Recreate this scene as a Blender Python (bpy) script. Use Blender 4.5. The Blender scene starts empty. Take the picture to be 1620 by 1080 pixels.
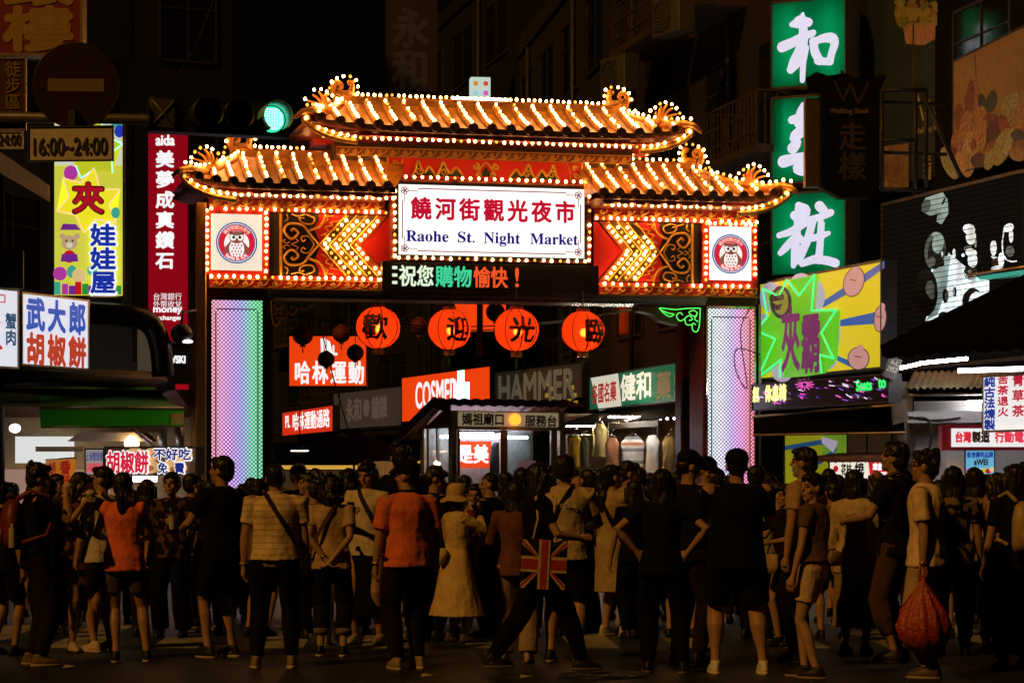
import bpy, bmesh, math, random
from math import sin, cos, pi, radians, sqrt, atan2, hypot
from mathutils import Vector, Matrix, noise
random.seed(7)
S = bpy.context.scene
COL = S.collection

# ------------------------------------------------------------------ camera, world, sun, exposure
F, YH, ZC = 3825.0, 752.0, 1.6           # focal length in photo pixels, horizon row, eye height
cd = bpy.data.cameras.new('camera'); cam = bpy.data.objects.new('camera', cd); COL.objects.link(cam)
cam.location = (0, 0, ZC); cam.rotation_euler = (radians(90), 0, 0)
cd.sensor_width = 36; cd.lens = F / 1620 * 36; cd.shift_y = (YH - 540) / 1620
cd.clip_end = 2000; cd.clip_start = .1
S.camera = cam
wd = bpy.data.worlds.new('World'); S.world = wd; wd.use_nodes = True
bg = wd.node_tree.nodes['Background']; bg.inputs[0].default_value = (.0010, .0008, .0007, 1); bg.inputs[1].default_value = 1.0
SUN_EL, SUN_AZ = radians(38), radians(42)   # street light of the crossing, high behind the camera on its left
sl = bpy.data.lights.new('sun', 'SUN'); sun = bpy.data.objects.new('sun', sl); COL.objects.link(sun)
sl.energy = 1.0; sl.color = (1.0, .47, .085); sl.angle = radians(2.0)
sd = Vector((sin(SUN_AZ) * cos(SUN_EL), cos(SUN_AZ) * cos(SUN_EL), -sin(SUN_EL)))
sun.rotation_euler = sd.to_track_quat('-Z', 'Y').to_euler(); sun.location = (-10, -10, 20)
S.view_settings.view_transform = 'Standard'; S.view_settings.look = 'None'
S.view_settings.exposure = 0.0; S.view_settings.gamma = 1.0
S.cycles.max_bounces = 5; S.cycles.diffuse_bounces = 2; S.cycles.glossy_bounces = 2; S.cycles.transmission_bounces = 3
S.cycles.sample_clamp_indirect = 2.0; S.cycles.sample_clamp_direct = 0
S.cycles.use_denoising = True; S.cycles.caustics_reflective = False; S.cycles.caustics_refractive = False

def W(px, py, D):
    return Vector(((px - 810) / F * D, D, ZC + (YH - py) / F * D))
def DF(yf):                                # distance of a foot seen at row yf
    return ZC * F / (yf - YH)

# ------------------------------------------------------------------ materials
MATS = {}
def mat(name, col, rough=.6, metal=0., emit=0., ecol=None, var=.22, scale=6., bump=0., spec=.5, stretch=None, bdist=.02, sheen=0):
    if name in MATS: return MATS[name]
    m = bpy.data.materials.new(name); m.use_nodes = True; nt = m.node_tree; b = nt.nodes['Principled BSDF']
    c = tuple(col)[:3]
    b.inputs['Base Color'].default_value = (*c, 1); b.inputs['Roughness'].default_value = rough
    b.inputs['Metallic'].default_value = metal; b.inputs['Specular IOR Level'].default_value = spec
    if var or bump:
        tc = nt.nodes.new('ShaderNodeTexCoord'); n = nt.nodes.new('ShaderNodeTexNoise')
        n.inputs['Scale'].default_value = scale; n.inputs['Detail'].default_value = 5; n.inputs['Roughness'].default_value = .62
        if stretch:
            mp = nt.nodes.new('ShaderNodeMapping'); mp.inputs['Scale'].default_value = stretch
            nt.links.new(tc.outputs['Object'], mp.inputs[0]); nt.links.new(mp.outputs[0], n.inputs['Vector'])
        else: nt.links.new(tc.outputs['Object'], n.inputs['Vector'])
        if var:
            r = nt.nodes.new('ShaderNodeValToRGB'); r.color_ramp.elements[0].position = .3; r.color_ramp.elements[1].position = .7
            r.color_ramp.elements[0].color = (*[x * (1 - var) for x in c], 1); r.color_ramp.elements[1].color = (*[min(1, x * (1 + var * .6)) for x in c], 1)
            nt.links.new(n.outputs['Fac'], r.inputs[0]); nt.links.new(r.outputs[0], b.inputs['Base Color'])
        if bump:
            bp = nt.nodes.new('ShaderNodeBump'); bp.inputs['Strength'].default_value = bump; bp.inputs['Distance'].default_value = bdist
            nt.links.new(n.outputs['Fac'], bp.inputs['Height']); nt.links.new(bp.outputs[0], b.inputs['Normal'])
    if sheen: b.inputs['Sheen Weight'].default_value = sheen; b.inputs['Sheen Roughness'].default_value = .35
    if emit:
        b.inputs['Emission Color'].default_value = (*(ecol or c), 1); b.inputs['Emission Strength'].default_value = emit
    MATS[name] = m; return m
def emi(name, col, st=1., base=None):
    return mat(name, base or [x * .6 for x in col], .4, emit=st, ecol=col, var=0)
def hexc(r, g, b):
    f = lambda v: (v / 255 / 12.92) if v / 255 <= .04045 else ((v / 255 + .055) / 1.055) ** 2.4
    return (f(r), f(g), f(b))
def translucent(name, col, peak=.3):
    if name in MATS: return MATS[name]
    m = bpy.data.materials.new(name); m.use_nodes = True; nt = m.node_tree
    for n in list(nt.nodes):
        if n.type == 'BSDF_PRINCIPLED': nt.nodes.remove(n)
    out = nt.nodes['Material Output']; t = nt.nodes.new('ShaderNodeBsdfTranslucent'); d = nt.nodes.new('ShaderNodeBsdfDiffuse'); mx = nt.nodes.new('ShaderNodeMixShader')
    t.inputs[0].default_value = (*col, 1); d.inputs[0].default_value = (*col, 1); mx.inputs[0].default_value = .3
    nt.links.new(t.outputs[0], mx.inputs[1]); nt.links.new(d.outputs[0], mx.inputs[2])
    rf = nt.nodes.new('ShaderNodeBsdfRefraction'); rf.inputs['Color'].default_value = (*col, 1); rf.inputs['Roughness'].default_value = .62; rf.inputs['IOR'].default_value = 1.12
    m2 = nt.nodes.new('ShaderNodeMixShader'); m2.inputs[0].default_value = peak; nt.links.new(mx.outputs[0], m2.inputs[1]); nt.links.new(rf.outputs[0], m2.inputs[2]); nt.links.new(m2.outputs[0], out.inputs[0])
    MATS[name] = m; return m
def glass(name, tint=(.8, .85, .85), alpha=.25):
    if name in MATS: return MATS[name]
    m = bpy.data.materials.new(name); m.use_nodes = True; nt = m.node_tree
    for n in list(nt.nodes):
        if n.type == 'BSDF_PRINCIPLED': nt.nodes.remove(n)
    out = nt.nodes['Material Output']; t = nt.nodes.new('ShaderNodeBsdfTransparent'); d = nt.nodes.new('ShaderNodeBsdfGlossy'); mx = nt.nodes.new('ShaderNodeMixShader')
    t.inputs[0].default_value = (*tint, 1); d.inputs['Roughness'].default_value = .08; mx.inputs[0].default_value = alpha * .4
    nt.links.new(t.outputs[0], mx.inputs[1]); nt.links.new(d.outputs[0], mx.inputs[2]); nt.links.new(mx.outputs[0], out.inputs[0])
    MATS[name] = m; return m

# ------------------------------------------------------------------ mesh building
class MB:
    def __init__(s): s.v = []; s.f = []; s.mi = []; s.sm = []; s.cur = 0; s.smooth = False
    def m(s, i, smooth=None):
        s.cur = i
        if smooth is not None: s.smooth = smooth
        return s
    def add(s, vs, fs, sm=None):
        o = len(s.v); s.v += [tuple(v) for v in vs]
        for f in fs: s.f.append([i + o for i in f]); s.mi.append(s.cur); s.sm.append(s.smooth if sm is None else sm)
        return s
    def box(s, x0, x1, y0, y1, z0, z1):
        return s.add([(x0, y0, z0), (x1, y0, z0), (x1, y1, z0), (x0, y1, z0), (x0, y0, z1), (x1, y0, z1), (x1, y1, z1), (x0, y1, z1)],
                     [(0, 3, 2, 1), (4, 5, 6, 7), (0, 1, 5, 4), (1, 2, 6, 5), (2, 3, 7, 6), (3, 0, 4, 7)], False)
    def bevbox(s, x0, x1, y0, y1, z0, z1, b):
        # chamfered along the vertical edges
        p = [(x0 + b, y0), (x1 - b, y0), (x1, y0 + b), (x1, y1 - b), (x1 - b, y1), (x0 + b, y1), (x0, y1 - b), (x0, y0 + b)]
        n = 8; vs = [(x, y, z0) for x, y in p] + [(x, y, z1) for x, y in p]
        return s.add(vs, [(i, (i + 1) % n, n + (i + 1) % n, n + i) for i in range(n)] + [tuple(range(n - 1, -1, -1)), tuple(range(n, 2 * n))], False)
    def tube(s, pts, r, n=8, closed=False, flat=None):
        pts = [Vector(p) for p in pts]; N = len(pts); rs = r if isinstance(r, (list, tuple)) else [r] * N
        vs = []; up = None
        for i, p in enumerate(pts):
            a = pts[(i - 1) % N] if closed else pts[max(0, i - 1)]; b = pts[(i + 1) % N] if closed else pts[min(N - 1, i + 1)]
            t = (b - a)
            if t.length < 1e-9: t = Vector((0, 0, 1))
            t.normalize()
            if up is None: up = Vector((0, 1, 0)) if abs(t.y) < .9 else Vector((1, 0, 0))
            x = up - t * up.dot(t)
            if x.length < 1e-6: x = Vector((1, 0, 0)) - t * t.x
            x.normalize(); up = x; y = t.cross(x)
            for k in range(n):
                w = 2 * pi * k / n
                vs.append(p + (x * cos(w) + y * sin(w)) * rs[i])
        fs = []
        for i in range(N if closed else N - 1):
            j = (i + 1) % N
            for k in range(n):
                l = (k + 1) % n; fs.append((i * n + k, i * n + l, j * n + l, j * n + k))
        if not closed: fs += [tuple(range(n - 1, -1, -1)), tuple((N - 1) * n + k for k in range(n))]
        return s.add(vs, fs, True)
    def rings(s, rg, n=16):
        """closed loft of ellipse rings (cx, cy, cz, rx, ry)"""
        vs = []
        for cx, cy, cz, rx, ry in rg:
            for k in range(n):
                w = 2 * pi * k / n; vs.append((cx + rx * cos(w), cy + ry * sin(w), cz))
        fs = []
        for i in range(len(rg) - 1):
            for k in range(n):
                l = (k + 1) % n; fs.append((i * n + k, i * n + l, (i + 1) * n + l, (i + 1) * n + k))
        fs += [tuple(range(n - 1, -1, -1)), tuple((len(rg) - 1) * n + k for k in range(n))]
        return s.add(vs, fs, True)
    def cyl(s, c, r, h, n=16, axis='z', r2=None):
        r2 = r if r2 is None else r2; vs = []
        for q, rr in ((0, r), (h, r2)):
            for k in range(n):
                w = 2 * pi * k / n; a, b = rr * cos(w), rr * sin(w)
                vs.append((c[0] + a, c[1] + b, c[2] + q) if axis == 'z' else (c[0] + a, c[1] + q, c[2] + b) if axis == 'y' else (c[0] + q, c[1] + a, c[2] + b))
        fs = [(k, (k + 1) % n, n + (k + 1) % n, n + k) for k in range(n)]
        if axis == 'y': fs = [f[::-1] for f in fs]
        s.add(vs, fs, True)
        c0, c1 = tuple(range(n - 1, -1, -1)), tuple(range(n, 2 * n))
        if axis == 'y': c0, c1 = c0[::-1], c1[::-1]
        return s.add(vs, [c0, c1], False)
    def ell(s, c, r, n=14, m=9, M=None):
        if not isinstance(r, (list, tuple)): r = (r, r, r)
        vs = [(0, 0, r[2])]
        for i in range(1, m):
            t = pi * i / m
            for k in range(n):
                w = 2 * pi * k / n; vs.append((r[0] * sin(t) * cos(w), r[1] * sin(t) * sin(w), r[2] * cos(t)))
        vs.append((0, 0, -r[2])); L = len(vs) - 1
        fs = [(0, 1 + k, 1 + (k + 1) % n) for k in range(n)]
        for i in range(m - 2):
            for k in range(n):
                a = 1 + i * n + k; b = 1 + i * n + (k + 1) % n; fs.append((a, a + n, b + n, b))
        o = 1 + (m - 2) * n
        fs += [(o + k, L, o + (k + 1) % n) for k in range(n)]
        cc = Vector(c)
        if M is not None: vs = [M @ Vector(v) for v in vs]
        return s.add([Vector(v) + cc for v in vs], fs, True)
    def prism(s, poly, y0, y1):
        """polygon in x-z extruded from y0 (front) to y1; convex or mildly concave"""
        n = len(poly)
        a = sum(poly[i][0] * poly[(i + 1) % n][1] - poly[(i + 1) % n][0] * poly[i][1] for i in range(n))
        if a < 0: poly = poly[::-1]
        vs = [(x, y0, z) for x, z in poly] + [(x, y1, z) for x, z in poly]
        fs = [tuple(range(n)), tuple(range(2 * n - 1, n - 1, -1))] + [(i, i + n, (i + 1) % n + n, (i + 1) % n) for i in range(n)]
        return s.add(vs, fs, False)
    def disc(s, cx, cz, rx, y0, y1, n=32, rz=None):
        rz = rz or rx
        return s.prism([(cx + rx * cos(2 * pi * k / n), cz + rz * sin(2 * pi * k / n)) for k in range(n)], y0, y1)
    def brush(s, pts, y, step=.0006, n=14):
        """a brush stroke: discs and quads along (x, z, width) points, stacked so no two faces share a plane"""
        P = [pts[0]]
        for a, b in zip(pts, pts[1:]):
            L = hypot(b[0] - a[0], b[1] - a[1]); k = max(1, int(L / (.25 * max(.01, (a[2] + b[2]) / 2))))
            for i in range(1, k + 1): P.append(tuple(a[j] + (b[j] - a[j]) * i / k for j in range(3)))
        # smooth
        for _ in range(2): P = [P[0]] + [tuple((P[i - 1][j] + 2 * P[i][j] + P[i + 1][j]) / 4 for j in range(3)) for i in range(1, len(P) - 1)] + [P[-1]]
        L = []; R = []
        for i, p in enumerate(P):
            a, b = P[max(0, i - 1)], P[min(len(P) - 1, i + 1)]
            dx, dz = b[0] - a[0], b[1] - a[1]; l = hypot(dx, dz) or 1; nx, nz = -dz / l, dx / l
            L.append((p[0] + nx * p[2] / 2, y, p[1] + nz * p[2] / 2)); R.append((p[0] - nx * p[2] / 2, y, p[1] - nz * p[2] / 2))
        N = len(P)
        s.add(L + R, [(i, N + i, N + i + 1, i + 1) for i in range(N - 1)], False)
        for q, yy in ((P[0], y - step), (P[-1], y - 2 * step)):
            s.add([(q[0] + q[2] / 2 * cos(2 * pi * k / n), yy, q[1] + q[2] / 2 * sin(2 * pi * k / n)) for k in range(n)], [tuple(range(n))], False)
        return s
    def mesh(s, name):
        me = bpy.data.meshes.new(name); me.from_pydata(s.v, [], s.f)
        me.polygons.foreach_set('material_index', s.mi); me.polygons.foreach_set('use_smooth', s.sm); me.update(); return me

def link(name, data, mats=None, parent=None, loc=None, rot=None):
    if isinstance(data, MB): data = data.mesh(name)
    o = bpy.data.objects.new(name, data); COL.objects.link(o)
    if mats is not None:
        for m in (mats if isinstance(mats, (list, tuple)) else [mats]): data.materials.append(m)
    if parent: o.parent = parent
    if loc is not None: o.location = loc
    if rot is not None: o.rotation_euler = rot
    return o
def tag(o, label, cat, group=None, kind=None):
    if label: o['label'] = label
    if cat: o['category'] = cat
    if group: o['group'] = group
    if kind: o['kind'] = kind
    return o
def empty(name, label, cat, loc, rz=0, group=None):
    o = bpy.data.objects.new(name, None); COL.objects.link(o); o.location = loc; o.rotation_euler = (0, 0, rz); o.empty_display_size = .2
    return tag(o, label, cat, group)
def structure(name, mb, m): return tag(link(name, mb, m), None, None, kind='structure')

# ------------------------------------------------------------------ lettering (glyph outlines come from the built-in font, one batch)
TEXTJOBS = []
def is_cjk(s): return any(ord(c) > 0x2E80 and ord(c) < 0x1D000 for c in s)
def text(s, parent, box, m, y=-.012, bold=.0, name='lettering', vertical=False, xf=None, label=None, gap=0.):
    """fit the string into box (x0, z0, x1, z1) on the parent's face"""
    TEXTJOBS.append(dict(s=s, parent=parent, box=box, m=m, y=y, bold=bold, name=name, vertical=vertical, xf=xf, label=label, gap=gap))
def flush_text():
    need = {}
    for j in TEXTJOBS:
        for ch in (list(j['s']) if is_cjk(j['s']) else [j['s']]):
            if ch != ' ': need.setdefault(ch, None)
    tmp = []
    for k in need:
        c = bpy.data.curves.new('glyph', 'FONT'); c.body = k; c.resolution_u = 4
        o = bpy.data.objects.new('glyph', c); COL.objects.link(o); tmp.append((k, o, c))
    dg = bpy.context.evaluated_depsgraph_get()
    for k, o, c in tmp:
        me = bpy.data.meshes.new_from_object(o.evaluated_get(dg))
        need[k] = ([tuple(v.co[:2]) for v in me.vertices], [tuple(p.vertices) for p in me.polygons]); bpy.data.meshes.remove(me)
    for k, o, c in tmp: bpy.data.objects.remove(o); bpy.data.curves.remove(c)
    for j in TEXTJOBS:
        x0, z0, x1, z1 = j['box']; mb = MB(); cells = []
        if is_cjk(j['s']):
            n = len(j['s']); g = j['gap']
            for i, ch in enumerate(j['s']):
                if ch == ' ': continue
                if j['vertical']: h = (z1 - z0) / n; cells.append((ch, (x0, z1 - (i + 1) * h + g * h / 2, x1, z1 - i * h - g * h / 2), True))
                else: w = (x1 - x0) / n; cells.append((ch, (x0 + i * w + g * w / 2, z0, x0 + (i + 1) * w - g * w / 2, z1), True))
        else: cells.append((j['s'], (x0, z0, x1, z1), False))
        k = 0
        offs = [(0, 0)] + ([(j['bold'] * cos(a * pi / 4), j['bold'] * sin(a * pi / 4)) for a in range(8)] if j['bold'] else [])
        for ch, (a0, b0, a1, b1), cell in cells:
            vs, fs = need[ch]
            if not vs: continue
            if cell: lx, hx, lz, hz = 0, 1, -.12, .88
            else: lx, hx, lz, hz = min(v[0] for v in vs), max(v[0] for v in vs), min(v[1] for v in vs), max(v[1] for v in vs)
            for q, (ox, oz) in enumerate(offs):
                out = []
                for x, z in vs:
                    X = a0 + (x - lx) / (hx - lx) * (a1 - a0) + ox; Z = b0 + (z - lz) / (hz - lz) * (b1 - b0) + oz; Y = j['y'] - q * .0007
                    if j['xf']: out.append(j['xf'](X, Y, Z))
                    else: out.append((X, Y, Z))
                mb.add(out, fs, False)
        o = link(j['name'], mb, j['m'], j['parent'])
        if j['label']: o['label'] = j['label']
    TEXTJOBS.clear()

# ------------------------------------------------------------------ signs
def sign(name, label, cat, x0, y0t, y0b, x1, y1t, D0, group=None, D1=None):
    """root Empty of a flat sign whose left edge is seen at x0 (y0t..y0b), right edge at x1 with its top at y1t"""
    D1 = D1 or D0 * (YH - y0t) / (YH - y1t)
    a = W(x0, y0b, D0); b = W(x1, y0b, D1); h = (y0b - y0t) / F * D0
    w = hypot(b.x - a.x, b.y - a.y); rz = atan2(b.y - a.y, b.x - a.x)
    r = empty(name, label, cat, ((a.x + b.x) / 2, (a.y + b.y) / 2, a.z), rz, group)
    return r, w, h
def case(r, w, h, face, frame, depth=.2, rim=.04, back=True):
    f = MB()
    if back: f.box(-w / 2 + .004, w / 2 - .004, .022, depth, .004, h - .004)
    f.box(-w / 2, w / 2, -.02, .02, 0, rim); f.box(-w / 2, w / 2, -.02, .02, h - rim, h)
    f.box(-w / 2, -w / 2 + rim, -.02, .02, rim, h - rim); f.box(w / 2 - rim, w / 2, -.02, .02, rim, h - rim)
    link('frame', f, frame, r)
    if face:
        return link('panel', MB().box(-w / 2 + rim, w / 2 - rim, -.006, .018, rim, h - rim), face, r)
def px(r_w_h, x0, x1): pass
def spiral(cx, cz, r, turns, a0, y, dirn=1, n=28, r1=.12):
    return [(cx + r * (1 - (1 - r1) * i / n) * cos(a0 + dirn * 2 * pi * turns * i / n), y, cz + r * (1 - (1 - r1) * i / n) * sin(a0 + dirn * 2 * pi * turns * i / n)) for i in range(n + 1)]
def bez(pts, n=10):
    """Catmull-Rom through points"""
    P = [Vector(p) for p in pts]; out = []
    for i in range(len(P) - 1):
        p0, p1, p2, p3 = P[max(0, i - 1)], P[i], P[i + 1], P[min(len(P) - 1, i + 2)]
        for k in range(n):
            t = k / n; out.append(.5 * ((2 * p1) + (p2 - p0) * t + (2 * p0 - 5 * p1 + 4 * p2 - p3) * t * t + (3 * p1 - p0 - 3 * p2 + p3) * t ** 3))
    out.append(P[-1]); return out

def noisy_emi(name, col, st, scale=4., lo=.35):
    m = emi(name, col, st); nt = m.node_tree; b = nt.nodes['Principled BSDF']
    if b.inputs['Emission Strength'].links: return m
    tc = nt.nodes.new('ShaderNodeTexCoord'); n = nt.nodes.new('ShaderNodeTexNoise'); n.inputs['Scale'].default_value = scale; n.inputs['Detail'].default_value = 3
    mr = nt.nodes.new('ShaderNodeMapRange'); mr.inputs[1].default_value = .35; mr.inputs[2].default_value = .65; mr.inputs[3].default_value = st * lo; mr.inputs[4].default_value = st
    nt.links.new(tc.outputs['Object'], n.inputs['Vector']); nt.links.new(n.outputs['Fac'], mr.inputs[0]); nt.links.new(mr.outputs[0], b.inputs['Emission Strength']); return m
# ------------------------------------------------------------------ shared materials
gold = mat('gold_paint', (.62, .30, .06), .38, .35, var=.3, scale=14, bump=.15)
gold_line = mat('gold_line', (.85, .46, .06), .45, .1, var=.25, scale=14)
gold2 = mat('old_gold', (.42, .24, .05), .45, .3, var=.35, scale=10, bump=.2)
tile = mat('glazed_tile', (.72, .29, .05), .4, var=.35, scale=5, bump=.25)
tile_dark = mat('dark_eave_tile', (.11, .045, .018), .45, var=.4, scale=9, bump=.2)
red_p = mat('red_lacquer', (.42, .018, .012), .35, var=.3, scale=4, bump=.05)
red_bright = mat('red_panel', (.62, .014, .010), .5, emit=.10, ecol=(1, .012, .006), var=.15)
dark_p = mat('dark_panel', (.028, .02, .012), .5, var=.4)
darkred = mat('dark_red', (.12, .012, .008), .45, var=.3, bump=.1)
steel = mat('brushed_steel', (.42, .38, .32), .25, .9, var=.2, scale=20, stretch=(1, 1, .1))
chrome = mat('chrome', (.6, .6, .6), .12, 1.0, var=.1)
gold_metal = mat('gilded_steel', (.75, .38, .08), .35, .45, var=.35, scale=3, stretch=(3, 3, .4))
black_m = mat('black_metal', (.02, .018, .016), .5, var=.3)
white_lit = emi('white_sign_face', (1, .96, .92), 1.15)
cream_lit = emi('cream_sign_face', (.95, .86, .70), .85)
bulb_on = emi('bulb_glow', (1, .46, .12), 40.0)
bulb_dim = emi('bulb_dim_glow', (1, .45, .06), 1.6)

# ------------------------------------------------------------------ the gate
XL, YL, XR, YR = (328 - 810) / F * 38.9, 38.9, (1198 - 810) / F * 41.1, 41.1
GA = atan2(YR - YL, XR - XL); GC = Vector(((XL + XR) / 2, (YL + YR) / 2, 0)); GW = hypot(XR - XL, YR - YL)
def g(px, v=0.):
    d = Vector(((px - 810) / F, 1)); n = Vector((-sin(GA), cos(GA))); c = Vector((GC.x, GC.y))
    t = (v + n.dot(c)) / n.dot(d); p = d * t - c
    return p.x * cos(GA) + p.y * sin(GA)
gate = empty('market_gate', 'ornate night market archway with tiled roofs, hundreds of lit bulbs and a white name board', 'gate', GC, GA)
BULBS = []
def bulb_line(p, q, n, dim=.13, skip=.0):
    p, q = Vector(p), Vector(q)
    for i in range(n):
        t = i / max(1, n - 1); BULBS.append((p.lerp(q, t), random.random() > dim))
def bulb_path(pts, step, dim=.13):
    pts = [Vector(p) for p in pts]; acc = 0; BULBS.append((pts[0], True))
    for a, b in zip(pts, pts[1:]):
        L = (b - a).length; d = step - acc
        while d <= L: BULBS.append((a.lerp(b, d / L), random.random() > dim)); d += step
        acc = (acc + L) % step
u0, u1 = g(328), g(1198)
# columns
def led_material(name, stops, vstops, st):
    m = bpy.data.materials.new(name); m.use_nodes = True; nt = m.node_tree; b = nt.nodes['Principled BSDF']; N = nt.nodes.new; Lk = nt.links.new
    tc = N('ShaderNodeTexCoord'); sp = N('ShaderNodeSeparateXYZ'); Lk(tc.outputs['Object'], sp.inputs[0])
    def mth(op, a, bb=None):
        n = N('ShaderNodeMath'); n.operation = op
        for i, q in enumerate((a, bb)):
            if q is None: continue
            if isinstance(q, (int, float)): n.inputs[i].default_value = q
            else: Lk(q, n.inputs[i])
        return n.outputs[0]
    P = .064
    a = mth('ADD', sp.outputs[0], sp.outputs[2]); c = mth('SUBTRACT', sp.outputs[0], sp.outputs[2])
    fa = mth('SUBTRACT', mth('FRACT', mth('DIVIDE', mth('ADD', a, 50), P)), .5); fc = mth('SUBTRACT', mth('FRACT', mth('DIVIDE', mth('ADD', c, 50), P)), .5)
    r2 = mth('ADD', mth('MULTIPLY', fa, fa), mth('MULTIPLY', fc, fc))
    dot = mth('SUBTRACT', 1.0, mth('MULTIPLY', mth('GREATER_THAN', r2, .15), .84))
    r = N('ShaderNodeValToRGB'); el = r.color_ramp.elements
    while len(el) < len(stops): el.new(.5)
    for e, (p, col) in zip(el, stops): e.position = p; e.color = (*col, 1)
    ux = mth('ADD', mth('DIVIDE', sp.outputs[0], .86), .5); Lk(ux, r.inputs[0])
    r2_ = N('ShaderNodeValToRGB'); el = r2_.color_ramp.elements
    while len(el) < len(vstops): el.new(.5)
    for e, (p, col) in zip(el, vstops): e.position = p; e.color = (*col, 1)
    Lk(mth('DIVIDE', sp.outputs[2], 4.4), r2_.inputs[0])
    mx = N('ShaderNodeMix'); mx.data_type = 'RGBA'; mx.blend_type = 'MULTIPLY'; mx.inputs[0].default_value = 1
    Lk(r.outputs[0], mx.inputs[6]); Lk(r2_.outputs[0], mx.inputs[7])
    mx2 = N('ShaderNodeMix'); mx2.data_type = 'RGBA'; mx2.blend_type = 'MULTIPLY'; mx2.inputs[0].default_value = 1
    Lk(mx.outputs[2], mx2.inputs[6]); Lk(dot, mx2.inputs[7])
    b.inputs['Base Color'].default_value = (.05, .05, .05, 1); b.inputs['Roughness'].default_value = .4
    Lk(mx2.outputs[2], b.inputs['Emission Color']); b.inputs['Emission Strength'].default_value = st
    return m
ledL = led_material('led_wall_violet_green', [(0, (1, .42, .42)), (.22, (.98, .50, .78)), (.42, (.72, .46, 1)), (.60, (.50, .55, 1)), (.8, (.28, .90, .50)), (1, (.22, .82, .38))],
                    [(0, (.85, .82, 1)), (.35, (.95, .86, 1)), (1, (1, .97, .97))], 1.35)
ledR = led_material('led_wall_white_pink', [(0, (.75, 1, .92)), (.3, (.9, .92, 1)), (.5, (.68, .62, 1)), (.7, (1, .45, .85)), (.86, (1, .35, .45)), (1, (1, .30, .34))],
                    [(0, (.8, .7, 1)), (.4, (.95, .85, 1)), (1, (1, 1, 1))], 1.45)
for side, (a, b, la, lb, ml) in enumerate([(328, 427, 334, 414, ledL), (1112, 1198, 1118, 1191, ledR)]):
    ua, ub = g(a), g(b); la, lb = g(la), g(lb)
    c = link('column', MB().bevbox(ua, ub, .0, .75, 0, 4.62, .02), [darkred], gate)
    uc = (la + lb) / 2
    p = link('led_panel', MB().box(la - uc, lb - uc, -.05, -.004, .15, 4.42), ml, c, (uc, 0, 0))
    t = MB(); t.box(la - .03, la - .002, -.08, -.001, .1, 4.46).box(lb + .002, lb + .03, -.08, -.001, .1, 4.46).box(la - .002, lb + .002, -.08, -.001, 4.43, 4.46)
    link('chrome_trim', t, chrome, c)
    e = MB(); e.box(ub + .003, ub + .05, -.06, .6, 0, 4.50); link('steel_edge', e, steel, c)
    w = MB(); ins = MB()
    # thin dark line of dead diodes framing the panel
    k = .06
    w.box(la + k - uc, la + k + .018 - uc, -.056, -.051, .3, 4.25).box(la + k + .02 - uc, lb - k - .02 - uc, -.056, -.051, 4.27, 4.288).box(lb - k - .018 - uc, lb - k - uc, -.056, -.051, .3, 4.25)
    link('cable', w, mat('dark_teal_wire', (.01, .05, .03), .5), p)
gp = MB(); gp.bevbox(g(309, -.3), g(326, -.3), -.35, .5, 0, 5.95, .015); link('gilded_post', gp, gold_metal, gate)
# main beam: steel channel under the box
bm_ = MB(); bm_.box(g(424), g(1113), -.12, .6, 4.47, 4.56).box(g(424), g(1113), -.2, -.121, 4.545, 4.60)
link('steel_beam', bm_, steel, gate)
# body
bd = MB(); bd.m(0).box(u0, u1, .0, .7, 4.62, 6.16)
link('gate_body', bd, dark_p, gate)
# scroll mouldings
def scroll_band(name, ua, ub, v, z0, z1, mback=red_p, pitch=.225, flip=False):
    b = MB(); b.m(0).box(ua, ub, v + .0, v + .06, z0, z1); h = z1 - z0; n = max(1, int((ub - ua) / pitch)); p = (ub - ua) / n; b.m(1)
    for i in range(n):
        c = ua + (i + .5) * p; zc = (z0 + z1) / 2
        b.tube(spiral(c + .02 * (1 if flip else -1), zc - .006, h * .36, 1.6, pi * .5, v - .012, -1 if not flip else 1, 22), .0125, 5)
        b.tube(bez([(c - p * .5, v - .012, zc - h * .36), (c - p * .1, v - .012, zc - h * .42), (c + p * .3, v - .012, zc - h * .1), (c + p * .48, v - .012, zc + h * .36)], 5), .011, 5)
    b.box(ua, ub, v - .02, v - .001, z0 - .014, z0 - .001).box(ua, ub, v - .02, v - .001, z1 + .001, z1 + .014)
    return link(name, b, [mback, gold], gate)
scroll_band('scroll_moulding', g(330), g(608), -.07, 5.94, 6.07)
scroll_band('scroll_moulding', g(938), g(1196), -.07, 5.94, 6.07, flip=True)
scroll_band('scroll_moulding', g(330), g(606), -.07, 4.63, 4.75)
scroll_band('scroll_moulding', g(946), g(1196), -.07, 4.63, 4.75, flip=True)
for a, b_ in ((330, 612), (938, 1196)):
    bulb_line((g(a + 3), -.12, 5.89), (g(b_ - 3), -.12, 5.89), 26 if a == 330 else 24)
    bulb_line((g(a + 3), -.12, 4.80), (g(b_ - 3), -.12, 4.80), 24 if a == 330 else 21)
    for z_ in (5.86, 4.77): link('bulb_rail', MB().box(g(a), g(b_), -.075, -.004, z_, z_ + .06), red_p, gate)
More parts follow.
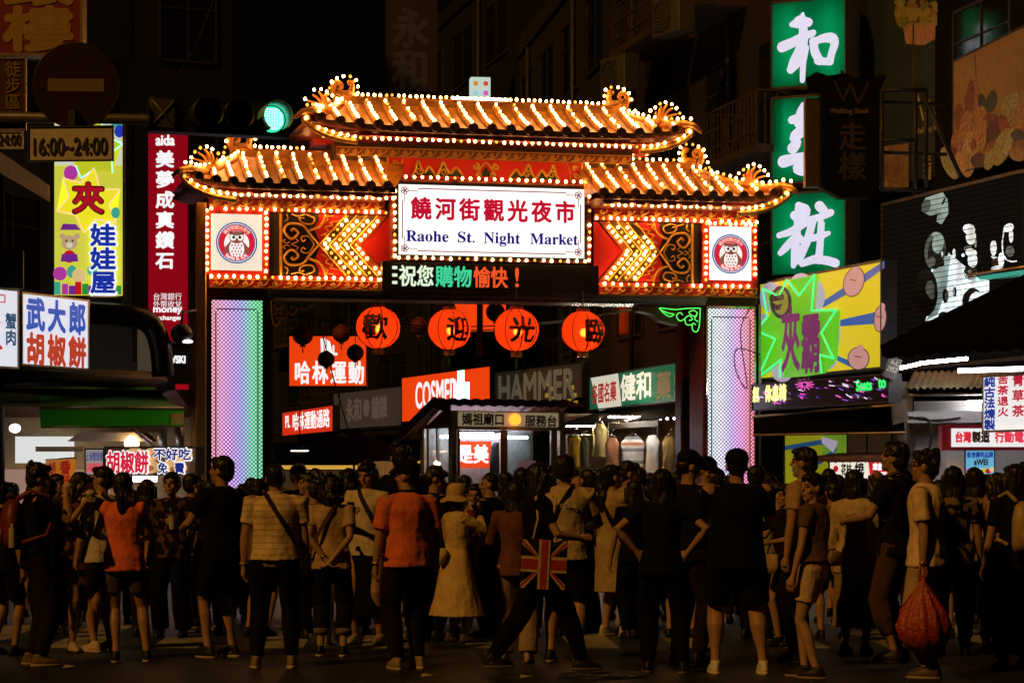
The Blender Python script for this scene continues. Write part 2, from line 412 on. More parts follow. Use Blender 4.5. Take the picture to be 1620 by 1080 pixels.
# owl panels
def owl_panel(cx, cw, label):
    uc = g(cx, -.1); hw = cw / 2 / 95.6; z0, z1 = 4.90, 5.80
    f = MB(); f.box(uc - hw - .12, uc + hw + .12, -.10, -.002, 4.835, 5.855)
    link('panel_frame', f, red_p, gate)
    p = link('emblem_panel', MB().box(-hw, hw, -.03, -.002, 0, z1 - z0), white_lit if cx > 800 else cream_lit, gate, (uc, -.102, z0)); p['label'] = label
    for x in (uc - hw - .07, uc + hw + .07): bulb_line((x, -.14, 4.90), (x, -.14, 5.84), 10)
    bulb_line((uc - hw, -.14, 5.845), (uc + hw, -.14, 5.845), 9, .3) if cx > 800 else None
    zc, R = .44, .335
    blue = emi('emblem_blue', hexc(20, 96, 160), .8); red = emi('emblem_red', hexc(214, 30, 58), .9); wh = emi('emblem_white', (.95, .9, .88), 1.0); br = emi('emblem_brown', hexc(150, 85, 72), .8); bk = emi('emblem_black', (.02, .02, .03), .3)
    pink = emi('emblem_pink', hexc(235, 190, 180), .9)
    e = MB(); y = -.031
    def D(i, x, z, rx, rz, k): e.m(i).add([(x + rx * cos(2 * pi * q / 28), y - k * .0012, z + rz * sin(2 * pi * q / 28)) for q in range(28)], [tuple(range(28))], False)
    D(0, 0, zc, R, R, 1); D(2, 0, zc, R * .93, R * .93, 2); D(0, 0, zc, R * .90, R * .90, 3); D(1, 0, zc, R * .86, R * .86, 4); D(2, 0, zc - .01, R * .60, R * .60, 5)
    # owl: wings, body, head, tufts, eyes, beak, belly marks
    def PG(i, pts, k): e.m(i).add([(x * R, y - k * .0012, zc + z * R) for x, z in pts], [tuple(range(len(pts)))], False)
    PG(3, [(-.28, .1), (-.55, -.2), (-.62, -.5), (-.3, -.55), (-.2, -.1)], 6); PG(3, [(.28, .1), (.2, -.1), (.3, -.55), (.62, -.5), (.55, -.2)], 6)
    D(2, 0, zc - .30 * R, .36 * R, .46 * R, 7); D(3, 0, zc + .26 * R, .36 * R, .30 * R, 8)
    PG(3, [(-.36, .62), (-.34, .25), (-.05, .45)], 9); PG(3, [(.36, .62), (.05, .45), (.34, .25)], 10)
    for s in (-1, 1): D(2, s * .17 * R, zc + .26 * R, .16 * R, .16 * R, 11); D(4, s * .15 * R, zc + .26 * R, .07 * R, .08 * R, 12); PG(4, [(s * .34, .50), (s * .32, .43), (s * .06, .33), (s * .06, .38)], 13)
    PG(4, [(-.06, .2), (.06, .2), (0, .05)], 14)
    for r_ in range(4):
        for q in range(4 - r_ % 2): D(3, (q - 1.5 + .5 * (r_ % 2)) * .15 * R, zc + (-.12 - .15 * r_) * R, .035 * R, .06 * R, 12)
    PG(1, [(-.6, -.55), (-.35, -.62), (0, -.68), (.35, -.62), (.6, -.55), (.5, -.72), (0, -.86), (-.5, -.72)], 15)
    em = link('owl_emblem', e, [blue, red, wh, br, bk], p)
    def arc(rad, a_span, up):
        return lambda X, Y, Z: (sin(X * a_span) * (rad + Z * up) , Y, zc + (cos(X * a_span) * (rad + Z * up)) * up)
    text('饒河街觀光夜市', p, (-1, -.035, 1, .035), pink, -.040, .003, xf=arc(R * .74, .95, 1))
    text('Raohe St. N.M.', p, (-1, -.028, 1, .028), wh, -.053, .003, xf=arc(R * .76, .72, -1))
owl_panel(374, 78, 'cream emblem panel with round owl badge'); owl_panel(1155, 70, 'bright white emblem panel with round owl badge')
# ornamental wing panels with chevrons, mirrored
def wing(pa, pb, sgn):
    ua, ub = g(pa, -.02), g(pb, -.02); L = abs(ub - ua); o = ua
    X = lambda t: o + sgn * t * L if True else 0       # t 0 = outer edge, 1 = beside the name board
    if sgn < 0: X = lambda t: ub - t * L
    z0, z1 = 4.85, 5.84; zm = (z0 + z1) / 2; hh = (z1 - z0) / 2
    b = MB(); v = -.03
    b.m(0).box(min(X(.0), X(1)), max(X(0), X(1)), v, -.002, z0, z1)                 # dark ground
    def PG(i, pts, k, th=.012): b.m(i).prism([(X(t), zm + q * hh) for t, q in pts], v - .004 - k * .006 - th, v - .004 - k * .006)
    PG(1, [(.34, -1), (.36, .0), (.34, 1), (.62, 1), (.40, .0), (.62, -1)], 0)
    for s in (1, -1): PG(1, [(.30, s * .55), (.36, 0), (.60, s * 1), (.37, s * 1)], 1 + (s < 0))
    # chevron bands
    cols = [2, 4, 2, 5]
    for k in range(4):
        t0 = .34 + k * .092; t1 = t0 + .092; w0 = .26
        for s in (1, -1):
            b.m(cols[k]).prism([(X(t0), zm), (X(t1), zm), (X(t1 + w0 - .02), zm + s * hh), (X(t0 + w0 - .02), zm + s * hh)], v - .03 - .004 * k, v - .012 - .004 * k)
            b.m(3).tube([(X(t0), v - .042, zm), (X(t0 + w0 - .02), v - .042, zm + s * hh)], .011, 5)
            for i in range(6):
                q = (i + (.0 if s > 0 else .5) + .15) / 6.4
                tt = t0 + .045 + (w0 - .02) * q; BULBS.append((Vector((X(tt), v - .075, zm + s * hh * q)), random.random() > .2))
    b.m(1)
    b.prism([(X(.71), zm), (X(.96), zm - hh * .98), (X(1.0), zm - hh * .98), (X(1.0), zm + hh * .98), (X(.96), zm + hh * .98)], v - .02, v - .004)
    # gilt border strip beside the owl panel
    b.m(3).box(min(X(.0), X(.022)), max(X(.0), X(.022)), v - .03, v - .001, z0, z1)
    # gold scrollwork
    b.m(3)
    def T(pts, r, k=8): b.tube(bez([(X(t), v - .03, zm + q * hh) for t, q in pts], k), r, 5)
    for s in (1, -1):
        T([(.34, 0), (.27, s * .30), (.20, s * .62), (.08, s * .66), (.04, s * .42), (.10, s * .18), (.16, s * .36), (.12, s * .5), (.10, s * .42)], .021)
        T([(.30, 0), (.25, s * .26), (.19, s * .24), (.20, s * .10), (.225, s * .16)], .012)
        T([(.10, 0.0), (.16, s * .10), (.14, s * .18)], .010)
        T([(.26, s * .46), (.34, s * .58), (.38, s * .78), (.40, s * 1.0)], .021)
        T([(.23, s * .98), (.30, s * .86), (.28, s * .68), (.20, s * .70), (.17, s * .86), (.215, s * .86)], .014)
        T([(.06, s * .98), (.07, s * .82), (.04, s * .74)], .011); T([(.10, s * .98), (.16, s * .92), (.22, s * .98)], .012)
        T([(.05, s * .16), (.03, s * .10), (.06, s * .03), (.09, s * .08)], .010)
        T([(.36, s * .30), (.42, s * .44), (.40, s * .58), (.46, s * .66), (.44, s * .74), (.52, s * .80), (.60, s * .97)], .010)
        T([(.38, s * .12), (.42, s * .28), (.38, s * .36)], .009); T([(.42, s * .44), (.48, s * .52), (.46, s * .60)], .009); T([(.38, s * .74), (.42, s * .84), (.40, s * .92), (.47, s * .95)], .009)
    link('chevron_panel', b, [dark_p, red_bright, mat('chevron_brown', (.06, .028, .008), .4, var=.3), gold_line, mat('chevron_gold', (.15, .07, .012), .4, var=.3), mat('chevron_orange', (.22, .045, .008), .4, var=.3)], gate)
wing(442, 622, 1); wing(938, 1096, -1)
# dark gap with gilt strips between chevrons and owl panels is the body itself
# name board
ns_u0, ns_u1 = g(620, -.35), g(936, -.35); nz0, nz1 = 5.11, 6.42
nb = MB(); nb.box(ns_u0, ns_u1, -.33, .0, nz0, nz1); fr = link('name_board_case', nb, darkred, gate)
iu0, iu1 = g(631, -.38), g(925, -.38); iz0, iz1 = 5.19, 6.33
ic = (iu0 + iu1) / 2; iw = iu1 - iu0; ih = iz1 - iz0
t = MB(); t.box(iu0 - .05, iu1 + .05, -.36, -.331, iz1, iz1 + .05).box(iu0 - .05, iu1 + .05, -.36, -.331, iz0 - .05, iz0).box(iu0 - .05, iu0, -.36, -.331, iz0, iz1).box(iu1, iu1 + .05, -.36, -.331, iz0, iz1)
link('inner_rim', t, black_m, gate)
nf = link('name_board', MB().box(-iw / 2, iw / 2, -.02, -.0, 0, ih), white_lit, gate, (ic, -.333, iz0))
crim = emi('crimson_letter', hexc(190, 10, 50), .85, (.3, .003, .02)); navy = emi('navy_letter', hexc(10, 15, 130), .8, (.003, .004, .1)); maroon = emi('maroon_line', hexc(110, 20, 45), .8)
text('饒河街觀光夜市', nf, (-iw * .445, ih * .50, iw * .46, ih * .83), crim, -.022, .013, gap=.13)
def mserif(s):
    o = ''
    for c in s:
        o += chr(0x1D400 + ord(c) - 65) if 'A' <= c <= 'Z' else chr(0x1D41A + ord(c) - 97) if 'a' <= c <= 'z' else c
    return o
for wrd, a, b_ in (('Raohe', .04, .265), ('St.', .315, .405), ('Night', .455, .65), ('Market', .705, .965)):
    text(mserif(wrd), nf, ((a - .5) * iw, ih * (.145 if wrd == 'Night' else .19), (b_ - .5) * iw, ih * .345), navy, -.022, .003)
ln = MB(); q = .055
for x in (-iw / 2 + q, iw / 2 - q - .016): ln.box(x, x + .016, -.027, -.021, ih * .22, ih * .78)
for z in (q, ih - q - .016): ln.box(-iw * .40, iw * .40, -.027, -.021, z, z + .016)
for sx in (-1, 1):
    for sz in (0, 1):
        cx, cz = sx * (iw / 2 - .1), (.1 if not sz else ih - .1)
        for k in range(5): ln.tube(spiral(cx + .035 * cos(k * 1.257), cz + .035 * sin(k * 1.257), .026, 1, 0, -.024, 1, 10, 1.), .007, 4)
        ln.tube([(cx + sx * .0, -.024, cz + (.06 if not sz else -.06)), (cx, -.024, cz + (.2 if not sz else -.2))], .006, 4); ln.tube([(cx - sx * .06, -.024, cz), (cx - sx * .22, -.024, cz)], .006, 4)
link('printed_border', ln, maroon, nf)
bulb_path([(ns_u0 + .045, -.37, nz0 + .05), (ns_u0 + .045, -.37, nz1 - .04), ], .118, .16); bulb_path([(ns_u1 - .045, -.37, nz0 + .05), (ns_u1 - .045, -.37, nz1 - .1)], .118, .16)
bulb_line((ns_u0 + .1, -.37, nz1 + .03), (ns_u1 - .05, -.37, nz1 + .03), 25, .12); bulb_line((ns_u0 + .12, -.37, nz0 + .03), (ns_u1 - .12, -.37, nz0 + .03), 23, .2)
# scrolling message board
lu0, lu1 = g(604, -.3), g(946, -.3)
lb_ = link('message_board', MB().box(-(lu1 - lu0) / 2, (lu1 - lu0) / 2, -.0, .3, 0, .47), mat('led_board_black', (.012, .011, .01), .35, var=.2), gate, ((lu0 + lu1) / 2, -.34, 4.61))
def dotmat(name, col, st, P=.0165):
    m = bpy.data.materials.new(name); m.use_nodes = True; nt = m.node_tree; b = nt.nodes['Principled BSDF']
    tc = nt.nodes.new('ShaderNodeTexCoord'); mp = nt.nodes.new('ShaderNodeVectorMath'); mp.operation = 'SCALE'; mp.inputs['Scale'].default_value = 1 / P
    fr = nt.nodes.new('ShaderNodeVectorMath'); fr.operation = 'FRACTION'; ds = nt.nodes.new('ShaderNodeVectorMath'); ds.operation = 'DISTANCE'; ds.inputs[1].default_value = (.5, 0, .5)
    mu = nt.nodes.new('ShaderNodeVectorMath'); mu.operation = 'MULTIPLY'; mu.inputs[1].default_value = (1, 0, 1)
    lt = nt.nodes.new('ShaderNodeMath'); lt.operation = 'LESS_THAN'; lt.inputs[1].default_value = .47; ml = nt.nodes.new('ShaderNodeMath'); ml.operation = 'MULTIPLY'; ml.inputs[1].default_value = st
    L = nt.links.new; L(tc.outputs['Object'], mp.inputs[0]); L(mp.outputs[0], fr.inputs[0]); L(fr.outputs[0], mu.inputs[0]); L(mu.outputs[0], ds.inputs[0]); L(ds.outputs['Value'], lt.inputs[0]); L(lt.outputs[0], ml.inputs[0])
    b.inputs['Base Color'].default_value = (.02, .02, .02, 1); b.inputs['Emission Color'].default_value = (*col, 1); L(ml.outputs[0], b.inputs['Emission Strength']); return m
dw, dg_, dr = dotmat('led_white', (.85, 1, .75), 1.3), dotmat('led_green', (.06, .85, .42), 1.1), dotmat('led_red', (1, .10, .02), 1.3)
lw = lu1 - lu0
text('祝您', lb_, (-lw * .5 + lw * .075, .06, -lw * .5 + lw * .235, .42), dw, -.004, .008); text('購物', lb_, (-lw * .5 + lw * .24, .06, -lw * .5 + lw * .41, .42), dg_, -.004, .008)
text('愉快', lb_, (-lw * .5 + lw * .415, .06, -lw * .5 + lw * .575, .42), dr, -.004, .008); text('!', lb_, (-lw * .5 + lw * .61, .09, -lw * .5 + lw * .625, .40), dr, -.004, .006)
pd = MB()
for z in (.10, .22, .34): pd.box(-lw * .5 + lw * .045, -lw * .5 + lw * .068, -.006, -.002, z, z + .05)
link('lettering', pd, dw, lb_)

# tower between the lower roofs and the upper roof
tw = MB(); tu0, tu1 = g(527), g(1001); tw.box(tu0, tu1, -.0, .7, 6.165, 7.12)
link('tower_body', tw, mat('tower_brown', (.07, .03, .012), .5, var=.3), gate)
tb2 = MB(); tb2.box(g(500), g(1030), .02, .68, 7.0, 7.25); link('upper_fascia', tb2, red_p, gate)
scroll_band('scroll_moulding', tu0 + .05, tu1 - .05, -.06, 6.82, 6.94, mat('brown_moulding', (.2, .07, .02), .5), .2)
# painted frieze above the name board
fb = MB(); fu0, fu1 = g(613, -.06), g(921, -.06); fz0, fz1 = 6.47, 6.80; fb.m(0).box(fu0, fu1, -.06, -.002, fz0, fz1)
fb.m(2); fw = fu1 - fu0; fm = (fu0 + fu1) / 2
green_in = 3
for s in (-1, 1):
    for (c, r) in ((.20, .14), (.33, .12)):
        xc = fm + s * fw * c
        fb.m(3).prism([(xc - s * r * 1.9, fz0 + .05), (xc - s * r * .9, fz0 + .17), (xc - s * r * .2, fz0 + .11), (xc + s * r * .4, fz0 + .24), (xc + s * r * 1.0, fz0 + .10), (xc + s * r * 1.4, fz0 + .04)], -.072, -.0605)
        fb.m(2)
        fb.tube(bez([(xc - s * r * 2, -.075, fz0 + .04), (xc - s * r * 1.1, -.075, fz0 + .19), (xc - s * r * .5, -.075, fz0 + .10), (xc, -.075, fz0 + .16), (xc + s * r * .5, -.075, fz0 + .28), (xc + s * r * .9, -.075, fz0 + .12), (xc + s * r * 1.5, -.075, fz0 + .03)], 7), .023, 5)
        fb.tube(spiral(xc + s * r * .3, fz0 + .12, .07, 1.3, 0, -.078, s, 18), .016, 5)
    fb.tube(spiral(fm + s * .17, fz0 + .22, .06, 1.4, pi / 2, -.078, s, 20), .020, 5); fb.tube(spiral(fm + s * .13, fz0 + .09, .05, 1.4, -pi / 2, -.078, -s, 20), .020, 5)
    fb.tube(spiral(fm + s * (fw / 2 - .13), fz0 + .24, .05, 1.4, 0, -.078, s, 20), .020, 5); fb.tube(spiral(fm + s * (fw / 2 - .1), fz0 + .12, .055, 1.4, 0, -.078, -s, 20), .020, 5)
    fb.tube([(fm + s * (fw / 2 - .22), -.075, fz0), (fm + s * (fw / 2 - .2), -.075, fz0 + .16), (fm + s * (fw / 2 - .26), -.075, fz1)], .010, 5)
    fb.box(fm + s * fw / 2 - .012, fm + s * fw / 2 + .012, -.08, -.061, fz0, fz1)
fb.tube(bez([(fm - .16, -.075, fz0 + .05), (fm - .09, -.075, fz0 + .2), (fm, -.075, fz0 + .29), (fm + .09, -.075, fz0 + .2), (fm + .16, -.075, fz0 + .05)], 6), .018, 5)
fb.m(3).prism([(fm - .1, fz0 + .06), (fm + .1, fz0 + .06), (fm, fz0 + .24)], -.072, -.0605)
link('painted_frieze', fb, [red_bright, gold_line, gold_line, mat('frieze_green', (.02, .05, .02), .5)], gate)

# roofs
def roof(ur0, ur1, ue0, ue1, zr, ze, run, hipL, hipR, pitch, nb, finL, finR, px0):
    root_v0 = 0.02
    def zf(u, t):
        z = zr + (ze - zr) * (1.28 * t - .28 * t * t)
        mid = (ue0 + ue1) / 2; hw = (ue1 - ue0) / 2; e = (u - mid) / hw
        if (e < 0 and hipL) or (e > 0 and hipR): z += .10 * abs(e) ** 9 * t + .03 * abs(e) ** 3 * t
        return z
    def ext(t): return ur0 + (ue0 - ur0) * t ** 1.15, ur1 + (ue1 - ur1) * t ** 1.15
    m = MB(); NS, NT = 48, 8; m.smooth = True
    for sgn in (-1, 1):
        vs = []
        for j in range(NT + 1):
            t = j / NT; a, b = ext(t)
            for i in range(NS + 1):
                u = a + (b - a) * i / NS; vs.append((u, .35 + sgn * (.35 + run * t), zf(u, t)))
        m.add(vs, [(j * (NS + 1) + i, j * (NS + 1) + i + 1, (j + 1) * (NS + 1) + i + 1, (j + 1) * (NS + 1) + i)[::(1 if sgn > 0 else -1)] for j in range(NT) for i in range(NS)], True)
    # close the hipped ends and the underside
    for side in (0, 1):
        vs = []
        for j in range(NT + 1):
            t = j / NT; u = ext(t)[side]; vs += [(u, .35 - (.35 + run * t), zf(u, t)), (u, .35 + (.35 + run * t), zf(u, t))]
        m.add(vs, [(2 * j, 2 * j + 1, 2 * j + 3, 2 * j + 2) for j in range(NT)], True)
    m.m(1); a, b = ext(1); n = NS; vs = []
    for i in range(n + 1):
        u = a + (b - a) * i / n; z = zf(u, 1)
        vs += [(u, .35 - (.35 + run), z - .002), (u, .35 - (.35 + run), z - .09), (u, .35 - (.05 + .3 * run), z - .15), (u, .35 + (.35 + run), z - .09)]
    m.add(vs, [q for i in range(n) for q in ((4 * i, 4 * i + 4, 4 * i + 5, 4 * i + 1), (4 * i + 1, 4 * i + 5, 4 * i + 6, 4 * i + 2), (4 * i + 2, 4 * i + 6, 4 * i + 7, 4 * i + 3))], False)
    rf = link('tiled_roof', m, [tile, darkred], gate)
    # rib tiles with end discs and drip tiles between them
    rb = MB(); nr = int((ue1 - ue0) / pitch)
    for i in range(nr + 1):
        u = ue0 + (ue1 - ue0) * (i + .5) / (nr + 1); t0 = 0.
        for k in range(60):
            t0 = k / 60; a, b = ext(t0)
            if a <= u <= b: break
        pts = [(u, -run * (t0 + (1 - t0) * q / 9), zf(u, t0 + (1 - t0) * q / 9) + .02) for q in range(10)]
        rb.m(0).tube(pts, [.052 + (.012 if q % 2 else 0) for q in range(10)], 8)
        zz = zf(u, 1)
        rb.m(1).cyl((u, -run - .06, zz + .005), .082, .07, 14, 'y'); rb.tube([(u + .055 * cos(w * pi / 5), -run - .065, zz + .005 + .055 * sin(w * pi / 5)) for w in range(10)], .009, 4, True)
        un = u + (ue1 - ue0) / (nr + 1)
        if i < nr:
            um = (u + un) / 2; z2 = zf(um, 1); w2 = (un - u) / 2 - .05
            rb.m(1).prism([(um - w2, z2 + .0), (um + w2, z2 + .0), (um + w2 * .6, z2 - .07), (um, z2 - .10), (um - w2 * .6, z2 - .07)], -run - .03, -run - .005)
            rb.m(2).box(um - w2 * 1.0, um + w2 * 1.0, -run + .12, -run + .32, z2 - .165, z2 - .125)
        if 1 - t0 > .12:
            k = max(2, int(nb * (1 - t0) + .5))
            for q in range(k):
                t = t0 + .04 + (1 - t0 - .12) * q / (k - 1); BULBS.append((Vector((u, -run * t, zf(u, t) + .098)), random.random() > .14))
    link('rib_tiles', rb, [tile, tile_dark, mat('eave_block', (.5, .2, .05), .5)], rf)
    # ridge
    rd = MB(); rd.m(0).bevbox(ur0 - .02, ur1 + .02, .22, .48, zr - .06, zr + .13, .02); rd.bevbox(ur0 - .04, ur1 + .04, .19, .51, zr + .131, zr + .165, .02)
    for side, hip in ((0, hipL), (1, hipR)):
        if not hip: continue
        pts = []
        for j in range(11):
            t = j / 10; u = ext(t)[side]; pts.append((u, -run * t + (0.35 * (1 - t)), zf(u, t) + .07))
        s = -1 if side == 0 else 1
        e = pts[-1]; pts += [(e[0] + s * .14, e[1] - .06, e[2] - .03), (e[0] + s * .28, e[1] - .1, e[2] - .14)]
        rd.tube(pts, [.075] * 9 + [.07, .06, .05, .03], 8)
        bulb_path([(p[0], p[1] - .09, p[2] + .09) for p in pts[1:-1]], .13, .2)
    link('ridge', rd, tile, rf)
    for side, fin, hip in ((0, finL, hipL), (1, finR, hipR)):
        s = -1 if side == 0 else 1
        if fin:
            uc = (ur0, ur1)[side]; f = MB(); f.smooth = True
            zb = zr + .12; c = uc - s * .02
            f.rings([(c, .35, zb - .06, .20, .1), (c, .35, zb + .04, .19, .11), (c - s * .02, .35, zb + .14, .16, .09)], 12)
            f.tube(bez([(c + s * .13, .33, zb + .02), (c + s * .19, .32, zb + .16), (c + s * .13, .31, zb + .27), (c + s * .05, .31, zb + .22), (c + s * .08, .31, zb + .15), (c + s * .12, .31, zb + .18)], 6), [.065 - .04 * i / 30 for i in range(31)], 8)
            f.tube(bez([(c - s * .1, .33, zb + .1), (c - s * .13, .32, zb + .22), (c - s * .07, .31, zb + .28), (c - s * .17, .31, zb + .3)], 6), [.055 - .03 * i / 18 for i in range(19)], 8)
            for q in range(3): f.tube(bez([(c - s * .12 + s * .1 * q, .25, zb - .02), (c - s * .1 + s * .1 * q, .22, zb + .05), (c - s * .04 + s * .1 * q, .24, zb + .08)], 4), .018, 6)
            link('ridge_finial', f, tile, rf)
            bulb_path([(c - s * .22, .28, zb + .1), (c - s * .22, .28, zb + .3), (c - s * .12, .28, zb + .37), (c + s * .1, .28, zb + .36), (c + s * .24, .28, zb + .26), (c + s * .27, .28, zb + .1), (c + s * .3, .2, zb - .04)], .115, .2)
        if hip:
            # upturned corner flourish of flames half way down the hip and the curled eave end
            t = .62; u = ext(t)[side]; z = zf(u, t) + .1; v = -run * t; f = MB(); f.smooth = True
            for q, (dx, dz, r) in enumerate([(.02, .24, .03), (.12, .27, .032), (.22, .22, .03), (.30, .12, .028), (-.07, .15, .025)]):
                f.tube(bez([(u + s * (.02 + q * .03), v - .02, z - .02), (u + s * (dx * .55), v - .03, z + dz * .6), (u + s * (dx + .02), v - .03, z + dz)], 5), [r * 1.5 - (r * 1.1) * i / 10 for i in range(11)], 7)
            f.ell((u + s * .08, v, z), (.19, .09, .07)); link('corner_flourish', f, tile, rf)
            bulb_path([(u - s * .16, v - .06, z + .15), (u - s * .04, v - .06, z + .24), (u + s * .08, v - .06, z + .31), (u + s * .2, v - .06, z + .29), (u + s * .32, v - .06, z + .19), (u + s * .4, v - .06, z + .06)], .105, .2)
            ue = ext(1)[side]; ze_ = zf(ue, 1); f2 = MB(); f2.smooth = True
            f2.tube(bez([(ue - s * .75, -run + .02, ze_ - .40), (ue - s * .4, -run - .0, ze_ - .36), (ue - s * .1, -run - .02, ze_ - .26), (ue + s * .12, -run - .03, ze_ - .1), (ue + s * .10, -run - .03, ze_ - .0), (ue + s * .03, -run - .03, ze_ - .03), (ue + s * .05, -run - .03, ze_ - .09)], 6), [.05 - .03 * i / 36 for i in range(37)], 7)
            f2.tube(bez([(ue - s * .6, -run + .03, ze_ - .31), (ue - s * .3, -run, ze_ - .25), (ue + s * .02, -run, ze_ - .13)], 6), .03, 6)
            link('eave_scroll', f2, gold, rf)
            bulb_path([(ue - s * .7, -run - .06, ze_ - .33), (ue - s * .4, -run - .06, ze_ - .29), (ue - s * .12, -run - .06, ze_ - .2), (ue + s * .1, -run - .06, ze_ - .05), (ue + s * .16, -run - .06, ze_ + .1)], .12, .2)
    return zf
RUN = 1.05
# lower roofs left and right, then the upper roof
roof(g(384), g(640), g(300, -RUN), g(626, -RUN), 6.74, 6.20, RUN, True, False, .275, 7, True, False, 0)
roof(g(915), g(1104), g(942, -RUN), g(1236, -RUN), 6.74, 6.20, RUN, False, True, .275, 7, False, True, 0)
roof(g(548), g(985), g(492, -RUN), g(1082, -RUN), 7.66, 7.17, RUN, True, True, .31, 7, True, True, 0)
for (a, b_, z, n) in ((338, 622, 6.03, 27), (958, 1196, 6.03, 24), (512, 1062, 6.985, 50)):
    bulb_line((g(a, -.9), -.9, z), (g(b_, -.9), -.9, z), n, .1)
    link('eave_bulb_rail', MB().box(g(a - 4, -.9), g(b_ + 4, -.9), -.93, -.87, z + .035, z + .075), red_p, gate)
bulb_line((g(556, .2), .3, 7.87), (g(976, .2), .3, 7.87), 46, .12)
bulb_line((g(404, .2), .3, 6.955), (g(480, .2), .3, 6.955), 9, .3); bulb_line((g(1004, .2), .3, 6.955), (g(1090, .2), .3, 6.955), 9, .2)
# corner brackets under the beam: one unlit gilt, one green neon
def bracket(px, s, m, r):
    b = MB(); u = g(px, -.1); z = 4.44
    def T(p, k=6): b.tube(bez([(u + s * x, -.1, z + q) for x, q in p], k), r, 5)
    T([(0, -.02), (.02, -.32), (.07, -.42), (.14, -.38), (.13, -.28), (.08, -.30)]); T([(.0, -.02), (.25, -.03), (.45, -.05), (.72, -.03), (.60, -.10), (.46, -.13)])
    T([(.14, -.30), (.24, -.30), (.27, -.2), (.19, -.15), (.14, -.21), (.2, -.23)]); T([(.27, -.2), (.36, -.24), (.42, -.16), (.36, -.1), (.31, -.14)]); T([(.05, -.1), (.12, -.06), (.2, -.1), (.1, -.16), (.05, -.1)])
    T([(.46, -.13), (.54, -.17), (.66, -.1), (.72, -.03)]); T([(.04, -.25), (.1, -.2), (.06, -.14)])
    return link('corner_bracket', b, m, gate)
bracket(429, 1, gold2, .011)['label'] = 'unlit gilt corner bracket'
bracket(1108, -1, emi('neon_green', (.10, .9, .12), 1.1), .010)['label'] = 'green neon corner bracket'
corb = MB(); corb.prism([(g(1078), 4.46), (g(1012), 4.46), (g(1016), 4.38), (g(1040), 4.32), (g(1050), 4.22), (g(1078), 4.14)], .15, .5); link('corbel', corb, mat('terracotta', (.25, .07, .02), .6), gate)

# bulbs: the hundred nearest are parts of their own, the rest one mass
BULBS = [(Vector((c.x + random.uniform(-.007, .007), c.y, c.z + random.uniform(-.007, .007))), on) for c, on in BULBS if random.random() > .02]
def bulb_geo(mb, c, on):
    q = random.uniform(.021, .026)
    mb.m(0 if on else 1); mb.ell(c, (q, q, q * 1.1), 8, 6)
    mb.m(2).cyl((c[0], c[1] + .025, c[2]), .020, .03, 8, 'y')
bulb_mats = [bulb_on, bulb_dim, gold2]
rot = Matrix.Rotation(GA, 4, 'Z')
order = sorted(range(len(BULBS)), key=lambda i: ((rot @ BULBS[i][0]) + GC).length)
b_on, b_dim = MB(), MB(); bulb_geo(b_on, (0, 0, 0), True); bulb_geo(b_dim, (0, 0, 0), False)
me_on, me_dim = b_on.mesh('bulb'), b_dim.mesh('bulb')
for me in (me_on, me_dim):
    for m_ in bulb_mats: me.materials.append(m_)
for i in order[:100]: link('bulb', me_on if BULBS[i][1] else me_dim, None, gate, BULBS[i][0])
rest = MB()
for i in order[100:]: bulb_geo(rest, BULBS[i][0], BULBS[i][1])
tag(link('bulb_strings', rest, bulb_mats, gate), None, None, kind='stuff')
print('BULBS', len(BULBS))
# pale box with four coloured dots and a strip light behind the ridge
r, w, h = sign('dotted_light_box', 'small pale lit box with four coloured dots above the roof ridge', 'light box', 745, 122, 156, 776, 122.6, 43)
link('case', MB().box(-w / 2, w / 2, 0, .3, 0, h), emi('pale_aqua_face', (.55, .72, .66), .8), r)
dm_ = [emi('dot_ochre', hexc(200, 140, 50), .9), emi('dot_red', hexc(205, 70, 40), .9), emi('dot_blue', hexc(140, 205, 215), .9), emi('dot_magenta', hexc(205, 80, 190), .9)]
for i, (x, z) in enumerate(((-.09, .27), (.09, .27), (-.09, .10), (.09, .10))): link('dot', MB().disc(x, z, .045, -.006, -.001, 20), dm_[i], r)
pl_ = MB(); pl_.box(-.05, .05, .1, .2, -h * 12, -.002); link('post', pl_, black_m, r)
r2, w2, h2 = sign('strip_light', 'row of white strip lights behind the roof ridge below the dotted box', 'light', 716, 152, 159, 804, 155, 41.6)
link('tube', MB().tube([(-w2 / 2, 0, .03), (w2 / 2, 0, .03)], .035, 10), emi('cool_tube', (.95, 1, 1), 3.5), r2)
link('support', MB().box(-w2 / 2, w2 / 2, .05, .09, -.6, .02).box(-.05, .05, .05, .09, -1.0, -.601), black_m, r2)

tag(link('cable', MB().tube(bez([W(1203, 560, 40.6), W(1166, 552, 40.4), W(1164, 585, 40.4), W(1182, 612, 40.4), W(1172, 520, 40.4), W(1200, 470, 40.6)], 8), .010, 5), mat('cable_black', (.012, .011, .010), .5)), 'loose black wire looping over the right light column', 'cable')
# ------------------------------------------------------------------ ground
asph = mat('asphalt', (.013, .012, .011), .55, var=.45, scale=.9, bump=.35)
gm = MB(); gm.add([(-220, -60, 0), (220, -60, 0), (220, 400, 0), (-220, 400, 0)], [(0, 1, 2, 3)], False)
structure('road', gm, asph)
paint = mat('road_paint', (.30, .28, .25), .6, var=.7, scale=3)
cw = MB()
for i in range(15):
    x = -6.3 + i * .98; y0 = 22.4; cw.add([(x, y0, .004), (x + .44, y0, .004), (x + .30, y0 + 3.4, .004), (x - .14, y0 + 3.4, .004)], [(0, 1, 2, 3)], False)
structure('crosswalk_marking', cw, paint)
mc = MB()
for r_ in (.34, .30, .2, .1): mc.tube([(.72 + r_ * cos(k * pi / 16), 19.3 + r_ * sin(k * pi / 16), .006) for k in range(32)], .008, 5, True)
mc.cyl((.72, 19.3, .001), .36, .005, 32)
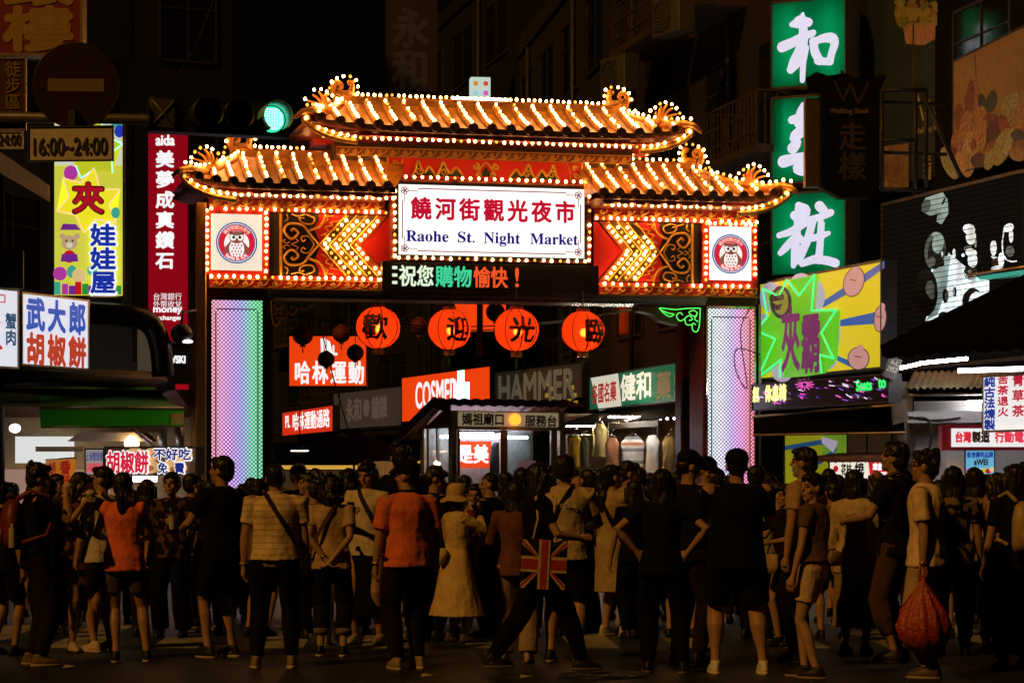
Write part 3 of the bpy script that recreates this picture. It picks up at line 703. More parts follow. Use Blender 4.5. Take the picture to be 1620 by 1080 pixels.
tag(link('manhole_cover', mc, mat('cast_iron', (.03, .028, .025), .45, .6, var=.4)), 'round iron manhole cover with ring pattern in the road', 'manhole cover')

# ------------------------------------------------------------------ helpers on a sign's plane
def onsign(r, px, py, v=0.):
    a = r.rotation_euler.z; n = Vector((-sin(a), cos(a))); d = Vector(((px - 810) / F, 1)); c = Vector((r.location.x, r.location.y))
    t = (v + n.dot(c)) / n.dot(d); p = d * t - c
    return p.x * cos(a) + p.y * sin(a), ZC + (YH - py) / F * t - r.location.z
def tb(r, x0, y0, x1, y1):
    a, zt = onsign(r, x0, y0); _, zb = onsign(r, x0, y1); b, _ = onsign(r, x1, y1); return (a, zb, b, zt)
def poly(r, pts, m, k=1, name='printed_shape'):
    """flat printed or lit shape given by outline points, k = layer"""
    mb = MB(); mb.add([(x, -.008 - .002 * k, z) for x, z in (onsign(r, *p) for p in pts)], [tuple(range(len(pts)))], False)
    return link(name, mb, m, r)
class Layers:
    def __init__(s, r): s.r = r; s.mb = MB(); s.k = 0; s.ms = []
    def _m(s, m):
        if m not in s.ms: s.ms.append(m)
        s.mb.m(s.ms.index(m)); s.k += 1
    def poly(s, pts, m):
        s._m(m); q = [onsign(s.r, *p) for p in pts]
        bm = bmesh.new(); vs = [bm.verts.new((x, -.008 - .0008 * s.k, z)) for x, z in q]
        f = bm.faces.new(vs); bmesh.ops.triangulate(bm, faces=[f])
        s.mb.add([v.co[:] for v in bm.verts], [[v.index for v in f.verts] for f in (bm.verts.index_update(), bm.faces)[1]], False); bm.free(); return s
    def ell(s, cx, cy, rx, ry, m, rot=0, n=22):
        return s.poly([(cx + rx * cos(2 * pi * i / n) * cos(rot) - ry * sin(2 * pi * i / n) * sin(rot), cy + rx * cos(2 * pi * i / n) * sin(rot) + ry * sin(2 * pi * i / n) * cos(rot)) for i in range(n)], m)
    def line(s, pts, wd, m):
        s._m(m)
        for a, b in zip(pts, pts[1:]):
            dx, dy = b[0] - a[0], b[1] - a[1]; l = hypot(dx, dy) or 1; nx, ny = -dy / l * wd / 2, dx / l * wd / 2; s.k += .2
            q = [onsign(s.r, *p) for p in ((a[0] + nx, a[1] + ny), (b[0] + nx, b[1] + ny), (b[0] - nx, b[1] - ny), (a[0] - nx, a[1] - ny))]
            s.mb.add([(x, -.008 - .0008 * s.k, z) for x, z in q], [(0, 1, 2, 3)], False)
        return s
    def tube(s, pts, r, m, off=.04):
        s._m(m); s.mb.tube([(x, -off, z) for x, z in (onsign(s.r, *p) for p in pts)], r, 6); return s
    def done(s, name='artwork'): return link(name, s.mb, s.ms, s.r)

# ------------------------------------------------------------------ buildings
def building(name, label, xa, ya, xb, yb, h, depth, floors, bays, wall, z_lo=0., win=True, balc=(), group=None, ac=0):
    w = hypot(xb - xa, yb - ya); rz = atan2(yb - ya, xb - xa)
    r = empty(name, label, 'building', ((xa + xb) / 2, (ya + yb) / 2, 0), rz, group)
    link('wall', MB().box(-w / 2, w / 2, 0, depth, z_lo, h), wall, r)
    link('parapet', MB().box(-w / 2 - .08, w / 2 + .08, -.08, depth + .08, h + .001, h + .5), wall, r)
    link('ledge', MB().box(-w / 2 - .05, w / 2 + .05, -.06, -.002, 3.35, 3.6), wall, r)
    fr_m = mat('window_frame', (.035, .03, .026), .5); pn = mat('dark_window_glass', (.012, .013, .015), .1, spec=.6)
    fh = (h - 4) / max(1, floors); bw = w / bays; me = None; mp = None
    for f in range(floors if win else 0):
        for b in range(bays):
            if (b, f) in balc: continue
            if me is None:
                m = MB(); a, c = bw * .31, fh * .27
                m.box(-a, a, -.07, -.002, -c - .06, -c).box(-a, a, -.05, -.002, c, c + .05).box(-a - .05, -a, -.05, -.002, -c, c).box(a, a + .05, -.05, -.002, -c, c).box(-.025, .025, -.04, -.002, -c, c).box(-a, -.03, -.04, -.002, c * .35, c * .35 + .03).box(.03, a, -.04, -.002, c * .35, c * .35 + .03)
                me = m.mesh('window'); me.materials.append(fr_m); mp = MB().box(-a, a, -.02, -.003, -c, c).mesh('pane'); mp.materials.append(pn)
            o = link('window', me, None, r, (-w / 2 + bw * (b + .5), 0, 4 + fh * (f + .5))); link('pane', mp, None, o)
    for q in (.17, -.35): link('drain_pipe', MB().tube([(w * q, -.09, .3), (w * q, -.09, h * .62), (w * q + .14, -.09, h * .66), (w * q + .14, -.09, h - .1)], .055, 8), mat('rusty_pipe', (.05, .04, .03), .5, var=.4), r)
    for b, f in balc:
        m = MB(); a = bw * .46; z = 4 + fh * f + .1
        m.box(-a, a, -1.0, -.003, 0, .14)
        for k in range(15): m.box(-a + k * 2 * a / 14 - .012, -a + k * 2 * a / 14 + .012, -.98, -.955, .141, 1.05)
        for zz in (.35, .7, 1.051): m.box(-a, a, -.99, -.95, zz, zz + .03)
        for s in (-1, 1):
            for k in range(4): m.box(s * a - .012, s * a + .012, -.8 + k * .22, -.78 + k * .22, .141, 1.05)
            m.box(s * a - .015, s * a + .015, -.98, -.003, 1.085, 1.11)
        o = link('balcony', m, mat('balcony_rust', (.07, .045, .03), .6, var=.4, bump=.2), r, (-w / 2 + bw * (b + .5), 0, z))
        link('door_opening', MB().box(-a * .7, a * .7, -.02, -.003, .141, fh * .72), pn, o)
    return r, w
concrete = mat('stained_concrete', (.016, .013, .010), .8, var=.5, scale=1.2, bump=.3)
def tile_wall(name, col, sx=.24, sz=.08):
    m = mat(name, col, .55, var=.3, scale=2.5); nt = m.node_tree; b = nt.nodes['Principled BSDF']; tc = nt.nodes.new('ShaderNodeTexCoord')
    sp = nt.nodes.new('ShaderNodeSeparateXYZ'); cb = nt.nodes.new('ShaderNodeCombineXYZ'); ad = nt.nodes.new('ShaderNodeMath')
    L = nt.links.new; L(tc.outputs['Object'], sp.inputs[0]); L(sp.outputs[0], ad.inputs[0]); L(sp.outputs[1], ad.inputs[1]); L(ad.outputs[0], cb.inputs[0]); L(sp.outputs[2], cb.inputs[1])
    br = nt.nodes.new('ShaderNodeTexBrick'); br.inputs['Scale'].default_value = 1; br.inputs['Brick Width'].default_value = sx; br.inputs['Row Height'].default_value = sz; br.inputs['Mortar Size'].default_value = .008
    src = b.inputs['Base Color'].links[0].from_socket; L(cb.outputs[0], br.inputs['Vector']); L(src, br.inputs['Color1']); L(src, br.inputs['Color2']); br.inputs['Mortar'].default_value = (*[c * .35 for c in col], 1)
    L(br.outputs[0], b.inputs['Base Color']); return m
beige_tile = tile_wall('beige_wall_tile', (.045, .032, .022)); grey_tile = tile_wall('grey_wall_tile', (.020, .018, .016), .3, .15)
building('corner_building', 'dark grey building on the left street corner behind the food stall', -11.2, 29.5, -6.75, 43, 15, 9, 4, 5, grey_tile, 3.3)
building('apartment_building', 'beige tiled block with balconies rising above the right roof of the gate', 2.3, 56, 5.3, 43, 17, 12, 4, 4, beige_tile, 3.2, balc=((1, 1), (2, 2), (3, 1), (1, 2), (0, 1)))
building('shop_building', 'dark tall building carrying the food posters on the right corner', 6.5, 44.5, 10.4, 27.5, 16, 10, 4, 5, mat('dark_render', (.008, .0075, .007), .8, var=.4, spec=.06), 3.5)
building('shophouse', 'dark shophouse behind the orange drugstore sign', 0.2, 72, 2.3, 56.4, 14, 10, 3, 4, concrete, 3.0, balc=((2, 1), (1, 0)))
building('shophouse', 'dark shophouse with the vertical red watch shop sign far down the street', -3.3, 87, 0.1, 72.4, 17, 10, 4, 3, mat('brown_render', (.009, .007, .006), .7, var=.4), 3.0)
building('shophouse', 'farthest dark shophouse at the left end of the street behind the red sports shop sign', -12, 108, -3.4, 87.4, 15, 10, 4, 4, grey_tile, 3.0, balc=((1, 1), (2, 0)))
building('street_building', 'black tall building left of the gate behind the red diamond shop sign', -16, 52, -6.5, 56, 20, 14, 5, 5, mat('soot_render', (.006, .005, .005), .7, var=.4))
# drain pipes, air conditioners on the facades
acm = mat('ac_casing', (.09, .085, .07), .5, var=.2); grille = mat('ac_grille', (.05, .05, .05), .5)
def aircon(label, x, y, z, rz, s=1., group=None):
    r = empty('air_conditioner', label, 'air conditioner', (x, y, z), rz, group)
    link('casing', MB().bevbox(-.42 * s, .42 * s, 0, .3 * s, 0, .6 * s, .02), acm, r)
    m = MB()
    for k in range(9): m.box(-.36 * s, .16 * s, -.012, -.002, .06 * s + k * .055 * s, .085 * s + k * .055 * s)
    m.tube([(-.1 * s + .24 * s * cos(q * pi / 8), -.016, .3 * s + .24 * s * sin(q * pi / 8)) for q in range(16)], .012, 5, True)
    link('grille', m, grille, r); return r
p = W(-2, 455, 34.6); aircon('grey air conditioner on the wall above the white crab meat sign', p.x, p.y, p.z, .5, .9)
for (px_, py_, D, lab) in ((990, 150, 50, 'old louvred air conditioner above the finial of the upper roof'), (1075, 60, 46.5, 'air conditioner hung beside the upper balcony')):
    p = W(px_, py_, D); aircon(lab, p.x - .3, p.y - .4, p.z, -1.1, 1.2)

# ------------------------------------------------------------------ left: signs high on the corner
gold_frame = mat('worn_brass_frame', (.42, .27, .09), .4, .6, var=.3); dk = mat('dark_sign_case', (.03, .026, .022), .5)
alu = mat('aluminium_frame', (.38, .34, .27), .35, .8, var=.25)
r, w, h = sign('jewellery_sign', 'large dark red vertical sign with yellow characters at the top left corner', 'sign', -20, -75, 88, 131, -75, 30)
case(r, w, h, mat('sign_red_paint', (.22, .008, .006), .5, var=.25, scale=2), gold_frame, .3, .03)
yel = mat('sign_yellow_paint', (.42, .26, .06), .5, var=.15); text('銀樓', r, tb(r, 4, -62, 118, 82), yel, -.012, .032, vertical=True)
r, w, h = sign('street_name_sign', 'narrow maroon plate reading pedestrian zone with gilt border', 'sign', -4, 92, 206, 42, 92, 22.6)
case(r, w, h, mat('sign_maroon_paint', (.06, .012, .010), .5, var=.2), gold_frame, .04, .012); text('徒步區內', r, tb(r, 8, 97, 34, 200), mat('sign_tan_letter', (.26, .16, .07), .5), -.012, .0035, vertical=True)
r, w, h = sign('hours_plate', 'small white plate under the maroon pedestrian zone sign', 'sign', -50, 208, 236, 37, 208, 22.6)
wht = mat('sign_white_paint', (.62, .56, .46), .5, var=.12); blk = mat('sign_black_paint', (.02, .018, .016), .5)
case(r, w, h, wht, mat('white_rim', (.5, .46, .4), .5), .03, .010); text('16:00~24:00', r, tb(r, -46, 213, 34, 231), blk, -.012, .003)
p = W(120, 135, 21.6); r = empty('no_entry_sign', 'round dark red no entry sign with a pale bar', 'road sign', p, .06)
rr_ = 67 / F * 21.6
link('disc', MB().disc(0, 0, rr_, 0, .02, 48), mat('sign_deep_red', (.022, .0016, .0014), .4, var=.2), r); link('bar', MB().box(-44 / F * 21.6, 44 / F * 21.6, -.006, -.001, -10 / F * 21.6, 10 / F * 21.6), mat('sign_dull_bar', (.20, .15, .08), .5, var=.2), r)
link('rim', MB().tube([(rr_ * cos(k * pi / 24), .008, rr_ * sin(k * pi / 24)) for k in range(48)], .010, 6, True), mat('sign_rim_dark', (.025, .006, .005), .5), r)
link('bracket', MB().box(-.03, .03, .021, .14, -.34, .34), black_m, r)
r, w, h = sign('hours_plate', 'white plate with hours 16:00~24:00 below the round no entry sign', 'sign', 44, 200, 256, 180, 206, 21.5, D1=21.45)
case(r, w, h, wht, mat('black_rim', (.03, .028, .025), .4), .03, .012); text('16:00~24:00', r, tb(r, 54, 219, 170, 246), blk, -.012, .004)
link('bracket', MB().box(-.03, .03, .031, .12, h * .3, h + .15), black_m, r)
# signal arm and traffic light
pa, pb = W(-60, 178, 22.3), W(250, 183, 22.3)
sa = MB(); sa.tube([(-5.6, 22.6, 0), (-5.6, 22.6, 5.6)], .11, 14).tube([(-5.6, 22.6, pa.z + .02), pa + Vector((0, .25, 0)), pb + Vector((0, .25, 0)), pb + Vector((1.0, .45, 0))], .05, 10)
o = link('signal_mast', sa, mat('galvanised_steel', (.30, .28, .25), .4, .8, var=.3)); tag(o, 'steel mast arm that carries the traffic light and no entry sign', 'signal mast')
p = W(350, 185, 22.2); tl = empty('traffic_light', 'horizontal black traffic light with the green lamp lit', 'traffic light', p, radians(20))
k = 22.2 / F; hw = 112 * k
body = MB(); body.bevbox(-hw, hw, 0, .2, -27 * k, 27 * k, .03); link('housing', body, mat('signal_black', (.012, .014, .013), .45, var=.2), tl)
green_l = emi('signal_green', (.03, .75, .40), 1.3); off_l = mat('signal_dark_lens', (.05, .04, .03), .15, var=.3, scale=30)
for i, (xx, m_) in enumerate(((-30, off_l), (20, off_l), (82, green_l))):
    c = link('lens', MB().ell((xx * k, -.0, 0), (.122, .045, .122), 18, 10), m_, tl)
    v = MB(); n = 24; R1 = .138
    vs = [(xx * k + rr * cos(2 * pi * q / n), y, rr * sin(2 * pi * q / n)) for y, rr in ((-.004, R1), (-.26, R1 * 1.03), (-.26, R1 * .98), (-.004, R1 * .95)) for q in range(n)]
    v.add(vs, [(a * n + q, a * n + (q + 1) % n, (a + 1) * n + (q + 1) % n, (a + 1) * n + q) for a in range(3) for q in range(n) if not (15 < q < 21)], True)
    vm = mat('signal_visor', (.02, .028, .025), .4)
    if m_ is green_l: vm = mat('signal_visor_lamplit', (.22, .55, .46), .5)  # pale green colour paints the green lamp's glow onto its visor
    link('visor', v, vm, tl)
    if m_ is green_l:
        dd = MB()
        for a in range(-7, 8):
            for b_ in range(-7, 8):
                if a * a + b_ * b_ < 46: dd.ell((xx * k + a * .0155, -.042 + .0004 * (a * a + b_ * b_), b_ * .0155), .0062, 6, 4)
        tag(link('diodes', dd, emi('signal_diode', (.40, 1, .80), 3.2), c), None, None, kind='stuff')
bx = MB(); bx.bevbox(-hw - .02, -hw + .22, -.05, .0, -.13, .13, .02)
o = link('countdown_box', bx, mat('signal_grey_lens', (.10, .09, .07), .2, var=.3, scale=12), tl)
link('lens_reflection', MB().tube([(-hw, -.056, -.11), (-hw + .2, -.056, .11)], .008, 5).tube([(-hw, -.060, .11), (-hw + .2, -.060, -.11)], .008, 5), mat('reflection_grey', (.22, .2, .17), .3), o)  # pale crossed bars stand in for reflections on the lens
# claw machine shop sign
r, w, h = sign('arcade_sign', 'tall lit yellow sign with a star and balloons behind the no entry plates', 'sign', 83, 178, 470, 197, 180, 38)
case(r, w, h, emi('arcade_yellow', hexc(222, 222, 70), .8), gold_frame, .35, .03)
L = Layers(r); em = lambda n, c, s=.8: emi('print_' + n, hexc(*c), s)
pale = em('pale', (225, 228, 200)); purp = em('purple', (120, 40, 150)); teal = em('teal', (70, 175, 150)); mag = em('magenta', (190, 60, 170)); blu = em('blue', (40, 60, 190)); rd_ = em('red', (205, 25, 40)); lime = em('lime', (205, 215, 40)); wh_ = em('white', (250, 250, 250), .95); brn = em('tan', (205, 170, 130)); pch = em('peach', (235, 205, 140)); grn = em('green', (50, 150, 60)); skyb = em('sky', (150, 200, 235))
L.poly([(87, 182), (193, 184), (193, 262), (87, 262)], pale); L.ell(186, 192, 11, 11, teal); L.ell(189, 208, 8, 10, blu); L.ell(170, 186, 6, 7, purp)
L.ell(112, 274, 11, 12, mag); L.poly([(140, 185), (162, 190), (168, 216), (193, 228), (176, 240), (178, 274), (160, 270), (128, 284), (120, 262), (110, 240)], lime)
L.line([(160, 190), (165, 215), (194, 228), (176, 242), (178, 274)], 2.2, em('neon_aqua', (150, 255, 215), 1.6)); L.line([(120, 262), (128, 282), (150, 268)], 2.2, em('neon_aqua', (150, 255, 215), 1.6))
star = [(149, 266), (158, 300), (190, 300), (172, 324), (183, 352), (151, 347), (133, 368), (120, 340), (90, 334), (109, 313), (100, 282), (128, 290)]
L.poly(star, em('star_yellow', (240, 228, 40), .95)); L.line(star + star[:1], 1.8, em('star_line', (255, 190, 150), 1.3))
# a plain toy bear, balloons and gift boxes
L.ell(110, 384, 13, 12, brn); L.ell(99, 374, 5, 5, brn); L.ell(122, 374, 5, 5, brn); L.ell(110, 388, 5, 4, pale); L.ell(110, 406, 10, 10, rd_); L.poly([(98, 402), (122, 402), (124, 414), (96, 414)], purp); L.poly([(95, 364), (128, 364), (120, 355), (100, 354)], purp); L.ell(105, 381, 1.6, 1.6, em('ink', (30, 15, 15), .3)); L.ell(115, 381, 1.6, 1.6, em('ink', (30, 15, 15), .3))
L.ell(95, 433, 11, 11, mag); L.ell(114, 430, 8, 10, teal); L.ell(125, 437, 11, 12, pch); L.ell(146, 428, 8, 8, teal); L.ell(183, 337, 7, 9, teal)
for i, (a, c) in enumerate(((86, teal), (98, mag), (109, purp), (119, rd_), (130, grn), (140, purp), (152, blu), (168, mag), (182, grn))): L.poly([(a, 446 + i % 3 * 3), (a + 10, 446 + i % 3 * 3), (a + 10, 466), (a, 466)], c)
L.done()
sink = em('sign_ink_red', (185, 20, 40)); text('夾', r, tb(r, 114, 288, 166, 340), em('ink', (30, 15, 15), .3), -.07, .03); text('夾', r, tb(r, 115, 289, 165, 339), sink, -.08, .016)
text('娃娃屋', r, tb(r, 142, 352, 186, 468), wh_, -.07, .03, vertical=True); text('娃娃屋', r, tb(r, 143, 354, 184, 465), em('royal', (30, 55, 175), .8), -.08, .014, vertical=True)
# red diamond shop sign
r, w, h = sign('jewellery_sign', 'tall lit crimson sign with white vertical characters left of the gate', 'sign', 233, 154, 541, 299, 154, 47)
case(r, w, h, emi('crimson_face', hexc(150, 6, 24), .8, (.2, .004, .01)), mat('crimson_case', (.2, .01, .01), .5), .35, .02)
text('aida', r, tb(r, 247, 214, 276, 230), wh_, -.012, .010); text('美夢成真鑽石', r, tb(r, 246, 236, 276, 428), wh_, -.012, .012, vertical=True, gap=.13)
text('台灣銀行', r, tb(r, 242, 463, 288, 475), wh_, -.012, .0); text('外幣收兌', r, tb(r, 242, 475, 288, 487), wh_, -.012, .0); text('money', r, tb(r, 243, 487, 288, 497), wh_, -.012, .007); text('exchanger', r, tb(r, 243, 499, 288, 508), wh_, -.012, .004)
# pepper bun shop signs on the corner
lit_w = emi('lit_white_blue', hexc(226, 230, 242), .92)
r, w, h = sign('food_sign', 'white lit sign with blue and red characters above the green awning', 'sign', 33, 461, 578, 140, 474, 35)
case(r, w, h, lit_w, alu, .25, .03); text('武大郎', r, tb(r, 38, 468, 137, 522), em('sign_blue', (20, 85, 185), .8), -.012, .022, gap=.12); text('胡椒餅', r, tb(r, 38, 524, 137, 576), em('sign_rust', (190, 60, 35), .8), -.012, .022, gap=.12)
r, w, h = sign('food_sign', 'white lit crab meat sign cut by the left edge of the view', 'sign', -70, 448, 578, 29, 458, 33.8)
case(r, w, h, lit_w, alu, .25, .03); text('蟹肉', r, tb(r, 7, 494, 25, 546), em('sign_teal', (30, 80, 120), .7), -.012, .008, vertical=True)
L = Layers(r); L.line([(-6, 466), (7, 467), (7, 478), (-6, 478)], 2, em('stamp_red', (190, 40, 50))); L.line([(-20, 520), (-2, 508), (-12, 536), (2, 552)], 5, em('stamp_red', (190, 40, 50))); L.done('red_strokes')
# duct, panel, flood light
p0 = W(135, 494, 37); du = MB(); du.tube(bez([p0, W(205, 500, 37.2), W(237, 512, 37.4), W(253, 545, 37.4), W(258, 595, 37.4)], 6), .17, 14)
tag(link('exhaust_duct', du, mat('greasy_duct', (.03, .026, .018), .35, .6, var=.4)), 'curved dark exhaust duct beside the white pepper bun sign', 'duct')
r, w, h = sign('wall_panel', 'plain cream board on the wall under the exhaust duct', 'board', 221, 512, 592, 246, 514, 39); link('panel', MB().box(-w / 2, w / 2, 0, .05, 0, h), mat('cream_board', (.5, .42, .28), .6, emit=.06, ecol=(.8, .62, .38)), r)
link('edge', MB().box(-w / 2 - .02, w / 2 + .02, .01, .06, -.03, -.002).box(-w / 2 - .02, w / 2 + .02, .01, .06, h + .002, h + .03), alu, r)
p = W(287, 528, 37.5); r = empty('flood_light', 'round dark flood light with bright white slit beside the gate post', 'lamp', p, .3)
link('housing', MB().ell((0, 0, 0), (.17, .15, .16), 16, 10), black_m, r); link('lamp', MB().ell((.08, -.06, -.12), (.09, .07, .025), 12, 6), emi('lamp_lilac', (.95, .84, .9), 8), r); link('arm', MB().tube([(0, .05, .1), (.05, .2, .35), (.3, .4, .4)], .02, 6), black_m, r)
r, w, h = sign('shop_sign', 'tiny white lettered sign low behind the left gate post', 'sign', 266, 558, 580, 296, 558, 48); case(r, w, h, mat('black_face', (.015, .015, .018), .4), dk, .1, .02); text('VSKI', r, tb(r, 271, 563, 293, 574), wh_, -.012, .01)
r, w, h = sign('shop_sign', 'small red lit sign with white marks behind the awning corner', 'sign', 276, 606, 688, 300, 606, 48.5); case(r, w, h, emi('small_red_face', hexc(165, 10, 25), .8), dk, .1, .02)
L = Layers(r); L.ell(284, 634, 4, 8, wh_); L.ell(291, 632, 3, 7, wh_); L.ell(288, 646, 7, 7, wh_); L.ell(284, 621, 2.5, 2.5, wh_); L.done('white_marks')
for i in range(2):
    p = W(299, 600 + i * 12, 47.8)

# green awning, food stall
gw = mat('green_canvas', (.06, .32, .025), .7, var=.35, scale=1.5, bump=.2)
bmb = MB(); a, b = W(-60, 600, 35), W(265, 612, 37.2)
r = empty('awning', 'dark green canvas awning over the pepper bun stall', 'awning', ((a.x + b.x) / 2, 36, 0), 0)
def rel(v): return Vector(v) - r.location
A0, A1, B0, B1, C0, C1 = W(-60, 612, 37.2), W(245, 612, 37.6), W(62, 645, 35.6), W(291, 646, 36.2), W(65, 676, 35.6), W(291, 674, 36.2); Z0, Z1 = W(-90, 640, 34.2), W(62, 645, 35.6)
m = MB(); m.smooth = False
def strip(P0, P1, Q0, Q1, n, sag, mi=0):
    m.m(mi); P0, P1, Q0, Q1 = [rel(x) for x in (P0, P1, Q0, Q1)]; vs = []
    for j in range(5):
        for i in range(n + 1):
            p = P0.lerp(P1, i / n).lerp(Q0.lerp(Q1, i / n), j / 4); p.z += sag * sin(pi * i * 3 / n) * (j / 4) - .04 * sin(pi * j / 4); vs.append(p)
    m.add(vs, [(j * (n + 1) + i, j * (n + 1) + i + 1, (j + 1) * (n + 1) + i + 1, (j + 1) * (n + 1) + i) for j in range(4) for i in range(n)], True)
strip(A0, A1, B0, B1, 12, .015); cn = link('canopy', m, gw, r)
m = MB(); strip(B0, B1, C0, C1, 16, .02); link('valance', m, translucent('green_valance', (.05, .55, .02), 0), r)
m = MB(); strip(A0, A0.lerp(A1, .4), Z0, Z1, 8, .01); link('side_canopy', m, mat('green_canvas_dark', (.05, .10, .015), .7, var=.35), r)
m = MB(); m.tube([rel(B0), rel(B1)], .025, 8).tube([rel(C0), rel(C1)], .012, 6).tube([rel(W(209, 676, 36.3)), rel(W(241, 705, 37.6))], .03, 6); link('awning_frame', m, alu, r)
vr = empty('awning_label', 'pale printed patch on the green valance', None, (0, 0, 0)) if False else None
text('中視海產', r, (rel(W(267, 660, 36.1)).x, rel(W(267, 664, 36.1)).z, rel(W(290, 660, 36.1)).x, rel(W(267, 653, 36.1)).z), mat('patch_print', (.5, .42, .3), .6), rel(B1).y - .05, .006)
text('8211707', r, (rel(W(267, 660, 36.1)).x, rel(W(267, 671, 36.1)).z, rel(W(290, 660, 36.1)).x, rel(W(267, 665, 36.1)).z), mat('patch_print', (.5, .42, .3), .6), rel(B1).y - .05, .006)
fas = MB(); q0, q1 = W(-60, 590, 35.5), W(258, 602, 38)
fas.tube([q0, q1], .14, 4); tag(link('wall_beam', fas, mat('greasy_beam', (.07, .055, .03), .6, var=.4, bump=.2)), 'stained horizontal beam between the white sign and the awning', 'beam')
# stall interior
r = empty('food_stall', 'open pepper bun stall under the green awning', 'food stall', W(160, 752, 38.5) - Vector((0, 0, ZC)), 0)
def RX(px, D=38.5): return (px - 810) / F * D - r.location.x
def RZ(py, D=38.5): return ZC + (YH - py) / F * D
cream_w = mat('cream_wall', (.62, .46, .24), .6, var=.2); plum = mat('plum_ceiling', (.10, .022, .02), .6, var=.3)
link('back_wall', MB().box(RX(-40), RX(300), .9, 1.0, 0, 3.0), cream_w, r); link('ceiling', MB().add([(RX(-40), -1.6, 2.95), (RX(300), -1.6, 2.9), (RX(300), .88, 2.55), (RX(-40), .88, 2.55)], [(0, 1, 2, 3)], False), plum, r)
link('counter', MB().bevbox(RX(20), RX(290), -.6, .3, 0, 1.0, .03), steel, r)
link('light_box', MB().box(RX(22), RX(112), .1, .3, RZ(732), RZ(690)), emi('menu_white', hexc(225, 228, 226), .9), r); link('light_strip', MB().box(RX(57), RX(132), -.05, .08, RZ(714), RZ(706)), cream_w, r)
link('light_box', MB().box(RX(-30), RX(160), .5, .85, RZ(800), RZ(742)), emi('warm_panel', hexc(190, 150, 130), .5), r)
link('hood', MB().prism([(RX(110), RZ(698)), (RX(245), RZ(698)), (RX(225), RZ(684)), (RX(130), RZ(684))], -.2, .6), mat('hood_cream', (.6, .5, .36), .45, var=.2), r)
tbm = MB(); tbm.cyl((RX(215), .2, RZ(700)), .05, .13, 14); link('bell_lamp', MB().ell((RX(213), -.3, RZ(702)), (.12, .1, .13), 14, 8), emi('warm_globe', (1, .66, .32), 7), r)
link('pipe', MB().tube([(RX(257), -.1, RZ(705)), (RX(257), -.1, RZ(676))], .09, 12).tube([(RX(285), -.1, RZ(705)), (RX(285), -.1, RZ(676))], .08, 12), mat('galvanised_steel', (.30, .28, .25), .4, .8, var=.3), r)
link('tube', MB().tube([(RX(196), -.55, RZ(757)), (RX(256), -.55, RZ(757))], .045, 10), emi('tube_white_violet', (.94, .9, 1), 14), r)
link('spot_lamp', MB().ell((RX(42), -.9, RZ(679)), (.09, .09, .07), 12, 8), emi('lamp_lilac', (.95, .84, .9), 8), r)
r, w, h = sign('food_sign', 'wide lit photo sign for pepper buns hanging under the awning', 'sign', 166, 706, 752, 312, 705, 37.2)
case(r, w, h, emi('photo_brown', hexc(70, 45, 25), .7), dk, .2, .03)
L = Layers(r); bun, bun2 = em('bun', (220, 170, 110), .7), em('bun_dark', (160, 90, 45), .7)
for x, y, a, b in ((188, 730, 20, 15), (232, 738, 22, 12), (243, 718, 16, 10), (275, 740, 22, 12), (290, 720, 16, 10), (215, 715, 12, 8)): L.ell(x, y, a, b, bun); L.ell(x + 3, y + 2, a * .4, b * .4, bun2)
L.done('bun_photo')
wo = em('white', (250, 250, 250), .95)
text('胡椒餅', r, tb(r, 171, 712, 240, 750), wo, -.05, .024); text('胡椒餅', r, tb(r, 172, 713, 239, 749), em('sign_pink', (215, 30, 70), .85), -.06, .010)
text('不好吃', r, tb(r, 245, 708, 307, 729), wo, -.05, .018); text('不好吃', r, tb(r, 246, 709, 306, 728), em('navy', (25, 40, 130), .8), -.06, .006)
text('免', r, tb(r, 252, 730, 270, 750), wo, -.05, .018); text('免', r, tb(r, 253, 731, 269, 749), em('navy', (25, 40, 130), .8), -.06, .006); text('費', r, tb(r, 278, 730, 297, 750), wo, -.05, .018); text('費', r, tb(r, 279, 731, 296, 749), em('navy', (25, 40, 130), .8), -.06, .006)
r, w, h = sign('food_sign', 'small white sign with blue and pink characters left of the pepper bun photo sign', 'sign', 134, 709, 752, 165, 709, 37.3); case(r, w, h, emi('dim_white', hexc(170, 165, 160), .6), dk, .15, .02)
text('上海蟹殼黃', r, tb(r, 136, 714, 163, 729), em('navy', (25, 40, 130), .8), -.012, .001); text('胡椒鹽酥餅', r, tb(r, 136, 731, 163, 748), em('sign_pink', (215, 30, 70), .85), -.012, .001)
r, w, h = sign('banner', 'hanging orange banner with red characters behind the man in black', 'banner', 72, 727, 800, 118, 724, 37); link('cloth', MB().box(-w / 2, w / 2, 0, .015, 0, h), emi('banner_orange', hexc(200, 120, 30), .55), r); link('rod', MB().tube([(-w / 2 - .03, .01, h), (w / 2 + .03, .01, h)], .015, 6), alu, r)
text('胡椒餅', r, tb(r, 78, 730, 90, 795), em('banner_red', (150, 20, 10), .6), -.012, .012, vertical=True); text('香酥脆', r, tb(r, 96, 728, 114, 795), em('banner_red', (150, 20, 10), .6), -.012, .012, vertical=True)

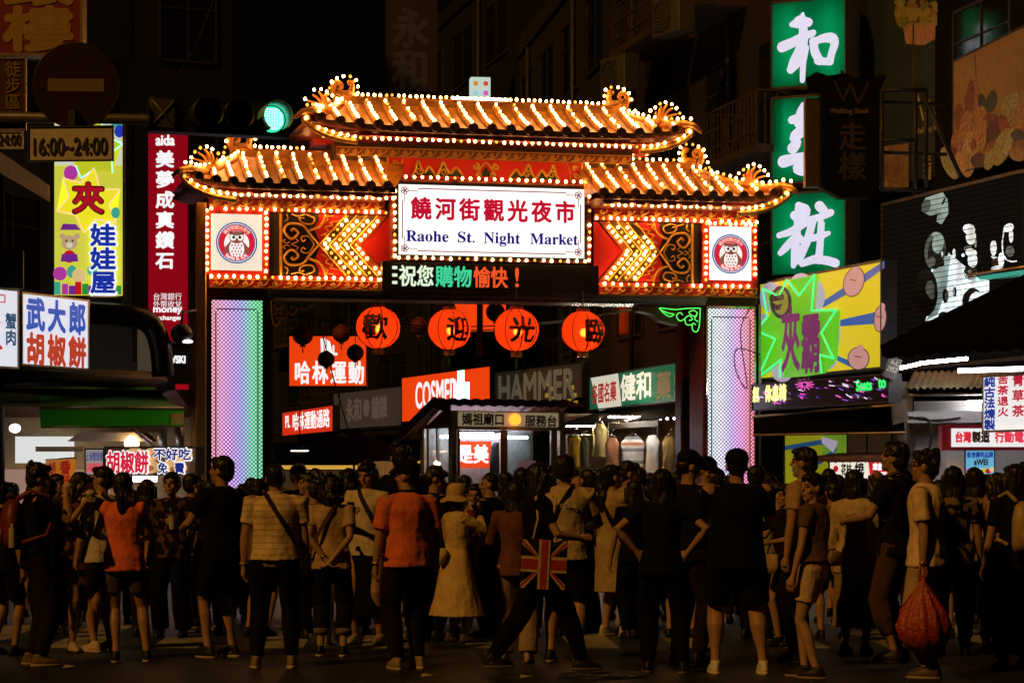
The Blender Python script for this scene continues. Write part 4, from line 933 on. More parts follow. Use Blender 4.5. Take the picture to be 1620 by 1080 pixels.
# ------------------------------------------------------------------ through the arch
def small_sign(name, label, x0, y0t, y0b, x1, y1t, D0, face, case_m=dk, D1=None, cat='sign'):
    r, w, h = sign(name, label, cat, x0, y0t, y0b, x1, y1t, D0, D1=D1); case(r, w, h, face, case_m, .25, .03); return r, w, h
orange_f = emi('lit_orange_red', hexc(240, 66, 12), .95); red_f = emi('lit_red', hexc(214, 48, 24), .85)
r, w, h = small_sign('sports_shop_sign', 'square orange lit sign with white characters at the left inside the arch', 456, 530, 612, 581, 530, 62, orange_f)
text('哈林運動', r, tb(r, 464, 570, 578, 608), wo, -.012, .014, gap=.1); L = Layers(r); L.poly([(507, 536), (512, 534), (512, 562), (508, 562)], wo); L.poly([(512, 534), (522, 540), (522, 556), (526, 556), (526, 562), (516, 562), (516, 544), (512, 541)], wo); L.poly([(526, 546), (529, 546), (529, 558), (534, 558), (534, 562), (526, 562)], wo); L.done('logo')
r, w, h = small_sign('sports_shop_sign', 'long low red lit sign with white characters beneath the square orange sign', 447, 652, 690, 527, 640, 100, red_f)
text('哈林運動通路', r, tb(r, 463, 653, 522, 682), wo, -.012, .012); text('PL', r, tb(r, 452, 658, 459, 676), wo, -.012, .012)
r, w, h = small_sign('watch_shop_sign', 'unlit grey sign with faded characters left of the orange drugstore sign', 528, 622, 680, 636, 610, 90, mat('grey_board', (.10, .085, .075), .5, emit=.018, ecol=(1, .8, .7), var=.2))  # board and letters emit slightly in place of light reaching this unlit sign
fd = mat('faded_letter', (.20, .17, .15), .5, emit=.05, ecol=(1, .85, .75)); text('永和', r, tb(r, 548, 630, 573, 668), fd, -.012, .03); text('鐘錶', r, tb(r, 588, 626, 613, 664), fd, -.012, .03); L = Layers(r); L.ell(580, 645, 5, 14, fd); L.done('dot')
r, w, h = small_sign('drugstore_sign', 'large orange lit drugstore sign with thin white letters over the kiosk roof', 636, 597, 668, 776, 578, 82, orange_f)
# condensed outlined letters with lightning-thin strokes
text('COSMED', r, tb(r, 658, 606, 724, 646), wo, -.012, .022); 
L = Layers(r); L.poly([(724, 586), (735, 585), (735, 604), (743, 604), (743, 634), (718, 634), (718, 606), (724, 606)], emi('bottle_white', (1, .97, 1), 2.2)); L.done('bottle_mark')
r, w, h = small_sign('light_box', 'plain orange lit box high behind the lanterns', 718, 474, 526, 802, 473, 62, orange_f, cat='light box')
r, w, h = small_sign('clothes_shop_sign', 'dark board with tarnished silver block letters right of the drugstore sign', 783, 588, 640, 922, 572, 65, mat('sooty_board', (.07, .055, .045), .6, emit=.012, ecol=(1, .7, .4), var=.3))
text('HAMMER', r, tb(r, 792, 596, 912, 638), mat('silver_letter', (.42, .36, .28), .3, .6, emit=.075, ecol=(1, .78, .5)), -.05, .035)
L = Layers(r)
for a, b in ((862, 604), (868, 612), (863, 622), (872, 628), (893, 600), (902, 610), (906, 622), (898, 630), (908, 634), (878, 606)): L.poly([(a, b), (a + 7, b - 1), (a + 7, b + 6), (a, b + 7)], em('reflection_yellow', (170, 140, 40), .6))  # glowing patches stand in for yellow reflections among the letters
L.done('reflection_patches')
r, w, h = small_sign('pharmacy_sign', 'green lit pharmacy sign with white end panel over the clothes stall', 933, 596, 650, 1078, 571, 53.5, emi('pharmacy_green', hexc(4, 96, 62), .75))
L = Layers(r); L.poly([(935, 597), (978, 588), (984, 643), (948, 649)], emi('pharmacy_cream', hexc(215, 212, 190), .85)); L.done('end_panel')
text('各國名藥', r, tb(r, 940, 607, 979, 640), em('pharm_red', (165, 25, 25), .75), -.05, .010); ivory = em('ivory', (232, 226, 205), .9)
text('健和', r, tb(r, 985, 592, 1036, 636), ivory, -.05, .018); text('藥', r, tb(r, 1042, 588, 1066, 634), em('ivory_dim', (150, 125, 85), .5), -.05, .018); text('粧', r, tb(r, 1070, 588, 1090, 634), em('ivory_dim', (150, 125, 85), .5), -.05, .018)
r, w, h = sign('watch_shop_sign', 'tall unlit vertical sign with pale characters above the gate roof', 'sign', 610, -40, 146, 692, -40, 70)
case(r, w, h, mat('maroon_faint_glow', (.022, .009, .008), .5, emit=.003, ecol=(1, .3, .2)), dk, .4, .04); text('永和', r, tb(r, 620, 12, 680, 142), mat('letter_faint_glow', (.04, .028, .018), .5, emit=.006, ecol=(1, .7, .4)), -.012, .045, vertical=True)  # no lamp inside; faint emission in face and letters imitates light falling on them
# lanterns
lan_sh = translucent('lantern_paper', (.95, .075, .015)); dark_sh = mat('lantern_unlit', (.22, .02, .012), .6, var=.2)
capm = mat('lantern_cap', (.45, .20, .04), .4, .4); ink = mat('lantern_ink', (.012, .008, .006), .6, var=0)
def lantern(px_, py_, rpx, D, lit, label, ch=None, rot_=0, group=None, string=.5):
    c = W(px_, py_, D); R = rpx / F * D; r = empty('lantern', label, 'lantern', c, 0, group)
    m = MB(); n, k = 40, 24
    vs = [(0, 0, R * .93)]
    for i in range(1, k):
        t = pi * i / k
        for j in range(n):
            w = 2 * pi * j / n; rr = R * sin(t) * (1 - .018 * (j % 5 == 0)); vs.append((rr * cos(w), rr * sin(w), R * .94 * cos(t)))
    vs.append((0, 0, -R * .93)); LL = len(vs) - 1; fs = []
    for i in range(k - 2):
        if i == 0 or i == k - 3: pass
        for j in range(n): a = 1 + i * n + j; b = 1 + i * n + (j + 1) % n; fs.append((a, a + n, b + n, b))
    m.add(vs, fs, True); sh = link('shade', m, lan_sh if lit else dark_sh, r)
    rb_ = MB()
    for j in range(8):
        w = 2 * pi * (j + .35) / 8; rb_.tube([(1.004 * R * sin(pi * (i + 1) / 13) * cos(w), 1.004 * R * sin(pi * (i + 1) / 13) * sin(w), R * .945 * cos(pi * (i + 1) / 13)) for i in range(12)], .009, 4)
    link('rib', rb_, mat('lantern_rib', (.25, .012, .006), .6), sh)
    cp = MB(); cp.cyl((0, 0, R * .90), R * .3, R * .14, 16); link('cap', cp, capm if not lit else mat('lantern_top', (.3, .03, .01), .5), r)
    cb = MB(); cb.cyl((0, 0, -R * 1.18), R * .26, R * .26, 16); cb.tube([(R * .2 * cos(q), R * .2 * sin(q), -R * 1.2) for q in (0, .01)], .01, 4); link('base_ring', cb, capm, r)
    ts = MB(); ts.tube([(0, 0, -R * 1.15), (0, 0, -R * 1.35), (0, 0, -R * 1.75)], [R * .02, R * .06, R * .07], 8); link('tassel', ts, mat('tassel_green', (.03, .12, .05), .7) if lit else dark_sh, r)
    link('cord', MB().tube([(0, 0, R * 1.0), (0, 0, R * 1.0 + string)], .008, 5), black_m, r)
    if lit:
        link('bulb', MB().ell((.02, -.02, -.02), R * .17, 12, 8), emi('lantern_bulb', (1, .55, .2), 75), r)
        def xf(X, Y, Z, R=R):
            lo = X / R + radians(rot_); la = Z / R; q = R * 1.012 - Y * .3 - .004
            return (q * sin(lo) * cos(la), -q * cos(lo) * cos(la), q * .945 * sin(la))
        text(ch, r, (-R * .66, -R * .66, R * .66, R * .66), ink, -.004, .013, xf=xf)
    return r
for a in ((598, 518, 35.5, '歡', -6), (711, 521, 34.5, '迎', 30), (817, 522, 36, '光', 18), (922, 524, 34.5, '臨', 40)):
    lantern(a[0], a[1], a[2], 39.6, True, 'lit red round lantern bearing the character %s' % a[3], a[3], a[4], 'lit lanterns under the gate beam', .3)
for a in ((479, 530, 16, 52, 'dark unlit lantern at the left above the square orange sign'), (540, 528, 14, 56, 'dark unlit lantern over the right corner of the square orange sign'), (516, 568, 13, 50, 'lowest dark lantern in front of the orange sign lettering'), (562, 558, 13, 50, 'dark lantern at the right edge of the square orange sign'), (663, 516, 14, 60, 'dim red lantern between the first two lit lanterns'), (784, 494, 15, 46, 'dark lantern in front of the plain orange box')):
    lantern(a[0], a[1], a[2], a[3], False, a[4], group='unlit lanterns over the street', string=.8)
def wire(label, pts, rr=.012, D=None):
    tag(link('cable', MB().tube(bez(pts, 8), rr, 5), mat('cable_grey', (.16, .14, .12), .5)), label, 'cable')
wire('thin cable strung across the arch behind the lanterns', [W(430, 500, 46), W(560, 506, 46), W(690, 516, 46), W(840, 512, 46), W(1020, 488, 46)])
wire('second thin cable sagging below the first behind the lanterns', [W(430, 498, 49), W(600, 515, 49), W(800, 520, 49), W(1060, 478, 49)])
wire('slanting cable from the dark lanterns down to the umbrella', [W(500, 480, 50), W(520, 570, 50), W(551, 680, 50)], .014)
wire('long cable slanting over the left facade above the traffic light', [W(340, -10, 44), W(300, 90, 44), W(235, 160, 44)], .014)

# kiosk
kp = W(775, 752, 46); r = empty('service_kiosk', 'metal service kiosk with tiled roof and orange beacon under the arch', 'kiosk', (kp.x, kp.y, 0), .50)
def KX(px_, v=0.): return onsign(r, px_, 700, v)[0]
def KZ(py_): return ZC + (YH - py_) / F * 46
x0, x1 = KX(715), KX(893); zt = KZ(650); dep = 1.25
kst = mat('kiosk_metal', (.75, .62, .42), .4, .1, var=.25)
for x, y in ((x0, 0), (x1 - .1, 0), (x0, dep), (x1 - .1, dep)): link('post', MB().box(x, x + .1, y, y + .1, 0, zt), kst, r)
zr_back = KZ(650) - .45
link('base_panel', MB().box(x0 + .1, x1 - .1, .01, .07, 0, 1.0).box(x0 + .01, x0 + .07, .1, dep, 0, .998).box(x0 + .1, x1 - .1, dep + .02, dep + .08, 0, zr_back), kst, r)
hd = MB(); hd.box(x0 + .101, x1 - .101, -.02, .09, KZ(680), zt); link('header', hd, kst, r)
sgn = link('header_sign', MB().box(KX(724), KX(882), -.035, -.021, KZ(674), KZ(652)), mat('kiosk_sign_glow', (.55, .47, .33), .45, emit=.20, ecol=(1, .76, .42)), r)  # added emission stands in for street light falling on the header sign
mr = mat('kiosk_letter', (.10, .015, .01), .5)
text('媽祖廟口', r, (KX(729), KZ(673), KX(797), KZ(653)), mr, -.037, .008); text('服務台', r, (KX(829), KZ(674), KX(880), KZ(655)), mr, -.037, .008)
link('beacon', MB().ell((KX(811), -.1, KZ(663)), (.115, .1, .115), 16, 10), emi('beacon_orange', (1, .25, .02), 2.6), r)
for a, b in ((724, 728), (792, 803), (872, 880)): link('window_frame', MB().box(KX(a), KX(b), .0, .06, 1.0, KZ(680) - .002), kst, r)
link('window_frame', MB().box(KX(728) + .002, KX(792) - .002, .0, .06, KZ(684), KZ(681)), kst, r)
link('pane', MB().box(KX(803) + .002, KX(872) - .002, .02, .03, 1.0, KZ(684)), glass('kiosk_glass', (.85, .92, .9), .3), r); link('pane', MB().box(x0 + .02, x0 + .03, .162, dep - .062, 1.0, zt - .33), glass('kiosk_glass', (.85, .92, .9), .3), r)
link('tube', MB().tube([(KX(728), .3, KZ(684.5)), (KX(792), .3, KZ(684.5))], .035, 10), emi('tube_violet', (.84, .78, 1), 16), r); link('tube', MB().tube([(KX(728), .9, KZ(690)), (KX(870), .9, KZ(690))], .028, 10), emi('tube_violet', (.84, .78, 1), 16), r)
po = link('poster', MB().box(KX(722, .45), KX(778, .45), .47, .49, KZ(740), KZ(697)), emi('poster_orange', hexc(232, 70, 28), .9), r); text('是美', r, (KX(724, .45), KZ(733), KX(774, .45), KZ(702)), wo, .466, .012)
link('inside_wall', MB().box(x0 + .1, x1 - .1, dep - .08, dep - .04, .9, zt - .1), mat('kiosk_inside', (.5, .55, .5), .5, var=.3), r)
link('hanging_coat', MB().rings([(KX(784, .3), .30, KZ(760), .13, .08), (KX(784, .3), .30, KZ(725), .12, .08), (KX(785, .3), .30, KZ(706), .11, .07), (KX(786, .3), .30, KZ(699), .06, .05)], 14), mat('coat_slate', (.05, .07, .09), .7), r)
link('notice', MB().box(KX(819), KX(848), .006, .012, KZ(754), KZ(728)), mat('notice_pink', (.6, .25, .28), .6, emit=.08, ecol=(1, .5, .5)), r)
text('小心門窗', r, (x0 + .025, KZ(750), x0 + .085, KZ(718)), mr, -.006, .003, vertical=True)
# kiosk roof of corrugated tiles, pitched to the left
def zr_(y): return KZ(641) + .10 * min(1, (y + .4) / .5) if y < .1 else KZ(641) + .10 - (y - .1) * .42
kr = MB(); n = 60; xa, xb = x0 - .30, x1 + .22; ys = (-.40, -.1, .1, .6, 1.1, dep + .55); vs = []
for y in ys:
    for i in range(n + 1): vs.append((xa + (xb - xa) * i / n, y, zr_(y) + .035 * abs(sin(i * pi / 5))))
for y in ys:
    for i in range(n + 1): vs.append((xa + (xb - xa) * i / n, y, zr_(y) - .045 + .03 * abs(sin(i * pi / 5))))
M_ = n + 1; B_ = len(ys) * M_
kr.m(0).add(vs, [(j * M_ + i, j * M_ + i + 1, (j + 1) * M_ + i + 1, (j + 1) * M_ + i) for j in range(len(ys) - 1) for i in range(n)] + [(B_ + j * M_ + i, B_ + (j + 1) * M_ + i, B_ + (j + 1) * M_ + i + 1, B_ + j * M_ + i + 1) for j in range(len(ys) - 1) for i in range(n)]
    + [(i, B_ + i, B_ + i + 1, i + 1) for i in range(n)] + [(j * M_, (j + 1) * M_, B_ + (j + 1) * M_, B_ + j * M_) for j in range(len(ys) - 1)], True)
link('tiled_roof', kr, mat('kiosk_tile', (.16, .06, .03), .45, var=.4), r)
fb_ = MB()
for ya, yb in zip(ys, ys[1:]): fb_.add([(xa - .012, ya, zr_(ya) - .15), (xa - .012, yb, zr_(yb) - .15), (xa - .012, yb, zr_(yb) + .05), (xa - .012, ya, zr_(ya) + .05), (xa - .04, ya, zr_(ya) - .15), (xa - .04, yb, zr_(yb) - .15), (xa - .04, yb, zr_(yb) + .05), (xa - .04, ya, zr_(ya) + .05)], [(0, 1, 2, 3), (7, 6, 5, 4), (0, 4, 5, 1), (3, 2, 6, 7)], False)
link('barge_board', fb_, mat('kiosk_fascia', (.12, .05, .03), .5, var=.3), r)
gw_ = MB(); gw_.add([(x0 + .03, .1, zt - .32), (x0 + .03, dep, zt - .32), (x0 + .03, dep, zr_(dep) - .05), (x0 + .03, .1, zr_(.1) - .05)], [(3, 2, 1, 0)], False); link('gable', gw_, mat('wood_gable', (.45, .30, .14), .5, var=.3), r)
sf = MB()
for ya in (.1, .62, dep - .06): link('window_frame', MB().box(x0 + .005, x0 + .06, ya, ya + .06, 1.0, zt - .33), kst, r)
link('window_frame', MB().box(x0 + .002, x0 + .065, .1, dep, zt - .329, zt - .26), kst, r)
# umbrella, wood screen
up = W(560, 752, 52); r = empty('market_umbrella', 'big dark market umbrella left of the kiosk', 'umbrella', (up.x, up.y, 0), 0)
m = MB(); rim = 112 / F * 52; zt_, ze_ = ZC + (YH - 681) / F * 52, ZC + (YH - 732) / F * 52; k = 8; vs = [(0, 0, zt_)]
for j, t in enumerate((.35, .7, 1.0)):
    for i in range(32): w = 2 * pi * i / 32; sc = 1 - .05 * abs(sin(i * pi / 4)) * t; vs.append((rim * t * sc * cos(w), rim * t * sc * sin(w), zt_ + (ze_ - zt_) * t ** 1.15 + .05 * abs(sin(i * pi / 4)) * t))
m.add(vs, [(0, 1 + i, 1 + (i + 1) % 32) for i in range(32)] + [(1 + j * 32 + i, 1 + (j + 1) * 32 + i, 1 + (j + 1) * 32 + (i + 1) % 32, 1 + j * 32 + (i + 1) % 32) for j in range(2) for i in range(32)], True)
link('canopy', m, mat('maroon_canvas', (.07, .012, .010), .7, var=.3), r); link('pole', MB().tube([(0, 0, 0), (0, 0, zt_ + .05)], .025, 8), steel, r)
for i in range(8): w = 2 * pi * i / 8; link('rib', MB().tube([(0, 0, zt_ - .04), (rim * .98 * cos(w), rim * .98 * sin(w), ze_ - .01)], .012, 5), black_m, r)
for (x, y, D, lab, rr) in ((474, 709, 48, 'lit pendant lamp with flat white shade left of the umbrella', .2), (537, 686, 50, 'tilted unlit lamp shade above the umbrella', .18)):
    p = W(x, y, D); rl = empty('pendant_lamp', lab, 'lamp', p, 0); link('shade', MB().cyl((0, 0, -.04), rr, .07, 20, 'z', rr * .3), mat('lamp_shade_grey', (.35, .3, .25), .4), rl)
    link('bulb', MB().cyl((0, 0, -.055), rr * .86, .012, 20), emi('warm_lamp', (1, .72, .45), 14) if x == 474 else mat('unlit_bulb', (.4, .33, .25), .4), rl); link('cord', MB().tube([(0, 0, .03), (0, 0, .9)], .01, 5), black_m, rl)
r, w, h = sign('wooden_screen', 'orange lit slatted wood screen behind the umbrella', 'screen', 566, 716, 800, 622, 716, 58)
m = MB()
for i in range(16): m.box(-w / 2 + i * w / 16 + .004, -w / 2 + (i + 1) * w / 16 - .004, 0, .04, 0, h - .1)
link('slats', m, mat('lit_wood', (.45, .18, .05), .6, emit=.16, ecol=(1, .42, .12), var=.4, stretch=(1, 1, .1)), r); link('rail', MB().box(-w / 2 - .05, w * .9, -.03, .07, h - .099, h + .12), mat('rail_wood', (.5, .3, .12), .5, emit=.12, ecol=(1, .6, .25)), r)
r, w, h = sign('market_counter', 'long lit yellow counter sign behind the heads left of the umbrella', 'counter', 428, 742, 800, 566, 742, 60); case(r, w, h, mat('counter_wood', (.3, .2, .1), .5, emit=.03, ecol=(1, .6, .2)), dk, .4, .03); link('light_strip', MB().box(-w / 2, w / 2, -.05, -.022, h - .001, h + .10), emi('strip_yellow', hexc(225, 170, 70), .8), r)
r, w, h = sign('tree_badge_sign', 'round yellow lit badge sign left of the kiosk', 'sign', 658, 728, 742, 674, 728, 47.5); link('disc', MB().disc(0, h / 2, h / 2, 0, .05, 24), emi('badge_yellow', hexc(225, 165, 30), .9), r); link('cross', MB().box(-.045, .045, -.006, -.001, h * .3, h * .7).box(-.09, -.046, -.006, -.001, h * .44, h * .56).box(.046, .09, -.006, -.001, h * .44, h * .56), mat('badge_ink', (.05, .03, .01), .5), r)
r, w, h = sign('shop_awning', 'dark corrugated eave over the clothes racks', 'awning', 895, 668, 676, 1080, 655, 54); m = MB(); n = 60
m.add([(-w / 2 + w * i / n, -.5 if q else .6, (.0 if q else .35) + .04 * abs(sin(i * pi / 3))) for q in (0, 1) for i in range(n + 1)], [(i, i + 1, n + 2 + i, n + 1 + i) for i in range(n)], True); link('corrugated_sheet', m, mat('dark_corrugated', (.07, .05, .04), .5, .3, var=.4), r); link('fascia', MB().box(-w / 2, w / 2, -.5, -.46, -.12, -.005), mat('dark_corrugated', (.07, .05, .04), .5), r)
# clothes rails
pr = W(980, 752, 49); rk = empty('clothes_rail', 'steel clothes rail of the stall under the pharmacy sign', 'clothes rail', (pr.x, pr.y, 0), -.2)
def CX(px_): return onsign(rk, px_, 700)[0]
z_r = ZC + (YH - 668) / F * 49
link('rail', MB().tube([(CX(962), 0, z_r), (CX(1040), 0, z_r)], .025, 8).tube([(CX(895), .1, z_r - .25), (CX(950), .1, z_r - .25)], .02, 8), steel, rk); link('stand', MB().tube([(CX(962), 0, 0), (CX(962), 0, z_r)], .02, 8).tube([(CX(1040), 0, 0), (CX(1040), 0, z_r)], .02, 8).tube([(CX(895), .1, 0), (CX(895), .1, z_r - .25)], .02, 8), steel, rk)
def garment(label, px_, py0, py1, wpx, m, name='hanging_shirt', stripes=None, sl=.3, rz=0, D=48.8, cat='shirt'):
    c = W(px_, py0, D); H = (py1 - py0) / F * D; Wd = wpx / F * D; o = empty(name, label, cat, c - Vector((0, 0, H)), rz, 'clothes on the stall rail')
    pts = [(-.28, 1), (-.12, .95), (.12, .95), (.28, 1), (.5, .80), (.42, .66), (.44, .3), (.5, 0), (-.5, 0), (-.44, .3), (-.42, .66), (-.5, .80)]
    mb = MB(); N = 14; ms = [m] + list(stripes or [])
    for i in range(N):
        za, zb = H * i / N, H * (i + 1) / N
        def half(z):
            t = z / H
            return Wd * (.5 - .06 * min(1, t * 3) if t < .66 else (.44 + .06 * (1 - abs(t - .78) / .12) if t < .88 else .40 - .14 * (t - .88) / .12))
        mb.m(0 if not stripes else [0, 1, 0, 2, 0, 1, 0, 0][i % 8] if len(stripes) > 1 else i % 2)
        K = 10; vs = []
        for z in (za, zb):
            hv = half(z)
            for q in range(K): w = 2 * pi * q / K; vs.append((hv * cos(w), .05 * sin(w) + .012 * sin(q * 2.1 + z * 9), z))
        mb.add(vs, [(q, (q + 1) % K, K + (q + 1) % K, K + q) for q in range(K)], True)
    link('fabric', mb, ms, o); link('hanger', MB().tube([(-Wd * .3, 0, H), (0, 0, H + .07), (Wd * .3, 0, H)], .008, 5).tube(bez([(0, 0, H + .07), (0, 0, H + .13), (.03, 0, H + .16), (.05, 0, H + .12)], 4), .006, 5), steel, o); return o
cl = lambda n, c, e=0: mat('cloth_' + n, c, .8, emit=0, var=.2, bump=.2)
garment('white striped sleeveless top glowing under the stall light', 1001, 690, 757, 40, cl('white', (.8, .8, .8)), stripes=[cl('slate', (.3, .32, .42)), cl('coral', (.6, .25, .15))])
garment('bright white top beside the striped one', 1032, 688, 748, 24, cl('white', (.8, .8, .8)))
garment('yellow jacket hanging beside the kiosk', 911, 690, 738, 20, cl('yellow', (.75, .45, .02)))
garment('dark olive jacket next to the yellow jacket', 924, 692, 738, 16, cl('olive', (.08, .08, .03)))
garment('khaki vest hanging high left of the striped top', 949, 670, 722, 24, cl('khaki', (.35, .27, .1)))
garment('salmon shirt partly behind the striped top', 968, 692, 745, 24, cl('salmon', (.42, .17, .09)))
garment('mustard patterned blouse at the right end of the stall', 1060, 690, 745, 26, cl('mustard', (.4, .26, .08)))
link('lamp', MB().tube([(CX(968), -.42, z_r + .10), (CX(1040), -.42, z_r + .10)], .014, 8), emi('tube_warm', (1, .88, .70), 260), rk); link('lamp', MB().tube([(CX(900), -.3, z_r - .08), (CX(945), -.3, z_r - .08)], .010, 8), emi('tube_warm', (1, .88, .70), 260), rk)
bw_ = W(990, 752, 53); r = empty('stall_partition', 'brown stall back wall behind the hanging clothes', 'partition', (bw_.x, bw_.y, 0), -.1); link('board', MB().box(-1.6, 1.5, 0, .06, 0, 2.9), mat('stall_wood', (.28, .13, .05), .7, var=.4), r); link('edge', MB().box(-1.62, 1.52, -.02, .08, 2.901, 2.96), kst, r)
# red pillar with blue plates
pc = W(1095, 752, 42.6); r = empty('red_pillar', 'round edged red pillar behind the right gate column', 'pillar', (pc.x, pc.y, 0), GA)
link('shaft', MB().bevbox(-.2, .2, 0, .4, 0, 4.75, .04), red_p, r); link('plinth', MB().bevbox(-.26, .26, -.06, .46, 0, .5, .04), concrete, r)
pl = link('notice_plate', MB().box(-.19, .19, -.03, -.002, ZC + (YH - 663) / F * 42.6, ZC + (YH - 600) / F * 42.6), mat('plate_blue', (.02, .05, .11), .5, var=.3), r); m = MB()
for i in range(2):
    for k in range(4): m.box(-.15 + k * .075, -.10 + k * .075, -.036, -.031, 2.95 + i * .14, 3.01 + i * .14)
m.box(-.16, .16, -.036, -.031, 2.75, 2.79); link('plate_print', m, mat('plate_pale', (.3, .22, .18), .6), pl)

# ------------------------------------------------------------------ right: green light boxes
sg = translucent('green_acrylic', (.001, .17, .06), 0); wht_a = translucent('white_acrylic', (.75, .80, .92))
orange_side = mat('sign_side_cream', (.55, .40, .2), .5, var=.2)
def green_box(y0, y1, label, strokes):
    r, w, h = sign('pharmacy_light_box', label, 'light box', 1222, y0, y1, 1337, y0 + .5, 43.0, 'stacked green pharmacy light boxes', D1=42.4)
    sd = 15 / F * 43
    f = MB(); f.box(-w / 2 - .02, w / 2 + .02, -.03, .02, -.045, -.001).box(-w / 2 - .02, w / 2 + .02, -.03, .02, h + .001, h + .045).box(-w / 2 - .03, -w / 2 - .001, -.03, .02, 0, h).box(w / 2 + .001, w / 2 + .03, -.03, .02, 0, h)
    link('frame', f, dk, r)
    link('case', MB().box(-w / 2 - .02, -w / 2 - .002, .021, .75, 0, h).box(w / 2 + .002, w / 2 + .02, .021, .75, 0, h).box(-w / 2, w / 2, .72, .75, 0, h).box(-w / 2, w / 2, .021, .72, -.02, -.002).box(-w / 2, w / 2, .021, .72, h + .002, h + .02), orange_side, r)
    link('panel', MB().add([(-w / 2, 0, 0), (w / 2, 0, 0), (w / 2, 0, h), (-w / 2, 0, h)], [(0, 1, 2, 3)], False), sg, r)
    for x in (-.3, .3): link('tube', MB().tube([(w * x * .9, .25, .12), (w * x * .9, .25, h - .12)], .035, 8), emi('box_tube', (.9, 1, 1), 13), r)
    b = MB()
    for st in strokes:
        P = [(*onsign(r, a, c), q * 1.3 / F * 43) for a, c, q in st]; b.brush(P, -.006 - .004 * strokes.index(st))
    link('lettering', b, emi('acrylic_lit_white', hexc(208, 214, 240), .95), r)
    return r
S6 = lambda pts: [(1180 + a / 3.273, b / 3.273, q / 3.273) for a, b, q in pts]
S7 = lambda pts: [(1180 + a / 2.4545, 300 + b / 2.4545, q / 2.4545) for a, b, q in pts]
green_box(7, 139, 'green light box with brushed white character 和 at the top of the stack',
    [S6([(296, 72, 12), (288, 110, 58), (262, 132, 52), (240, 128, 24)]), S6([(288, 110, 40), (325, 118, 36)]), S6([(190, 245, 44), (245, 222, 40), (300, 190, 36), (350, 172, 26)]), S6([(298, 120, 34), (300, 210, 40), (280, 280, 50), (250, 340, 56), (235, 362, 34)]), S6([(312, 250, 28), (298, 330, 26), (295, 418, 22)]),
     S6([(352, 215, 34), (358, 270, 36), (385, 318, 34)]), S6([(352, 222, 26), (400, 200, 34), (455, 196, 44), (466, 225, 34), (448, 275, 30), (440, 310, 30)]), S6([(375, 318, 30), (440, 322, 30)])])
green_box(158, 289, 'green light box with brushed white character 藥 half behind the steak sign',
    [S6([(300, 548, 30), (282, 590, 40), (276, 640, 40)]), S6([(240, 622, 34), (300, 608, 40), (360, 596, 30)]), S6([(345, 560, 28), (350, 640, 30)]), S6([(305, 672, 40), (262, 700, 52), (240, 720, 30), (275, 735, 36), (245, 768, 46)]), S6([(330, 680, 40), (335, 780, 40)]), S6([(375, 690, 40), (400, 720, 30), (372, 750, 40)]), S6([(198, 838, 50), (270, 820, 40), (430, 796, 34)]), S6([(330, 780, 34), (325, 930, 30)]), S6([(300, 856, 40), (262, 872, 44), (285, 895, 26), (325, 900, 20)]), S6([(350, 850, 30), (410, 915, 34)])])
green_box(309, 435, 'green light box with brushed white character 粧 at the bottom of the stack',
    [S7([(188, 100, 26), (205, 118, 24)]), S7([(205, 62, 22), (240, 78, 28), (226, 108, 26), (205, 122, 20)]), S7([(130, 178, 18), (170, 166, 22), (215, 140, 24), (238, 132, 14)]), S7([(205, 72, 22), (200, 160, 24), (192, 240, 26), (186, 296, 16)]), S7([(190, 185, 20), (160, 222, 26), (136, 246, 18)]), S7([(208, 180, 16), (232, 212, 22)]),
     S7([(288, 64, 30), (306, 84, 26)]), S7([(240, 120, 20), (290, 108, 22), (332, 90, 22)]), S7([(262, 122, 24), (245, 190, 26), (212, 262, 28), (188, 292, 16)]), S7([(262, 190, 20), (300, 178, 22), (324, 170, 14)]), S7([(296, 132, 22), (292, 210, 22), (286, 275, 24)]), S7([(222, 288, 20), (270, 270, 26), (320, 276, 26), (352, 286, 26)])])
pp = W(1300, 300, 43.3); tag(link('sign_pole', MB().tube([(pp.x + .45, 43.2, 0), (pp.x + .45, 43.2, 10.5)], .05, 8).box(pp.x - .6, pp.x + .45, 43.1, 43.3, 6.42, 6.55).box(pp.x - .6, pp.x + .45, 43.1, 43.3, 8.35, 8.42), black_m), 'dark steel pole that holds the stack of green light boxes', 'pole')
# hanging steak sign
r, w, h = sign('steak_sign', 'dark unlit hanging sign with horned W top in front of the green boxes', 'sign', 1298, 150, 296, 1393, 150, 37)
dkf = mat('steak_sign_face', (.006, .005, .004), .7, spec=.1, var=.3); link('case', MB().bevbox(-w / 2, w / 2, 0, .35, .0, h, .02), dkf, r); link('side_panel', MB().box(-w / 2 - .22, -w / 2 - .002, .1, .33, .02, h - .04), mat('side_brown', (.09, .05, .022), .5), r)
Ls = Layers(r); Ls.poly([(1298, 150), (1278, 143), (1274, 124), (1292, 114), (1310, 120), (1322, 126), (1340, 116), (1352, 124), (1372, 128), (1398, 118), (1402, 124), (1392, 136), (1393, 150)], dkf); o = Ls.done('horned_top')
link('bottom_plate', MB().prism([(-w / 2, -.002), (w / 2, -.002), (w / 2 - .15, -.16), (-w / 2 + .3, -.16)], .0, .3), dkf, r)
lbr = mat('steak_letter', (.05, .03, .016), .5); Ls = Layers(r); Ls.line([(1320, 128), (1334, 160), (1345, 132), (1357, 164), (1374, 132)], 4, lbr); Ls.done('letter_mark')
text('Walking Steak', r, tb(r, 1313, 172, 1375, 182), mat('steak_tan', (.20, .14, .09), .5), -.012, .004); text('走樣', r, tb(r, 1326, 192, 1370, 286), lbr, -.012, .01, vertical=True)
